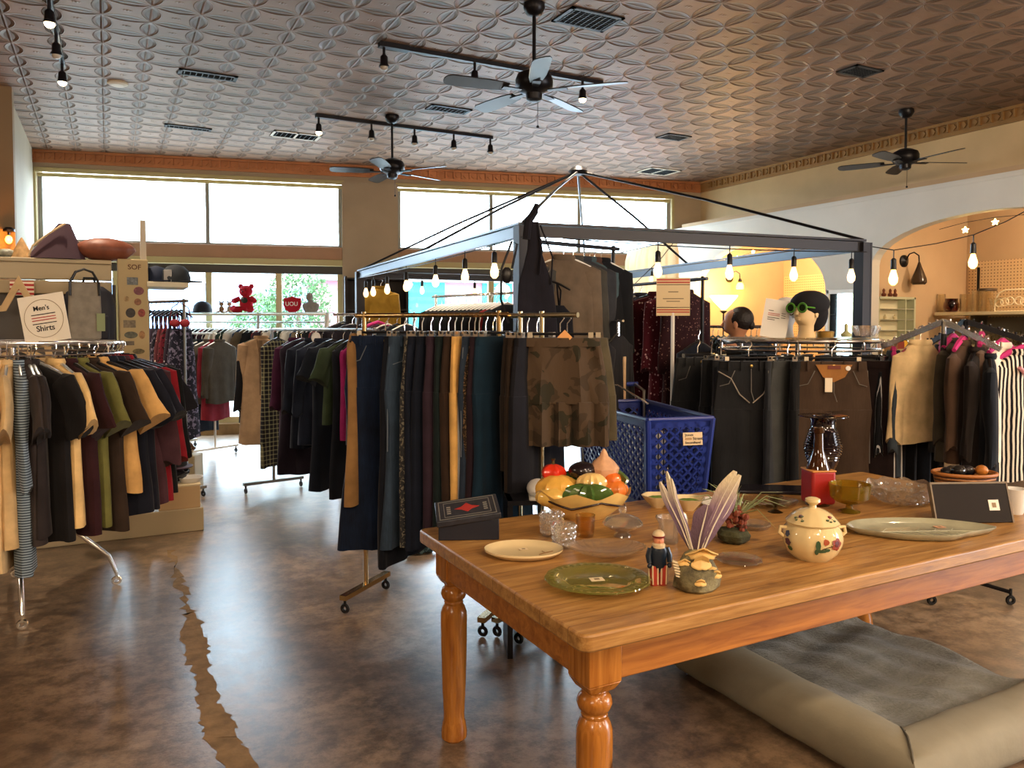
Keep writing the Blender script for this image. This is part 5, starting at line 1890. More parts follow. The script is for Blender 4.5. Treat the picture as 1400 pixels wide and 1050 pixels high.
# ---------------------------------------------------------------- waterfall rack
T8 = 'on the waterfall rack'
Rw = Matrix.Translation(W) @ Matrix.Rotation(-TH, 4, 'Z')


def wfp(arm, f):
    p0, p1 = WFA[arm]
    return Rw @ (p0 + (p1 - p0) * f + V((0, 0, .012)))


STR = cloth('#1a1718', 'vstripe', '#e6dccb', 1.0)
r8 = [(0, 1.0, 62, .72, cloth('#15161a', 'vstripe', '#b9b9bb', 1.2), 'black pinstripe shirt at the low end of the near arm ' + T8, .15, 'long', HB),
      (0, .8, 66, .7, cloth('#3c444c'), 'slate blue blouse between the pinstripe and cream ones ' + T8, .16, 'long', HP),
      (0, .36, 12, .56, cloth('#d8bd8e'), 'cream jacket facing forward under a wine velvet hanger ' + T8, .145, 'long', mat('wine velvet hanger', '#6e1f33', .8)),
      (1, .35, 46, .62, cloth('#4a372a'), 'brown jacket behind the cream one ' + T8, .2, 'long', HP),
      (1, .6, 50, .64, cloth('#221c1a'), 'dark umber jacket next to the brown one ' + T8, .2, 'long', HB),
      (1, .8, 62, .66, cloth('#14181f'), 'black blue leather look jacket at the low end ' + T8, .2, 'long', HB),
      (3, .3, 44, .66, cloth('#4a4438'), 'olive grey blouse between black jacket and white shirt ' + T8, .2, 'long', HP),
      (2, .22, 56, .64, cloth('#5c4a3e'), 'taupe blouse under the top pink hanger ' + T8, .19, 'long', HP),
      (2, .5, 34, .62, cloth('#e4dccb'), 'white ruffled blouse with a tan cuff ' + T8, .18, 'long', HP),
      (3, .6, 60, .6, cloth('#2a2522'), 'dark blouse squeezed behind the striped shirt ' + T8, .18, 'long', HP),
      (2, .76, 4, .68, STR, 'black and white vertical striped shirt on a hot pink hanger ' + T8, .165, 'long', HP)]
for arm, f, yw, L, mt, lb, w, sl, hm in r8:
    o = top('shirt' if 'shirt' in lb.split(' on the')[0] else ('jacket' if 'jacket' in lb else 'blouse'), 'shirt' if 'shirt' in lb.split(' on the')[0] else ('jacket' if 'jacket' in lb else 'blouse'), lb, wfp(arm, f), rad(yw), L, mt, w=w, t=.032, sl=sl, sll=.48, hm=hm, collar=mt, sa=7, cuff=cloth('#b39a7a') if 'cuff' in lb else None)
    if 'hot pink' in lb:
        MB().tube([(-.05, -.045, -.16), (-.02, -.05, -.19), (.0, -.05, -.17), (.03, -.05, -.19), (.06, -.045, -.16)], [.012, .014, .008, .014, .012], 8).build('neck_bow', mat('pink ribbon', '#e3a0a8', .6), o)

# ---------------------------------------------------------------- coats by the window (grey, olive) and beige coat
T9 = 'on the white window rail'
r9 = [(250, 58, 1.08, cloth('#5a5c48'), 'olive grey long coat with wide front ' + T9, .22, 'long'), (260, 58, 1.05, cloth('#4b4e3f'), 'moss grey coat, second ' + T9, .22, 'long'), (268, 60, 1.0, cloth('#3a4140'), 'green charcoal coat, third ' + T9, .21, 'long'), (276, 62, 1.05, cloth('#1d222d'), 'dark navy long coat ' + T9, .21, 'long'), (285, 60, .72, cloth('#4a463e'), 'brown grey jacket with dark ribbed hem ' + T9, .22, 'long'), (293, 64, .9, cloth('#7a2230'), 'dull red coat behind the jackets ' + T9, .2, 'long'), (300, 62, .7, cloth('#3a362f'), 'dark brown grey short jacket, end ' + T9, .2, 'long')]
for u, yw, L, mt, lb, w, sl in r9:
    top('coat', 'coat', lb, rail(R6a, R6b, u, 1.42), rad(yw), L, mt, w=w, t=.04, sl=sl, sll=.55, hm=HW, collar=mt, sa=6)
o = top('coat', 'coat', 'long beige overcoat hanging face on at the end of the window rack', at(357, 7.9, 1.47), rad(8), 1.08, cloth('#9a7f62'), w=.2, t=.045, sl='long', sll=.62, flare=1.2, hm=mat('green hanger', '#1d3a2a', .5), collar=cloth('#9a7f62'), sa=7, openf=cloth('#6f5a45'), buttons=mat('brown button', '#3c2c20', .4), fa=.012)
tag(MB().tube([at(340, 7.95, 1.47), at(378, 7.4, 1.47)], .01, 8).build('coat_rail', CHROME), 'short chrome arm carrying the beige overcoat', 'clothes rack')
top('jacket', 'jacket', 'short black glove and sleeve of a jacket beside the beige overcoat', at(345, 8.0, 1.3), rad(60), .7, cloth('#17171b'), w=.17, t=.03, sl='long', sll=.5, hm=HB, lite=True)
# ---------------------------------------------------------------- small tops on the window rack
wc = ['#2f4a6a', '#3b2a34', '#c9c2b4', '#1d2126', '#4a2f2a', '#6a5f4d', '#23262e', '#d8d4cc', '#8a3d42', '#2b3a34', '#15171c', '#e2dcd0']
nm = {'#2f4a6a': 'denim blue', '#3b2a34': 'dark plum', '#c9c2b4': 'pale grey', '#1d2126': 'black', '#4a2f2a': 'brown', '#6a5f4d': 'khaki', '#23262e': 'charcoal', '#d8d4cc': 'off white', '#8a3d42': 'dusty red', '#2b3a34': 'dark green', '#15171c': 'jet black', '#e2dcd0': 'ivory'}
for i in range(30):
    f = .03 + i * .0325
    p = bw.matrix_world @ V((0, 0, 0)) if False else RB_a + (RB_b - RB_a) * f
    c = wc[(i * 5) % 12]
    top('blouse', 'top', f'{nm[c]} small top on a white hanger along the window display rack', V((p.x, p.y, 1.555)), rad(58), .5 + .06 * (i % 3), cloth(c), w=.17, t=.022, sl='short' if i % 2 else None, sll=.18, hm=HW, lite=True, group=f'{nm[c]} tops on the window display rack')
for u, c, lb in ((309, '#e9e9e6', 'white tee hanging low in the bright window gap'), (338, '#e2a98c', 'peach pink blouse hanging low in the window gap'), (302, '#c4535e', 'coral red top beside the white tee in the window gap')):
    top('blouse', 'top', lb, at(u, 10.3, 1.3), rad(15), .62, cloth(c), w=.17, t=.025, sl='short', sll=.18, hm=HW, lite=True)
# scarves and lingerie rail
T10 = 'on the accessories rail by the sticker panel'
for u, c, pt, c2, L, lb in ((205, '#20202c', 'blotch', '#b8aec2', .95, 'black and lilac printed scarf dress'), (211, '#2b2833', 'blotch', '#8c7fa0', 1.0, 'purple grey printed slip'), (217, '#3d3544', 'floral', '#d9cfd6', 1.05, 'grey printed slip'), (223, '#1b1b26', 'blotch', '#6f6a80', 1.0, 'dark indigo printed slip'), (229, '#5a2a30', 'floral', '#d8c2b4', .8, 'maroon and cream printed scarf'), (235, '#6a1f2c', 'blotch', '#2a1418', .62, 'wine red printed scarf'), (241, '#2b2230', 'floral', '#b9a9b4', 1.05, 'dark floral slip'), (247, '#232433', 'blotch', '#76718c', 1.1, 'navy printed slip')):
    top('slip_dress', 'dress', lb + ' ' + T10, rail(R10a, R10b, u, 1.72), rad(55), L, cloth(c, pt, c2, 1.4), w=.13, t=.03, straps=True, hm=HB, lite=True, flare=1.3)
o = thing('brassiere', 'red brassiere hooked at the end of the accessories rail', 'brassiere', at(246, 6.55, 1.66), -TH + .3)
m = MB()
for s in (-1, 1):
    m.sphere((s * .04, 0, -.13), (.042, .02, .035), 12, 8)
m.build('cups', mat('red lace', '#8e1a2a', .6), o)
MB().tube([(-.08, 0, -.1), (-.06, 0, .0), (0, 0, .05), (.07, 0, .0), (.09, 0, -.1)], .005, 6).build('strap', mat('red strap', '#5a141e', .6), o)
tag(MB().sphere((0, 0, 0), (.035, .02, .1), 10, 8).build('yellow_pouch', mat('yellow cloth', '#9c9440', .7), None, at(236, 6.6, 1.18)), 'yellow green pouch among the dark slips on the accessories rail', 'pouch')
# pillar side: dark clothes and mustard jacket
o = top('jacket', 'jacket', 'mustard yellow jacket hanging in front of the hutch', at(521, 8.7, 2.02), rad(12), .5, cloth('#a8822e'), w=.17, t=.04, sl='long', sll=.4, hm=HB, collar=cloth('#8f6c22'), sa=8)
for i, (u, d, z, yw, c, lb) in enumerate(((470, 7.6, 1.62, 40, '#191820', 'broad black jacket at the back rail below the pillar'), (482, 7.4, 1.6, 30, '#1c1a22', 'charcoal jacket with a tan shoulder seam below the pillar'), (505, 7.8, 1.62, 45, '#20242c', 'dark slate top under the mustard jacket'), (517, 7.7, 1.6, 48, '#3a1f26', 'wine coloured top with a pink hanger under the mustard jacket'), (530, 7.6, 1.6, 48, '#241c22', 'dark plum top under the framed picture'), (543, 7.5, 1.6, 50, '#161b22', 'black green top under the framed picture'), (556, 7.4, 1.6, 50, '#1d2028', 'charcoal blue top right of the hutch'))):
    top('jacket', 'jacket', lb, at(u, d, z), rad(yw), .8, cloth(c), w=.22, t=.035, sl='long', sll=.5, hm=[HB, HB, HB, HP, HW, HB, HW][i], lite=True)
straight_rack('chrome rail of dark jackets standing before the storefront pillar', at(462, 7.7, 0), at(566, 7.35, 0), 1.62, CHROME)
# ================================================================ PINE TABLE
TZ = .76
t = NT('pine')
co = t.coord()
mp = t.mapping(co, (1.1, 14, 14))
g1 = t.noise(mp, 3.2, 6, .6, .5)
g2 = t.noise(t.mapping(co, (3, 60, 60)), 4, 3)
x, y, z = t.sep(co)
pl = t.math('FRACT', t.math('DIVIDE', y, .14))
gap = t.math('LESS_THAN', t.math('ABSOLUTE', t.math('SUBTRACT', pl, .5)), .012)
vo = t.n('ShaderNodeTexVoronoi')
vo.inputs['Scale'].default_value = 3.3
t.l(t.mapping(co, (1, 1.7, 1.7)), vo.inputs['Vector'])
knot = t.ramp(vo.outputs['Distance'], [(.05, (1, 1, 1, 1)), (.11, (0, 0, 0, 1))])
base = t.ramp(t.math('ADD', t.math('MULTIPLY', g1, .75), t.math('MULTIPLY', g2, .25)), [(.3, '#7a5228'), (.5, '#a87a42'), (.7, '#c79c5e')])
base = t.mix(t.math('MULTIPLY', knot, .75), base, lin('#4e2a12'))
base = t.mix(t.math('MULTIPLY', gap, .6), base, lin('#5e3a1a'))
t.l(base, t.b.inputs['Base Color'])
t.l(t.math('ADD', .28, t.math('MULTIPLY', g1, .2)), t.b.inputs['Roughness'])
t.bump(g1, .12, .01)
PINE = t.m
t = NT('orange_pine')
co = t.coord()
g1 = t.noise(t.mapping(co, (14, 14, 1.1)), 3.0, 6, .6, .6)
vo = t.n('ShaderNodeTexVoronoi')
vo.inputs['Scale'].default_value = 5
t.l(t.mapping(co, (1, 1, .6)), vo.inputs['Vector'])
knot = t.ramp(vo.outputs['Distance'], [(.05, (1, 1, 1, 1)), (.11, (0, 0, 0, 1))])
base = t.mix(t.math('MULTIPLY', knot, .8), t.ramp(g1, [(.3, '#84480f'), (.7, '#bd7c34')]), lin('#3f1f0a'))
t.l(base, t.b.inputs['Base Color'])
t.set(Roughness=.22)
PINEV = t.m
t = NT('orange_pine_long')
co = t.coord()
g1 = t.noise(t.mapping(co, (1.2, 12, 14)), 3.0, 6, .6, .6)
vo = t.n('ShaderNodeTexVoronoi')
vo.inputs['Scale'].default_value = 4.2
t.l(t.mapping(co, (.8, 1, 1.4)), vo.inputs['Vector'])
knot = t.ramp(vo.outputs['Distance'], [(.05, (1, 1, 1, 1)), (.1, (0, 0, 0, 1))])
base = t.mix(t.math('MULTIPLY', knot, .8), t.ramp(g1, [(.3, '#84480f'), (.7, '#b87730')]), lin('#3f1f0a'))
t.l(base, t.b.inputs['Base Color'])
t.set(Roughness=.42)
PINEL = t.m

TX0, TX1, TY0, TY1 = .99, 3.4, 1.52, 2.63
tb = thing('pine_table', 'large orange pine farmhouse table with turned legs, covered with glassware', 'table', (TX0, TY0, 0))
w_, d_ = TX1 - TX0, TY1 - TY0
m = MB()
r_ = .03
pts = []
for cx_, cy_, a0 in ((r_, r_, PI), (w_ - r_, r_, 1.5 * PI), (w_ - r_, d_ - r_, 0), (r_, d_ - r_, PI / 2)):
    for k in range(5):
        a = a0 + k * PI / 8
        pts.append((cx_ + r_ * cos(a), cy_ + r_ * sin(a)))
m.slab(pts, TZ - .045, TZ)
m.build('table_top', PINE, tb, bevel=.006)
for nm_, q in (('front', (.1, w_ - .1, .055, .08)), ('back', (.1, w_ - .1, d_ - .08, d_ - .055))):
    MB().box(*q, TZ - .155, TZ - .045).build('apron', PINEL, tb, bevel=.003)
for q in ((.055, .08, .1, d_ - .1), (w_ - .08, w_ - .055, .1, d_ - .1)):
    MB().box(*q, TZ - .155, TZ - .045).build('apron', PINEL, tb, bevel=.003)
for lx in (.1, w_ - .1):
    for ly in (.1, d_ - .1):
        m = MB().box(lx - .05, lx + .05, ly - .05, ly + .05, .6, TZ - .045)
        m.loft([[(lx + sx * h, ly + sy * h, z) for sx, sy in ((-1, -1), (1, -1), (1, 1), (-1, 1))] for z, h in ((.6, .05), (.575, .036))])
        m.lathe([(.03, .58), (.034, .572), (.032, .566), (.042, .556), (.047, .54), (.042, .524), (.032, .514), (.035, .508), (.033, .5), (.04, .49), (.047, .47), (.048, .44), (.047, .35), (.043, .2), (.038, .1), (.038, .075), (.042, .065), (.047, .03), (.046, .01), (.036, .0)], 28, (lx, ly, 0))
        m.build('leg', PINEV, tb, bevel=.003)

# ================================================================ THINGS ON THE TABLE
CLR = glass('#fdfcf8', .015, edge=.5, milk=.03)
CRY = glass('#fffefa', .03, edge=.58, milk=.035)
IVORY = mat('ivory glaze', '#dcc79a', .25, coat=.4)
STK = mat('price sticker', '#e6d3ae', .7)


def tp_(u, v):
    p = PZ(u, v, TZ)
    return V((p.x, p.y, TZ))


def sticker(root, x, y, z, rz=0, s=.018, mt=STK):
    o = MB().box(-s, s, -s * .75, s * .75, 0, .0008).build('price_sticker', mt, root, (x, y, z), rz)
    MB().box(-s * .4, s * .4, -s * .35, s * .35, .0008, .0011).build('print', mat('sticker print', '#8f7a58', .7), o)
    return o


# boxes with a tilted lid
p = tp_(640, 741)
bo_ = thing('gift_box', 'dark navy box on the table corner carrying a tilted ornate lid', 'box', p, -TH + .06)
bo_.location = tp_(641, 733)
NB = mat('navy box paper', '#171a26', .45)
MB().box(-.105, .105, -.055, .055, 0, .075).build('body', NB, bo_, bevel=.003)
lid = thing('ornate_book', 'dark book with a red and silver framed cover tilted on the navy box', 'book', bo_.location + V((0, 0, .08)) + FW * .01 - RT * .005, -TH + .12)
lid.rotation_euler.x = rad(14)
lid.rotation_euler.y = rad(-7)
MB().box(-.112, .112, -.075, .075, 0, .022).build('cover', mat('slate cover', '#2a2c34', .4, var=.3, vs=40), lid, bevel=.003)
m = MB()
for x0, x1, y0, y1 in ((-.1, .1, -.066, -.063), (-.1, .1, .063, .066), (-.1, -.097, -.066, .066), (.097, .1, -.066, .066), (-.082, .082, -.052, -.05), (-.082, .082, .05, .052), (-.082, -.08, -.052, .052), (.08, .082, -.052, .052)):
    m.box(x0, x1, y0, y1, .022, .0228)
m.build('silver_border', mat('silver foil', '#a9a69c', .4, .6), lid)
m = MB()
m.slab([(.0, .035), (.02, .01), (.045, .0), (.02, -.01), (0, -.03), (-.02, -.01), (-.045, 0), (-.02, .01)], .022, .023)
m.build('red_emblem', mat('red foil', '#a8322c', .5), lid)
m = MB()
for x0 in (-.072, .058):
    for k in range(4):
        m.box(x0, x0 + .014, -.03 + k * .015, -.022 + k * .015, .022, .023)
m.build('silver_print', mat('silver foil', '#a9a69c', .4, .6), lid)
# cream oval plate
p = tp_(716, 758)
pl_ = thing('oval_plate', 'cream oval dish with a small tag lying near the table corner', 'plate', p, -TH)
MB().lathe([(.0, .004), (.09, .004), (.11, .01), (.125, .02), (.128, .022), (.128, .016), (.112, .004), (.09, .0), (.0, .0)], 40, sy=.76, c0=False, c1=False).build('dish', IVORY, pl_)
sticker(pl_, -.0, .04, .006, .3, .014)
m = MB().tube([(.05, -.02, .006), (.07, .0, .006), (.095, .01, .008)], .0015, 4).tube([(.07, 0, .006), (.06, .018, .006)], .0012, 4)
m.build('sprig_print', mat('brown print', '#8f6a3c', .5), pl_)
# green depression glass plate
p = tp_(817, 801)
gp = thing('glass_plate', 'wide olive green pressed glass plate with a price tag near the table edge', 'plate', p, -TH)
GRG = glass('#eceabf', .03, name='olive glass', edge=.45, milk=.15, mcol='#aeb05e')
MB().lathe([(.0, .012), (.085, .012), (.1, .016), (.11, .024), (.15, .026), (.152, .022), (.112, .018), (.1, .008), (.085, .003), (.0, .003)], 56, fl=.012, nf=14, sy=.9, c0=False, c1=False).build('plate', GRG, gp)
m = MB()
for k in range(36):
    a = k * PI / 18
    m.sphere((.132 * cos(a), .119 * sin(a), .026), (.008, .005, .002), 6, 4)
m.build('rim_beads', GRG, gp)
sticker(gp, -.0, .02, .0125, .2, .02)
# fluted glass dish
p = tp_(829, 762)
fd = thing('fluted_dish', 'clear fluted oval glass relish dish in front of the candy dish', 'dish', p, -TH)
MB().lathe([(.03, 0), (.035, .006), (.07, .02), (.112, .036), (.125, .04), (.122, .034), (.075, .014), (.03, .009)], 72, fl=.03, nf=24, sy=.62).build('dish', CLR, fd)
# lidded candy dish
p = tp_(851, 733)
cd_ = thing('candy_dish', 'small clear cut glass candy dish with a round knob lid', 'dish', p, -TH)
MB().lathe([(.032, 0), (.03, .006), (.015, .014), (.05, .03), (.072, .045), (.07, .05), (.045, .035), (.0, .03)], 36, fl=.015, nf=12, c1=False).build('bowl', CRY, cd_)
l_ = MB().lathe([(.07, .05), (.055, .066), (.02, .078), (.006, .082)], 36, fl=.02, nf=12).build('lid', CRY, cd_)
MB().sphere((0, 0, .095), .015, 14, 10).build('knob', CRY, l_)


def tumbler(label, u, v, s, mt, grp=None, facets=True):
    p = tp_(u, v)
    r = thing('glass_tumbler', label, 'glass', p, 0.3, grp)
    m = MB()
    m.lathe([(.0, 0), (.034 * s, 0), (.037 * s, .01), (.042 * s, .09 * s), (.039 * s, .09 * s), (.033 * s, .014), (.0, .012)], 32, c0=False, c1=False)
    m.build('cup', mt, r)
    if facets:
        m = MB()
        for j in range(4):
            for k in range(12):
                a = (k + .5 * (j % 2)) * PI / 6
                rr = (.037 + .0045 * (j / 3)) * s
                m.sphere((rr * cos(a), rr * sin(a), (.018 + j * .02) * s), .0085 * s, 6, 4)
        m.build('cut_pattern', mt, r)
    return r


tumbler('clear cut crystal tumbler, farther of two under the vegetable bowl', 754, 732, .95, CRY)
tumbler('clear cut crystal tumbler, nearer of two beside the cream plate', 771, 748, .9, CRY)
tumbler('pale amber sugar glass with a scalloped rim beside the crystal tumblers', 800, 733, .85, glass('#f6e6c0', .03, edge=.45), facets=False)

# ceramic vegetable bowl
p = tp_(797, 706)
vb = thing('vegetable_bowl', 'ceramic bowl shaped like a cracked shell heaped with glazed vegetables', 'bowl', p, -TH)
CREAMG = mat('cream yellow glaze', '#d8b36a', .2, var=.12, vs=14, coat=.5)
m = MB()
rings = []
n = 64
for z, r_, zig in ((0, .09, 0), (.012, .105, 0), (.05, .155, 0), (.085, .178, .3), (.105, .186, 1), (.1, .18, 1), (.06, .155, 0), (.02, .1, 0)):
    q = []
    for k in range(n):
        a = 2 * PI * k / n
        zz = z + zig * .013 * (2 * abs(((k * 7 / n) % 1) - .5) * 2 - 1)
        q.append((r_ * cos(a), r_ * .78 * sin(a), zz))
    rings.append(q)
m.loft(rings)
m.build('shell', CREAMG, vb)
m = MB()
pts = []
for k in range(31):
    a = 3.6 + 2.15 * k / 30
    kk = a / (2 * PI) * n
    zz = .07 + .012 * (2 * abs(((kk * 5 / n) % 1) - .5) * 2 - 1)
    pts.append((.178 * cos(a) * 1.0, .178 * .78 * sin(a), zz))
m.tube(pts, .0042, 6)
m.build('crack_line', mat('dark glaze', '#26120a', .25), vb)
GL = lambda c, nm_='glaze': mat(nm_, c, .15, var=.15, vs=20, coat=.6)
veg = [('melon', (-.1, .0, .105), (.085, .07, .06), '#dca94c', .08, 9), ('corn', (-.115, -.045, .085), (.07, .05, .04), '#e0b65c', .05, 12), ('red_pepper', (-.115, .03, .165), (.046, .044, .036), '#d4341c', .14, 5),
       ('eggplant', (.0, .02, .175), (.055, .045, .036), '#1a1216', .03, 4), ('cauliflower', (.03, -.03, .135), (.055, .045, .042), '#e2bf78', .12, 11), ('lettuce', (.01, -.075, .1), (.085, .055, .045), '#46602a', .18, 13),
       ('carrot', (.115, -.0, .14), (.038, .036, .034), '#e2702a', .06, 8), ('squash', (.125, -.02, .11), (.045, .04, .036), '#e07a30', .08, 9), ('cabbage_leaf', (-.02, .06, .13), (.08, .05, .04), '#3f5a28', .15, 10)]
for nm_, c, r3_, col, fl_, nf_ in veg:
    m = MB().sphere(c, r3_, 26, 14, lambda d: 1 + fl_ * cos(nf_ * math.atan2(d.y, d.x)) * (1 - abs(d.z) ** 2))
    m.build(nm_, GL(col), vb)
m = MB().lathe([(.035, 0), (.055, .02), (.058, .04), (.04, .065), (.018, .085), (.01, .105), (.003, .115)], 24, (.085, .035, .145), fl=.06, nf=7)
m.build('garlic_bulb', mat('blush glaze', '#d2a27c', .25, var=.2, vs=16), vb)
m = MB()
for k in range(6):
    a = -.2 + k * .35
    m.loft([[(.15 * cos(a) + .0, .12 * sin(a) + .0, .1), (.17 * cos(a) + .01, .13 * sin(a), .15), (.155 * cos(a + .15), .12 * sin(a + .15), .175), (.15 * cos(a + .3), .12 * sin(a + .3), .1)]] + [[(.14 * cos(a) + .0, .11 * sin(a) + .0, .1), (.16 * cos(a) + .01, .12 * sin(a), .148), (.145 * cos(a + .15), .11 * sin(a + .15), .172), (.14 * cos(a + .3), .11 * sin(a + .3), .1)]])
m.build('green_leaf', GL('#4e6a33'), vb)
MB().lathe([(.008, 0), (.006, .02), (.011, .026)], 8, (-.115, .03, .195)).build('pepper_stem', GL('#4a3a1c'), vb)

# small painted wooden figurine (plain folk doll in coat and striped trousers)
p = tp_(900, 799)
dg_ = thing('wooden_figurine', 'small painted wooden figurine in a navy coat and red striped trousers', 'figurine', p, -TH + .1)
STP = mat('cream paint wood', '#d9c29a', .35)
m = MB()
for s in (-1, 1):
    m.tube([(s * .012, 0, 0), (s * .013, 0, .058)], [.014, .015], 12)
m.build('trousers', mat('red paint wood', '#a8382a', .35), dg_)
m = MB()
for s in (-1, 1):
    for k in range(6):
        a = k * PI / 3
        m.tube([(s * .012 + .0142 * cos(a), .0142 * sin(a), .004), (s * .013 + .0152 * cos(a), .0152 * sin(a), .058)], .0028, 5)
m.build('trouser_stripe', STP, dg_)
m = MB().lathe([(.004, .022), (.014, .04), (.024, .056), (.023, .075), (.026, .1), (.02, .112), (.008, .114)], 18, sy=.75)
m.build('coat', mat('navy paint wood', '#14202e', .35), dg_)
for s in (-1, 1):
    MB().tube([(s * .024, 0, .106), (s * .031, -.004, .085), (s * .029, -.01, .066)], [.008, .0085, .007], 8).sphere((s * .029, -.011, .058), .0075, 8, 6).build('arm', mat('navy paint wood', '#14202e', .35), dg_)
m = MB().sphere((0, 0, .128), (.016, .015, .017), 16, 10)
m.sphere((0, -.016, .127), .004, 8, 6)
m.build('head', mat('flesh paint', '#d58a64', .4), dg_)
MB().lathe([(.014, .0), (.019, .003), (.019, .012), (.008, .02)], 14, (0, -.001, .106)).build('ruff_collar', STP, dg_)
m = MB().lathe([(.017, .138), (.018, .145), (.014, .153), (.006, .158), (.0, .159)], 18, c1=False)
m.build('hat', STP, dg_)
MB().lathe([(.0178, .138), (.0188, .143)], 18).build('hat_band', mat('dark red paint', '#7a1c1c', .4), dg_)
# mossy stone planter with feathers
p = tp_(952, 806)
mp_ = thing('stone_ornament', 'mossy brown rock ornament with cream shelf fungus and tall feathers', 'ornament', p, -TH)
t = NT('mossy_stone')
co = t.coord()
n1 = t.noise(co, 18, 6, .7)
t.l(t.ramp(n1, [(.3, '#2e2a1c'), (.5, '#6b6242'), (.65, '#8c8560'), (.8, '#5a4c34')]), t.b.inputs['Base Color'])
t.set(Roughness=.75)
t.bump(n1, .7, .01)
q = random.Random(5)
m = MB().loft([[(r_ * (1 + .1 * sin(3 * a + z * 40) + .05 * sin(7 * a)) * cos(a), r_ * .7 * (1 + .1 * sin(3 * a + z * 40)) * sin(a), z) for a in [k * PI / 16 for k in range(32)]] for z, r_ in ((0, .05), (.008, .062), (.03, .064), (.06, .056), (.085, .045), (.105, .032), (.115, .016))])
m.build('rock', t.m, mp_)
FUN = mat('cream fungus', '#dcb872', .45, var=.12, vs=30)


def fungus(c, r_, tilt, k_=.35):
    m = MB()
    rg = []
    for s_ in (0, .5, 1):
        rg.append([(c[0] + r_ * s_ * (1 + .15 * sin(5 * a)) * cos(a), c[1] - r_ * s_ * .6 * abs(sin(a)) + .0, c[2] + r_ * .35 * s_ * sin(a) * tilt - s_ * s_ * r_ * k_ * abs(cos(a))) for a in [j * PI / 12 for j in range(25)]])
    rg2 = [[(x_, y_, z_ - .004) for x_, y_, z_ in r2_] for r2_ in rg]
    m.loft(rg, False, False, False).loft(rg2, False, False, False)
    m.loft([rg[-1], rg2[-1]], False, False, False)
    return m


for c, r_, tl in (((.01, -.012, .118), .042, .8), ((.005, -.03, .095), .026, -2.2), ((.035, -.03, .075), .012, .5), ((.0, -.045, .04), .015, -1.5), ((.05, -.02, .055), .014, -2), ((-.04, -.02, .09), .018, 1.2)):
    fungus(c, r_, tl).build('fungus', FUN, mp_)
m = MB()
for k in range(6):
    m.cbox((-.055 - .002 * k, -.02, .045 + .008 * k), .016, .01, .004, ry=.3)
m.build('striped_band', mat('cream black band', '#e2d3b0', .5), mp_)


def feather(pts, w, root, cols, nm_='feather'):
    """shaft plus vane; pts from base to tip"""
    pts = [V(p_) for p_ in pts]
    f_ = MB().tube(pts, [.0022] * (len(pts) - 1) + [.0006], 5).build(nm_, mat('feather shaft', '#d8cdb8', .5), root)
    t = NT('feather_vane')
    co = t.coord()
    x, y, z = t.sep(co)
    a = t.ramp(t.math('MULTIPLY', t.math('SUBTRACT', z, cols[3]), 1 / cols[4]), [(.0, cols[0]), (.5, cols[1]), (.8, cols[2]), (1, cols[2])])
    g = t.noise(t.mapping(co, (120, 120, 40)), 2, 2)
    t.l(t.mix(t.math('MULTIPLY', g, .5), a, lin('#4a3a44')), t.b.inputs['Base Color'])
    t.set(Roughness=.7)
    t.bump(g, .3)
    n = len(pts)
    L_, R_ = [], []
    side = (pts[-1] - pts[0]).cross(V((0, -1, 0))).normalized()
    up_ = []
    N = 14
    cur = []
    for i in range(N + 1):
        f = i / N * (n - 1)
        k = min(int(f), n - 2)
        cur.append(pts[k] + (pts[k + 1] - pts[k]) * (f - k))
    for i, c in enumerate(cur):
        f = i / N
        ww = w * min(1, f * 3.5) * (1 - max(0, f - .72) ** 2 * 9) * (1 + .07 * sin(11 * f))
        L_.append(c - side * ww + V((0, .004, 0)))
        R_.append(c + side * ww * .8 + V((0, .004, 0)))
    m = MB()
    m.loft([[l_ for l_ in L_], [c for c in cur], [r for r in R_]], False, False, False)
    m.loft([[l_ + V((0, .0012, 0)) for l_ in L_], [c + V((0, .0012, 0)) for c in cur], [r + V((0, .0012, 0)) for r in R_]], False, False, False)
    m.build('vane', t.m, f_, fix=False)


LC = ('#4a3040', '#85708a', '#e6d9b4', .1, .26)
RC = ('#54364a', '#8f7488', '#e6d6ae', .1, .27)
feather([(-.01, 0, .1), (-.035, .0, .18), (-.065, .0, .26), (-.085, 0, .335)], .011, mp_, LC)
feather([(-.012, .003, .1), (-.045, .003, .18), (-.08, .003, .25), (-.103, .003, .305)], .012, mp_, LC)
feather([(-.008, -.003, .1), (-.03, -.003, .18), (-.062, -.003, .26), (-.072, -.003, .315)], .009, mp_, LC)
feather([(.01, 0, .1), (.035, .0, .18), (.07, .0, .26), (.108, 0, .335)], .024, mp_, RC)
feather([(.012, -.004, .1), (.045, -.004, .18), (.08, -.004, .25), (.12, -.004, .325)], .02, mp_, RC)
feather([(.014, .004, .1), (.05, .004, .17), (.085, .004, .22), (.112, .004, .27)], .016, mp_, RC)
feather([(.0, -.003, .1), (.008, -.002, .15), (.02, -.002, .2), (.03, -.002, .24)], .03, mp_, ('#3d2830', '#5e4456', '#7a6070', .1, .2))
m = MB().sphere((-.02, .01, .185), (.022, .008, .03), 14, 8)
tag(m.build('mushroom_plate', IVORY, None, p + V((-.0, .03, .0))), 'cream rounded shell leaning behind the feathers', 'shell')

# crystal vase behind figurine
p = tp_(914, 742)
cv = thing('crystal_vase', 'squat clear crystal vase with a ribbed body behind the wooden figurine', 'vase', p, .2)
MB().lathe([(.0, 0), (.03, 0), (.033, .01), (.03, .03), (.036, .05), (.032, .065), (.045, .09), (.04, .09), (.026, .06), (.025, .02), (.0, .012)], 40, fl=.05, nf=10, c0=False, c1=False).build('body', CRY, cv)


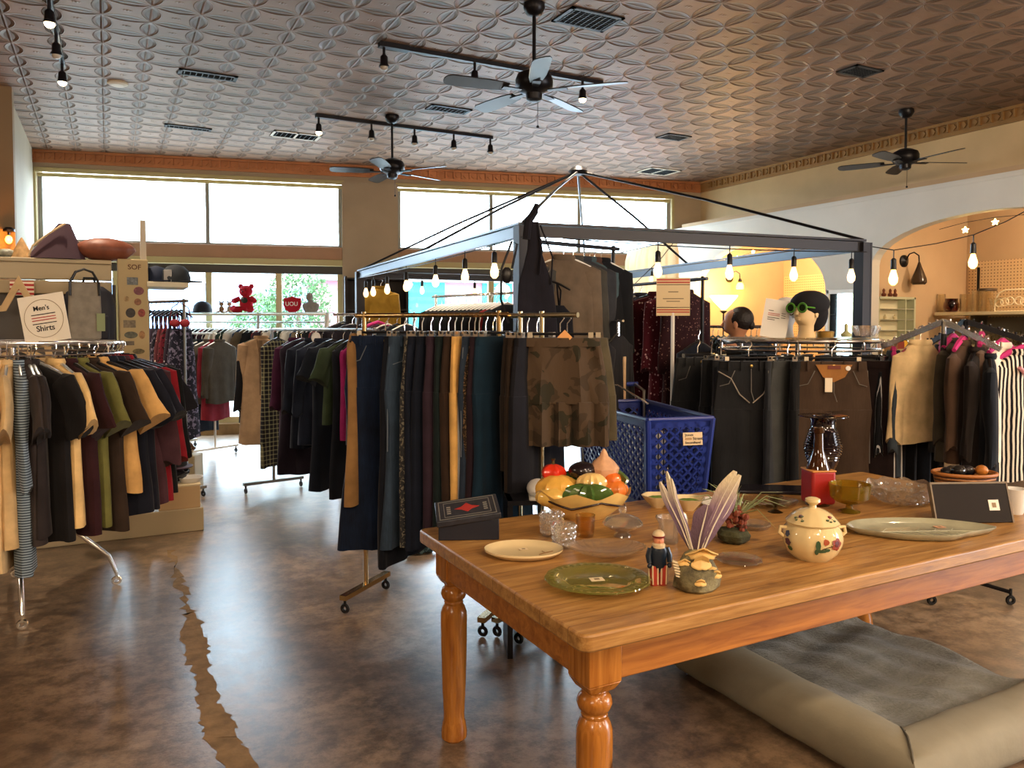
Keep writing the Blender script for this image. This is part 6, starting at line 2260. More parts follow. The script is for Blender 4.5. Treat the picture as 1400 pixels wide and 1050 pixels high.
def leafbowl(label, u, v):
    p = tp_(u, v)
    r = thing('leaf_bowl', label, 'bowl', p, -TH)
    MB().lathe([(.025, 0), (.03, .006), (.05, .03), (.065, .05), (.06, .05), (.04, .022), (.0, .015)], 28, fl=.05, nf=6, c1=False).build('bowl', IVORY, r)
    MB().sphere((0, 0, .032), (.047, .047, .012), 22, 8, lambda d: 1 + .05 * sin(9 * d.x + 8 * d.y)).build('green_moss', mat('moss green', '#6c8a33', .8, var=.3, vs=60, bump=.5, bs=90), r)


leafbowl('small yellow rimmed bowl of green moss beside the vegetable bowl', 899, 693)
leafbowl('second small bowl of green moss partly behind the feathers', 941, 697)
p = tp_(985, 690)
tag(MB().lathe([(.0, 0), (.05, 0), (.09, .012), (.088, .016), (.05, .005), (.0, .004)], 30, fl=.04, nf=8, c0=False, c1=False).build('white_plate', WHITEP, None, p), 'white scalloped plate lying behind the moss bowls', 'plate')

# pot with air plant
p = tp_(1003, 741)
ap = thing('potted_plant', 'mossy pot of dried red flowers and wispy air plant blades', 'plant', p, 0)
MB().lathe([(.0, 0), (.035, 0), (.05, .012), (.055, .03), (.045, .045), (.0, .05)], 24, c0=False, c1=False, wob=lambda a, z: .08 * sin(6 * a + 50 * z)).build('moss_base', mat('dark moss', '#43432a', .9, var=.4, vs=50, bump=.6, bs=80), ap)
q = random.Random(3)
m = MB()
for k in range(60):
    c = V((q.uniform(-.04, .035), q.uniform(-.035, .035), q.uniform(.045, .12)))
    m.sphere(c, q.uniform(.006, .013), 6, 4)
m.build('dried_flowers', mat('dried red', '#7a3a24', .85, var=.4, vs=60), ap)
m = MB()
for k in range(34):
    a = q.uniform(0, 2 * PI)
    l_ = q.uniform(.07, .19)
    el = q.uniform(.1, 1.2)
    b0 = V((.03 * cos(a), .02 * sin(a), .1))
    d1 = V((cos(a) * cos(el), sin(a) * cos(el), sin(el)))
    m.tube([b0, b0 + d1 * l_ * .5 + V((0, 0, .02)), b0 + d1 * l_ - V((0, 0, l_ * .25 * cos(el)))], [.0026, .0018, .0004], 4)
m.build('leaf_blades', mat('sage leaf', '#8f9a6e', .7, var=.3, vs=20), ap)

# black tray and clear platter behind
p = tp_(1060, 672)
bt = tag(MB().slab([(-.17, -.07), (.17, -.07), (.19, .07), (-.19, .07)], 0, .018).build('black_tray', mat('black lacquer', '#16141c', .2), None, p, -TH - .12, bevel=.006), 'long black lacquer tray lying behind the plant pot', 'tray')
p = tp_(1046, 692)
gl_ = thing('glass_platter', 'clear oval glass platter with a rolled rim behind the jar', 'plate', p, -TH)
MB().lathe([(.0, .004), (.08, .006), (.12, .02), (.135, .026), (.132, .02), (.085, .0), (.0, .0)], 40, sy=.7, c0=False, c1=False).build('platter', glass('#efe9d6', .03), gl_)
p = tp_(1010, 768)
MBx = MB().lathe([(.0, .003), (.05, .004), (.07, .012), (.072, .009), (.052, .0), (.0, .0)], 36, fl=.03, nf=12, c0=False, c1=False)
tag(MBx.build('glass_coaster', CLR, None, p), 'small clear pressed glass dish lying flat beside the rock ornament', 'dish')
p = tp_(1030, 722)
tag(MB().lathe([(.0, .003), (.045, .004), (.06, .02), (.062, .017), (.048, .0), (.0, .0)], 36, fl=.04, nf=12, c0=False, c1=False).build('glass_saucer', CLR, None, p), 'small clear scalloped saucer between the plant pot and the floral jar', 'dish')
p = tp_(1060, 700)
tag(MB().lathe([(.03, 0), (.008, .01), (.008, .03), (.028, .045), (.03, .065), (.026, .065), (.022, .048), (.0, .04)], 18, c1=False).build('cordial_glass', glass('#c9c8b0', .03), None, p), 'tiny smoky stemmed glass just behind the floral jar', 'glass')

# floral lidded jar
p = tp_(1110, 762)
fj = thing('lidded_jar', 'round cream porcelain jar with red rose decoration and a domed lid', 'jar', p, -TH)
POR = mat('cream porcelain', '#dcc591', .15, coat=.6)
prof = [(.0, 0), (.056, 0), (.06, .004), (.078, .022), (.09, .05), (.093, .07), (.088, .092), (.075, .112), (.07, .118)]
MB().lathe(prof, 44, c0=False, fl=.012, nf=12).build('body', POR, fj)
l_ = MB().lathe([(.08, .114), (.082, .118), (.076, .124), (.06, .142), (.035, .156), (.014, .162)], 44, fl=.02, nf=12).build('lid', POR, fj)
MB().lathe([(.013, .158), (.011, .17), (.024, .182), (.023, .19), (.012, .195), (.0, .196)], 20, c1=False).build('knob', POR, l_)
for s in (-1, 1):
    MB().tube([(s * .082, 0, .098), (s * .103, 0, .1), (s * .106, 0, .082), (s * .092, 0, .07)], .006, 8).build('handle', POR, fj)


def decal(root, pts, z0, a0, col, nm_, R0=None):
    """flat flower piece that follows the jar wall; pts are (angle, height)"""
    m = MB()
    def rad_at(z):
        for (r0, za), (r1, zb) in zip(prof[1:], prof[2:]):
            if za <= z <= zb and zb > za:
                return r0 + (r1 - r0) * (z - za) / (zb - za)
        return .07
    ctr = (sum(a for a, z in pts) / len(pts), sum(z for a, z in pts) / len(pts))
    vs = []
    for a, z in [ctr] + pts:
        r = rad_at(z0 + z) * 1.016 + .0012
        vs.append((r * sin(a0 + a), -r * cos(a0 + a), z0 + z))
    m.add(vs, [(0, i, i % len(pts) + 1) for i in range(1, len(pts) + 1)])
    return m.build(nm_, mat(nm_, col, .25), root, fix=False)


def blob(w, h, n=12, k=.15, nf=5):
    return [(w * (1 + k * cos(nf * a)) * cos(a), h * (1 + k * cos(nf * a)) * sin(a)) for a in [2 * PI * i / n for i in range(n)]]


decal(fj, blob(.2, .019, 20), .064, .5, '#8c3a26', 'rose_print')
decal(fj, blob(.1, .01, 14), .066, .5, '#5a1c14', 'rose_centre_print')
decal(fj, blob(.1, .01, 10, .1, 3), .074, .08, '#9c4a30', 'bud_print')
for a, z, w, h in ((-.18, .062, .07, .02), (-.05, .045, .16, .007), (.12, .048, .1, .007), (-.22, .042, .06, .012)):
    decal(fj, blob(w, h, 10, .2, 2), z, a, '#3f5a40', 'leaf_print')
decal(fj, [(-.1, -.002), (.3, .008), (.3, .011), (-.1, .001)], .052, .05, '#5a4430', 'stem_print')
decal(fj, blob(.14, .012, 12), .06, -1.25, '#5a3a4a', 'violet_print')
decal(fj, blob(.12, .01, 12), .085, -1.3, '#46506a', 'violet_print')
decal(fj, blob(.1, .01, 10, .2, 2), .04, -1.2, '#44603c', 'leaf_print')
for a, fc in ((-1.0, '#5a3a4a'), (.55, '#7a2a22')):
    def on_lid(da, z):
        r = .076 - (z - .124) * .9
        return V((r * sin(a + da), -r * cos(a + da), z))
    m = MB().tube([on_lid(-.22, .131), on_lid(-.05, .137), on_lid(.18, .134)], .0012, 4)
    for da, z in ((-.2, .135), (-.08, .13), (.1, .141), (.2, .13)):
        m.sphere(on_lid(da, z), (.006, .004, .0035), 8, 5)
    m.build('lid_sprig_print', mat('sprig', '#4c5a3c', .4), l_)
    MB().sphere(on_lid(.02, .141), (.007, .005, .006), 8, 5).build('lid_flower_print', mat('sprig flower', fc, .4), l_)

# tall dark ribbed vase
p = tp_(1124, 668)
dv = thing('ribbed_vase', 'tall dark ribbed carnival glass vase with a wide flat lip behind the bottle', 'vase', p, -TH)
DG = mat('smoked glass', '#1e141c', .08, coat=.8, trans=.35)
m = MB()
pr_ = [(.05, 0), (.052, .01), (.03, .03)]
for k in range(20):
    z = .04 + k * .0115
    r_ = .03 + .048 * sin(min(1, k / 15) * PI / 1.75) ** 1.3
    if k > 14:
        r_ -= (k - 14) * .0032
    pr_ += [(r_, z), (r_ + .0045, z + .006)]
pr_ += [(.055, .275), (.052, .31), (.06, .326), (.106, .332), (.106, .336), (.05, .332), (.045, .28)]
m.lathe(pr_, 36, wob=lambda a, z: .02 * cos(18 * a))
m.build('body', DG, dv)
# bottle with red label
p = tp_(1118, 690)
bt_ = thing('glass_bottle', 'brown glass bottle with a plain red label in front of the ribbed vase', 'bottle', p, -TH + .12)
BR = mat('brown bottle glass', '#4a2812', .06, coat=.6, trans=.5)
MB().lathe([(.0, 0), (.046, 0), (.05, .006), (.05, .135), (.047, .155), (.034, .195), (.021, .23), (.018, .3), (.022, .302), (.022, .322), (.014, .324), (.0, .324)], 32, c0=False, c1=False).build('body', BR, bt_)
MB().box(-.052, .052, -.052, .052, .008, .15).build('label', mat('red label', '#9e1f1c', .5, var=.06, vs=20), bt_, bevel=.012)
MB().box(-.0525, .0525, -.0525, .0525, .144, .151).build('label_border', mat('gold line', '#cf8f4c', .5), bt_, bevel=.01)
# amber green footed bowl
p = tp_(1161, 700)
ab = thing('footed_bowl', 'amber green pressed glass footed bowl beside the red label bottle', 'bowl', p, .3)
MB().lathe([(.04, 0), (.042, .004), (.014, .014), (.012, .03), (.05, .042), (.072, .06), (.078, .115), (.072, .115), (.064, .065), (.0, .05)], 40, fl=.025, nf=16, c1=False).build('bowl', glass('#dcc266', .04, name='amber glass', edge=.4, milk=.2, mcol='#a8912c'), ab)
# crystal bowl
p = tp_(1234, 688)
cb_ = thing('crystal_bowl', 'large clear crystal bowl with a scalloped cut rim on the table', 'bowl', p, .1)
m = MB()
rg = []
n = 60
for z, r_, inn in ((0, .06, 0), (.004, .075, 0), (.03, .115, 0), (.065, .15, 0), (.078, .158, 1), (.074, .15, 1), (.035, .105, 1), (.012, .06, 1)):
    rg.append([(r_ * (1 + .02 * cos(12 * a) + (.015 * cos(24 * a) if not inn else 0)) * cos(a), r_ * .95 * (1 + .02 * cos(12 * a)) * sin(a), z + (.006 * cos(12 * a) if z > .06 else 0)) for a in [2 * PI * k / n for k in range(n)]])
m.loft(rg)
m.build('bowl', CRY, cb_)
m = MB()
for j in range(3):
    for k in range(18):
        a = (k + .5 * (j % 2)) * PI / 9
        r_ = (.092, .118, .14)[j]
        m.sphere((r_ * cos(a), r_ * .95 * sin(a), (.018, .036, .056)[j]), (.014, .014, .009), 6, 4)
m.build('cut_pattern', CRY, cb_)
# leaf platter
p = tp_(1256, 728)
lp_ = thing('leaf_platter', 'grey green leaf shaped ceramic platter with a price tag near the table edge', 'plate', p, -TH)
PLT = mat('sage glaze', '#a19f86', .12, var=.18, vs=9, coat=.6)
out = [(-.262, -.01), (-.2, .07), (-.1, .105), (.0, .11), (.1, .1), (.17, .07), (.23, .03), (.265, -.02), (.22, -.05), (.14, -.085), (.06, -.13), (-.04, -.135), (-.13, -.115), (-.2, -.075)]
import bisect


def ring_of(s, z, cl=48):
    n = len(out)
    q = []
    for i in range(cl):
        f = i / cl * n
        k = int(f)
        t_ = f - k
        p0, p1, p2, p3 = (out[(k + j - 1) % n] for j in range(4))
        x_ = .5 * (2 * p1[0] + (p2[0] - p0[0]) * t_ + (2 * p0[0] - 5 * p1[0] + 4 * p2[0] - p3[0]) * t_ ** 2 + (3 * p1[0] - p0[0] - 3 * p2[0] + p3[0]) * t_ ** 3)
        y_ = .5 * (2 * p1[1] + (p2[1] - p0[1]) * t_ + (2 * p0[1] - 5 * p1[1] + 4 * p2[1] - p3[1]) * t_ ** 2 + (3 * p1[1] - p0[1] - 3 * p2[1] + p3[1]) * t_ ** 3)
        q.append((x_ * s, y_ * s, z))
    return q


MB().loft([ring_of(.8, 0), ring_of(.9, .004), ring_of(1, .022), ring_of(1.005, .027), ring_of(.985, .026), ring_of(.88, .01), ring_of(.7, .006), ring_of(.2, .005)]).build('platter', PLT, lp_)
m = MB().tube([(-.2, -.02, .0065), (-.05, -.01, .0065), (.12, .0, .0065), (.2, -.01, .0075)], .002, 5)
for k in range(5):
    x_ = -.14 + k * .06
    for s in (-1, 1):
        m.tube([(x_, -.015, .006), (x_ + .04, -.015 + s * .045, .0062)], .0014, 4)
m.build('leaf_veins', PLT, lp_)
sticker(lp_, .1, .045, .0085, .2, .018, mat('pink sticker', '#d9a684', .7))
# black plaque leaning
p = tp_(1336, 717)
bq = thing('black_plaque', 'black framed panel with a white sticker leaning back on the table', 'plaque', p + FW * .02, -TH + .06)
m = MB().box(-.15, .15, -.008, .008, 0, .15)
o = m.build('panel', mat('black lacquer', '#16141c', .2), bq, bevel=.003)
o.rotation_euler.x = rad(-18)
o2 = MB().box(-.153, .153, -.01, .01, .146, .153).box(-.153, -.147, -.01, .01, 0, .15).box(.147, .153, -.01, .01, 0, .15).build('frame_edge', mat('worn brown edge', '#7a6a54', .5), o)
o3 = MB().box(.065, .105, -.0095, -.008, .045, .085).build('price_sticker', PAPER, o)
MB().box(.077, .093, -.0102, -.0095, .056, .074).build('print', mat('sticker print', '#8f7a58', .7), o3)
o4 = MB().box(-.1, .1, .0, .008, 0, .11).build('easel_back', mat('black lacquer', '#16141c', .2), bq, (0, .075, 0))
o4.rotation_euler.x = rad(22)
# wicker basket of stones
p = at(1323, 3.2, TZ)
wb_ = thing('wicker_basket', 'oval woven wicker basket holding polished stones at the table end', 'basket', p, -TH)
t = NT('wicker')
co = t.coord()
x, y, z = t.sep(co)
f = t.math('SINE', t.math('MULTIPLY', z, 420))
t.l(t.ramp(t.math('ADD', t.math('MULTIPLY', f, .3), t.noise(co, 40, 3)), [(.3, '#5a3214'), (.7, '#b8793c')]), t.b.inputs['Base Color'])
t.set(Roughness=.6)
t.bump(f, .6, .01)
MB().lathe([(.0, 0), (.095, 0), (.105, .02), (.125, .12), (.13, .128), (.118, .128), (.1, .02), (.0, .015)], 40, sy=.7, c0=False, c1=False, wob=lambda a, z: .012 * cos(30 * a)).build('weave', t.m, wb_)
MB().ring((0, 0, 0), 1, .06, 40, 8).build('rim', mat('wicker rim', '#a8682f', .5), wb_, (0, 0, .128)).scale = (.126, .089, .12)
q = random.Random(9)
for i, (x_, y_, r_, c, lb) in enumerate(((-.075, 0, .026, '#1c1a1c', 'dark stone at the near end of the wicker basket'), (-.04, -.03, .028, '#26221f', 'black speckled stone beside the white flecked one in the basket'), (-.03, .03, .03, '#3a332c', 'grey brown stone at the back of the wicker basket'), (.0, -.015, .027, '#1a181a', 'glossy black stone in the middle of the wicker basket'), (.03, .03, .032, '#4a2d20', 'brown stone with a bright glint in the wicker basket'), (.06, -.02, .028, '#b8702c', 'orange amber stone in the wicker basket'), (.085, .01, .024, '#5a3a26', 'red brown stone at the far end of the wicker basket'))):
    w = wb_.matrix_basis @ V((x_, y_, .118)) if False else Matrix.Translation(p) @ Matrix.Rotation(-TH, 4, 'Z') @ V((x_, y_, .13 + .012 * (i % 2)))
    tag(MB().sphere((0, 0, 0), (r_, r_ * .9, r_ * .8), 14, 8, lambda d: 1 + .08 * sin(4 * d.x + 3 * d.y + i)).build('polished_stone', mat('polished stone', c, .12, var=.3, vs=40), None, w), lb, 'stone')
# white cup at the table end
p = at(1394, 3.02, TZ)
wc_ = thing('ribbed_cup', 'white ribbed cup at the table end beside the black panel', 'cup', p)
MB().lathe([(.0, 0), (.026, 0), (.03, .01), (.038, .085), (.042, .1), (.037, .1), (.028, .015), (.0, .01)], 36, fl=.02, nf=18, c0=False, c1=False).build('cup', WHITEP, wc_)

# ================================================================ DOG BED
db = thing('dog_bed', 'large grey bolstered dog bed on the floor under the table', 'dog bed', (2.27, 1.58, 0))
BW, BD = .98, 1.06
t = NT('fleece')
co = t.coord()
n1 = t.noise(co, 90, 4, .7)
n2 = t.noise(t.mapping(co, (1, 2.5, 1), (0, 0, 0), (0, 0, .5)), 4, 4, .6, .8)
t.l(t.ramp(t.math('ADD', t.math('MULTIPLY', n1, .4), t.math('MULTIPLY', n2, .6)), [(.3, '#57574f'), (.7, '#8f8f86')]), t.b.inputs['Base Color'])
t.set(Roughness=.95)
t.b.inputs['Sheen Weight'].default_value = .2
t.bump(t.math('ADD', t.math('MULTIPLY', n1, .7), t.math('MULTIPLY', n2, 1.5)), .8, .02)
m = MB()
q = random.Random(4)
N = 56
rows = []
for j in range(N + 1):
    y_ = BD * j / N
    row = []
    for i in range(N + 1):
        x_ = BW * i / N
        e_ = min(x_, y_, BW - x_, BD - y_)
        h = .1 + .018 * sin(9 * x_ + 14 * y_ + 2 * sin(5 * x_)) * .5 + .014 * sin(21 * y_ - 8 * x_ + 1.5 * sin(7 * y_)) * .6 + .008 * sin(37 * x_ + 11 * y_)
        h *= min(1, .45 + e_ * 9)
        row.append((x_, y_, h))
    rows.append(row)
m.loft(rows, False, False, False)
base = [[(x_, y_, .0) for x_, y_, z in r] for r in (rows[0], rows[-1])]
per = [r for r in rows[0]] + [r[-1] for r in rows[1:]] + [r for r in rows[-1][::-1][1:]] + [r[0] for r in rows[::-1][1:-1]]
m.loft([[(a, b, 0) for a, b, c in per], per], True, False)
m.build('mattress', t.m, db)
TWL = mat('grey canvas', '#8f8874', .85, var=.08, vs=6, bump=.35, bs=12)


def bolster(path, r, flat):
    """padded roll along a path, mitred where it turns"""
    m = MB()
    path = [V(p_) for p_ in path]
    rg = []
    tot = 0
    n = len(path)
    for i, c in enumerate(path):
        a_ = path[max(i - 1, 0)]
        b_ = path[min(i + 1, n - 1)]
        d0, d1 = (c - a_), (b_ - c)
        if d0.length < 1e-6:
            d0 = d1
        if d1.length < 1e-6:
            d1 = d0
        d0.normalize(), d1.normalize()
        d = (d0 + d1).normalized()
        sd = V((-d.y, d.x, 0)) / max(.3, d.dot(d0))
        f = i / (n - 1)
        e_ = min(i, n - 1 - i)
        k = (.35, .72, .9, 1)[min(e_, 3)]
        q = []
        for j in range(24):
            a = 2 * PI * j / 24
            w = 1 + .03 * sin(47 * f + 3 * a) * sin(2 * a + 19 * f)
            q.append(c + sd * (r * 1.15 * sgnp(cos(a), .75) * k * w) + V((0, 0, (flat / 2) * (1 + sgnp(sin(a), .72) * w * k))))
        rg.append(q)
    m.loft(rg)
    return m


pth = [(-.03, BD + .06 - .045 * i, 0) for i in range(25)] + [(-.03, -.035, 0)] + [(.015 + .045 * i, -.035, 0) for i in range(25)]
bolster(pth, .088, .185).build('bolster', TWL, db)
MB().tube([(-.125, -.13, .03), (-.125, -.13, .13), (-.09, -.09, .183), (-.03, -.035, .19), (.03, .03, .175), (.055, .05, .15)], .004, 6).build('corner_seam', mat('seam', '#57503f', .8), db)
MB().box(.3, BW + .01, BD - .02, BD + .02, 0, .11).build('far_piping', mat('pale canvas', '#b8b3a4', .8), db, bevel=.02)

# ================================================================ SHOPPING CART
cf = V((2.57, 3.05, 0))
ca_ = -.235
cart = thing('shopping_cart', 'blue plastic lattice shopping cart with a store label behind the table', 'shopping cart', cf, ca_)
BLU = mat('blue plastic', '#1d2f7a', .35, var=.06, vs=6)
CWd, CLg, Z0, Z1 = .36, .95, .55, 1.03


def lattice(p00, p10, p11, p01, nx, nz, th=.006, bw_=.011):
    """diagonal lattice in the quad p00-p10-p11-p01 with a solid rim"""
    m = MB()
    p00, p10, p11, p01 = map(V, (p00, p10, p11, p01))
    nrm = (p10 - p00).cross(p01 - p00).normalized() * th

    def pt(a, b):
        return (p00 * (1 - a) + p10 * a) * (1 - b) + (p01 * (1 - a) + p11 * a) * b

    def bar(a0, b0, a1, b1, w):
        A, B = pt(a0, b0), pt(a1, b1)
        d = (B - A).normalized()
        s_ = d.cross(nrm.normalized()) * w / 2
        vs = [A - s_ - nrm, A + s_ - nrm, B + s_ - nrm, B - s_ - nrm, A - s_ + nrm, A + s_ + nrm, B + s_ + nrm, B - s_ + nrm]
        m.add(vs, [(0, 1, 2, 3), (7, 6, 5, 4), (0, 4, 5, 1), (1, 5, 6, 2), (2, 6, 7, 3), (3, 7, 4, 0)])
    asp = nz / nx
    for k in range(-nz, nx + 1):
        a0, b0 = k / nx, 0.0
        a1, b1 = (k + nz) / nx, 1.0
        # clip to 0..1 in a
        def clip(a0, b0, a1, b1):
            if a0 < 0:
                b0 += (0 - a0) * (b1 - b0) / (a1 - a0)
                a0 = 0
            if a1 > 1:
                b1 = b0 + (1 - a0) * (b1 - b0) / (a1 - a0)
                a1 = 1
            return a0, b0, a1, b1
        c = clip(a0, b0, a1, b1)
        if c[2] - c[0] > .01:
            bar(*c, bw_)
            bar(1 - c[0], c[1], 1 - c[2], c[3], bw_)
    L_ = (p10 - p00).length
    hh = (p01 - p00).length
    fx, fz = .03 / L_, .035 / hh
    bar(0, fz / 2, 1, fz / 2, .035)
    bar(0, 1 - fz / 2, 1, 1 - fz / 2, .05)
    bar(fx / 2, 0, fx / 2, 1, .045)
    bar(1 - fx / 2, 0, 1 - fx / 2, 1, .045)
    return m


hw0, hw1 = CWd / 2 - .03, CWd / 2
def cr_(s, y, top_):
    yy = y if top_ else (y + .05 if y < .1 else y - .03)
    return (s * (hw1 if top_ else hw0) * (1 + .25 * y / CLg), yy, Z1 if top_ else Z0)


bs_ = lattice(cr_(-1, 0, 0), cr_(1, 0, 0), cr_(1, 0, 1), cr_(-1, 0, 1), 6, 9).build('front_panel', BLU, cart)
lattice(cr_(-1, CLg, 0), cr_(-1, 0, 0), cr_(-1, 0, 1), cr_(-1, CLg, 1), 15, 9).build('side_panel', BLU, cart)
lattice(cr_(1, 0, 0), cr_(1, CLg, 0), cr_(1, CLg, 1), cr_(1, 0, 1), 15, 9).build('side_panel', BLU, cart)
lattice(cr_(1, CLg, 0), cr_(-1, CLg, 0), cr_(-1, CLg, 1), cr_(1, CLg, 1), 6, 9).build('back_panel', BLU, cart)
lattice(cr_(-1, 0, 0), cr_(1, 0, 0), cr_(1, CLg, 0), cr_(-1, CLg, 0), 10, 24).build('basket_floor', BLU, cart)
m = MB()
for a, b in ((cr_(-1, 0, 1), cr_(1, 0, 1)), (cr_(1, 0, 1), cr_(1, CLg, 1)), (cr_(1, CLg, 1), cr_(-1, CLg, 1)), (cr_(-1, CLg, 1), cr_(-1, 0, 1))):
    m.tube([a, b], .013, 8)
for s in (-1, 1):
    m.tube([cr_(s, 0, 0), cr_(s, 0, 1)], .016, 8)
m.build('rim', BLU, cart)
m = MB()
for s in (-1, 1):
    m.tube([(s * .2, CLg + .1, 1.13), (s * .2, CLg - .05, 1.1), (s * .2, CLg - .05, .3), (s * .17, .2, .16), (s * .15, .1, .16)], .011, 8)
    m.tube([(s * .17, .25, .18), (s * .16, .2, .55)], .01, 8)
m.tube([(-.17, .25, .17), (.17, .25, .17)], .01, 8).tube([(-.2, CLg - .05, .3), (.2, CLg - .05, .3)], .01, 8)
m.build('chassis', STEEL, cart)
MB().tube([(-.22, CLg + .1, 1.13), (.22, CLg + .1, 1.13)], .015, 10).build('handle', BLU, cart)
for s in (-1, 1):
    for y_ in (.14, CLg - .05):
        MB().ring((s * .17, y_, .06), .045, .015, 18, 8, 'X').tube([(s * .17, y_, .06), (s * .17, y_, .2)], .01, 6).build('wheel', BLACKP, cart)
MB().tube([(-.16, CLg - .02, 1.05), (-.16, CLg - .02, 1.14), (.0, CLg - .1, 1.14), (.12, CLg - .18, 1.06), (.16, CLg - .2, 1.03)], .006, 6).build('child_seat_wire', CHROME, cart)
lbz = Z1 - .1
lb_ = MB().box(-.008, .1, -.006, .0, -.035, .03).build('store_label', mat('cream label', '#d9bd92', .6), cart, (.02, -.0, lbz))
lb_.rotation_euler.x = rad(-6)
for i, (tx, z) in enumerate((('Jones', .018), ('Street', -.002), ('Secondhand', -.022))):
    text('lettering', tx, .021 if i < 2 else .017, INK, lb_, ((.002, .045, .002)[i], -.0068, z), (PI / 2, 0, 0), 'LEFT', font_w=1.05)
MB().box(.002, .04, -.0066, -.0058, -.008, .004).build('label_bars', mat('tan print', '#b08a5c', .7), lb_)
lb2 = MB().box(-.004, .0, 0, .16, -.04, .04).build('side_label', mat('dim label', '#6b4a44', .6), cart, (-hw1 * 1.22 - .01, CLg - .22, lbz + .01))
for z in (.02, .0, -.02):
    MB().box(-.006, -.004, .02, .14, z - .004, z + .004).build('print', INK, lb2)
# white wares inside and things behind
def loc_cart(x_, y_, z_):
    return Matrix.Translation(cf) @ Matrix.Rotation(ca_, 4, 'Z') @ V((x_, y_, z_))


mk = thing('wire_basket', 'white wire basket lying inside the blue cart', 'basket', loc_cart(.0, .6, .58), ca_)
m = MB()
for k in range(9):
    x_ = -.13 + k * .0325
    m.tube([(x_, -.2, .0), (x_, -.2, .33), (x_, -.2, .35)], .004, 5).tube([(x_, .2, 0), (x_, .2, .34)], .004, 5)
m.tube([(-.13, -.2, .35), (.13, -.2, .35), (.13, .2, .35), (-.13, .2, .35), (-.13, -.2, .35)], .007, 6)
m.build('wires', BLACKP, mk)
MB().box(-.125, .125, -.19, .19, .0, .33).build('white_parcel', mat('white parcel', '#d5d0c4', .6), mk, bevel=.02)
# low black shelf with books under the shorts rail
ls = thing('low_black_shelf', 'low black metal shelf under the shorts rail holding papers', 'shelf', at(768, 3.55, 0), -TH + .1)
for z in (.5, .72):
    MB().box(-.26, .22, -.12, .12, z - .02, z).build('shelf_board', BLACKM, ls)
for x_ in (-.25, -.02, .21):
    MB().box(x_ - .012, x_ + .012, -.11, .11, 0, .72).build('upright', BLACKM, ls)
for u, lb, c, w in ((738, 'stack of white papers on the low black shelf', '#c4d2d0', .17), (778, 'grey newsprint folder on the low black shelf', '#a9adb0', .15)):
    tag(MB().box(-w / 2, w / 2, -.08, .08, 0, .055).build('paper_stack', mat('paper sheets', c, .7, var=.2, vs=50), None, at(u, 3.52, .505), -TH + .1, bevel=.003), lb, 'paper')
sh_ = thing('white_sneaker', 'white sneaker on the low shelf end behind the red pepper', 'shoe', at(735, 3.5, .72), -TH)
MB().sphere((0, 0, .04), (.05, .1, .04), 14, 8).build('upper', WHITEP, sh_)
MB().box(-.04, .04, -.1, .1, .0, .015).build('sole', mat('rubber', '#c8c4b8', .6), sh_, bevel=.01)
# pale cloth lying under the jeans by the table leg
pc = PZ(585, 768, .01)
tag(MB().sphere((0, 0, .03), (.1, .06, .04), 18, 8, lambda d: 1 + .2 * sin(8 * d.x + 5 * d.z)).build('fallen_cloth', cloth('#7fa09c', 'blotch', '#3c5458'), None, (pc.x + .05, pc.y + .25, .0)), 'crumpled pale teal cloth on the floor under the jeans', 'cloth')
# cap and plush on the window display shelf
def on_bw(u, dy=0):
    f0, f1 = 0.0, 1.0
    p = rail(RB_a, RB_b, u, SHZ)
    return V((p.x, p.y, SHZ))


cap('black cap on the window display shelf beside the small toys', on_bw(277), -2.4, '#1b1f2a', 1.35)
tb_ = thing('teddy_bear', 'red plush teddy bear sitting on the window display shelf', 'teddy bear', on_bw(337), -TH - .1)
PL_ = mat('red plush', '#b3172c', .95, bump=.4, bs=60)
MB().sphere((0, 0, .12), (.09, .075, .11), 18, 12).build('body', PL_, tb_)
h_ = MB().sphere((0, -.01, .285), (.088, .08, .08), 18, 12).sphere((0, -.085, .265), (.035, .03, .028), 12, 8)
h_ = h_.build('head', PL_, tb_)
for s in (-1, 1):
    MB().sphere((s * .075, 0, .35), (.035, .02, .035), 12, 8).build('ear', PL_, tb_)
    MB().tube([(s * .08, -.02, .19), (s * .13, -.05, .16), (s * .15, -.08, .15)], [.035, .036, .03], 10).build('arm', PL_, tb_)
    MB().tube([(s * .06, -.04, .04), (s * .11, -.12, .04), (s * .12, -.15, .06)], [.045, .045, .042], 12).build('leg', PL_, tb_)
    MB().sphere((s * .03, -.085, .3), .009, 8, 6).build('eye', BLACKP, h_)
MB().sphere((0, -.112, .275), (.013, .008, .009), 8, 6).build('nose', BLACKP, h_)
MB().sphere((.02, -.1, .16), (.045, .03, .04), 12, 8).build('dark_heart', mat('dark green plush', '#2a3328', .9), tb_)
for u, lb, c in ((303, 'small brown toy figure beside the black cap on the window shelf', '#8a6a4a'), (314, 'tiny brown and cream toy figure next to the red bear', '#a08a70')):
    r = thing('toy_figure', lb, 'toy', on_bw(u), -TH)
    MB().sphere((0, 0, .045), (.035, .03, .045), 12, 8).build('body', mat('toy fur', c, .9), r)
    MB().sphere((0, -.005, .115), (.03, .028, .03), 12, 8).sphere((-.025, 0, .145), .012, 8, 6).sphere((.025, 0, .145), .012, 8, 6).build('head', mat('toy fur', c, .9), r)
    for s in (-1, 1):
        MB().tube([(s * .02, -.02, .02), (s * .05, -.05, .0), (s * .055, -.055, -.02)], [.012, .012, .01], 8).build('leg', mat('toy skin', '#c9a988', .9), r)
rc = thing('red_cushion', 'red shield shaped plush cushion with white letters on the window shelf', 'cushion', on_bw(400), -TH)
m = MB()
sh2 = [(-.115, .19), (-.04, .2), (0, .215), (.04, .2), (.115, .19), (.12, .1), (.09, .03), (.04, .0), (-.04, .0), (-.09, .03), (-.12, .1)]
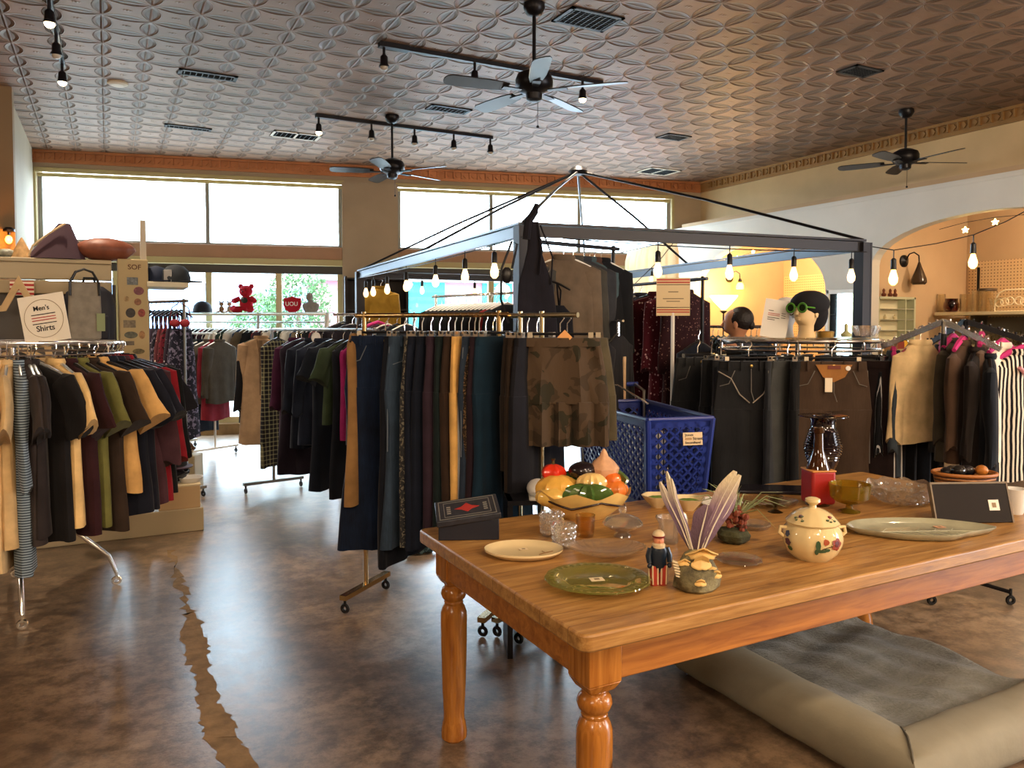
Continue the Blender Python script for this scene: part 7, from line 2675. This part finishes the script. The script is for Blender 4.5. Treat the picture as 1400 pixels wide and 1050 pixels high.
m.loft([[(x_ * k, y_, .1 + (z_ - .1) * k) for x_, z_ in sh2] for k, y_ in ((.7, -.04), (.95, -.025), (1, 0), (.95, .025), (.7, .04))])
m.build('cover', PL_, rc)
text('lettering', 'UOU', .075, WHITEP, rc, (.0, -.043, .11), (PI / 2, 0, 0), ext=.003)
bst = thing('bust_figurine', 'grey stone bust of a head and shoulders on the window shelf', 'figurine', on_bw(425), -TH - .2)
STN = mat('grey stone', '#86807a', .8, var=.15, vs=30)
MB().loft([[(w * cos(a), t_ * sin(a), z) for a in [k * PI / 10 for k in range(20)]] for z, w, t_ in ((0, .08, .05), (.05, .11, .06), (.1, .12, .06), (.125, .09, .05), (.14, .035, .035), (.16, .032, .032))]).build('torso', STN, bst)
MB().sphere((-.015, -.005, .205), (.045, .05, .06), 16, 12).sphere((-.03, -.052, .2), (.012, .014, .014), 8, 6).build('head', STN, bst)
# ================================================================ LIGHT, WORLD, CAMERA
def lamp(typ, name, loc, power, col, **kw):
    l = bpy.data.lights.new(name, typ)
    l.energy = power
    l.color = lin(col)[:3]
    for k, v_ in kw.items():
        if k not in ('rot', 'to'):
            setattr(l, k, v_)
    o = bpy.data.objects.new(name, l)
    COL.objects.link(o)
    o.location = loc
    if 'to' in kw:
        o.rotation_euler = (V(kw['to']) - V(loc)).to_track_quat('-Z', 'Y').to_euler()
    elif 'rot' in kw:
        o.rotation_euler = kw['rot']
    return o


for i, p in enumerate(SPOTS):
    lamp('SPOT', 'track_spot', p, 70, '#ffe8cc', spot_size=rad(100), spot_blend=.6, shadow_soft_size=.03)
# assumed ceiling spots behind the camera
for i, (x, y, tx, ty, e) in enumerate(((1.4, -.6, 1.9, 2.2, 50), (3.4, -.4, 2.9, 2.2, 60), (-1.8, .3, -.6, 4.4, 34), (4.9, .4, 4.3, 4.0, 60), (.2, -1.5, .6, 2.0, 60))):
    lamp('SPOT', 'track_spot', (x, y, 3.6), e, '#ffe0ba', to=(tx, ty, .8), spot_size=rad(75), spot_blend=.8, shadow_soft_size=.06)
# warm fill lights added behind and beside the viewer to brighten the shop
for x, y, z, e in ((-2.5, -1.5, 2.9, 90), (2.0, -3.0, 2.9, 110), (5.2, -2.2, 2.6, 90), (-3.4, 3.4, 3.0, 25)):
    lamp('POINT', 'ambient_fill', (x, y, z), e, '#ffe8cc', shadow_soft_size=.25)
lamp('SPOT', 'assumed_wall_spot', (4.6, -.5, 3.3), 150, '#ffe2bc', to=(8.4, 4.6, 3.05), spot_size=rad(80), spot_blend=.9, shadow_soft_size=.1)  # assumed spot added to brighten the upper right wall, no fixture built
lamp('POINT', 'assumed_alcove_light', (9.0, 7.9, 2.75), 38, '#ffe2ba', shadow_soft_size=.08)  # this and the next are assumed overhead lights, no fixtures built
lamp('POINT', 'assumed_alcove_light', (9.0, 4.3, 2.75), 28, '#ffe6c4', shadow_soft_size=.08)
lamp('POINT', 'torchiere_bulb', (8.28, 8.86, 2.02), 22, '#ffcf86', shadow_soft_size=.05)
lamp('POINT', 'sconce_bulb', (8.86, 9.12, 2.1), 4, '#ffc65a', shadow_soft_size=.04)
lamp('POINT', 'wall_lamp_bulb', wl + V((0, -.06, -.04)), 3, '#ff9a30', shadow_soft_size=.03)
# added area light for assumed daylight from the right; no entrance is built
lamp('AREA', 'assumed_daylight', (7.7, -1.6, 1.5), 110, '#eef4ff', rot=(PI / 2, 0, PI / 2), shape='RECTANGLE', size=2.6, size_y=2.2)

w = bpy.data.worlds.new('overcast_sky')
S.world = w
w.use_nodes = True
bgn = w.node_tree.nodes['Background']
bgn.inputs[0].default_value = (.8, .91, 1, 1)
bgn.inputs[1].default_value = 7.5
# sky portals in the window openings
for a, b, z0, z1 in ((ULW[0], ULW[1], 2.63, 3.5), (URW[0], URW[1], 2.63, 3.5), (ULW[0], ULW[1], .2, 2.25), (URW[0], URW[1], .2, 2.25)):
    c = wallpt((a + b) / 2, .2, (z0 + z1) / 2)
    o = lamp('AREA', 'sky_portal', c, 1, '#ffffff', rot=(-PI / 2, 0, WANG), shape='RECTANGLE', size=b - a, size_y=z1 - z0)
    o.data.cycles.is_portal = True

cam = bpy.data.cameras.new('camera')
cam.sensor_width = 36
cam.lens = F * 36 / 1400
cam.shift_y = -(525 - CY) / 1400
cam.clip_end = 500
co_ = bpy.data.objects.new('camera', cam)
COL.objects.link(co_)
co_.location = (0, 0, EYE)
co_.rotation_euler = (PI / 2 - PT, 0, -TH)
S.camera = co_
vs_ = S.view_settings
vs_.view_transform = 'Standard'
vs_.look = 'None'
vs_.gamma = 1
vs_.exposure = 1.45
try:
    vs_.use_curve_mapping = False
except Exception:
    pass
S.cycles.use_denoising = True
S.cycles.max_bounces = 10
S.cycles.transparent_max_bounces = 16
S.cycles.sample_clamp_indirect = 6
S.cycles.blur_glossy = 1.0
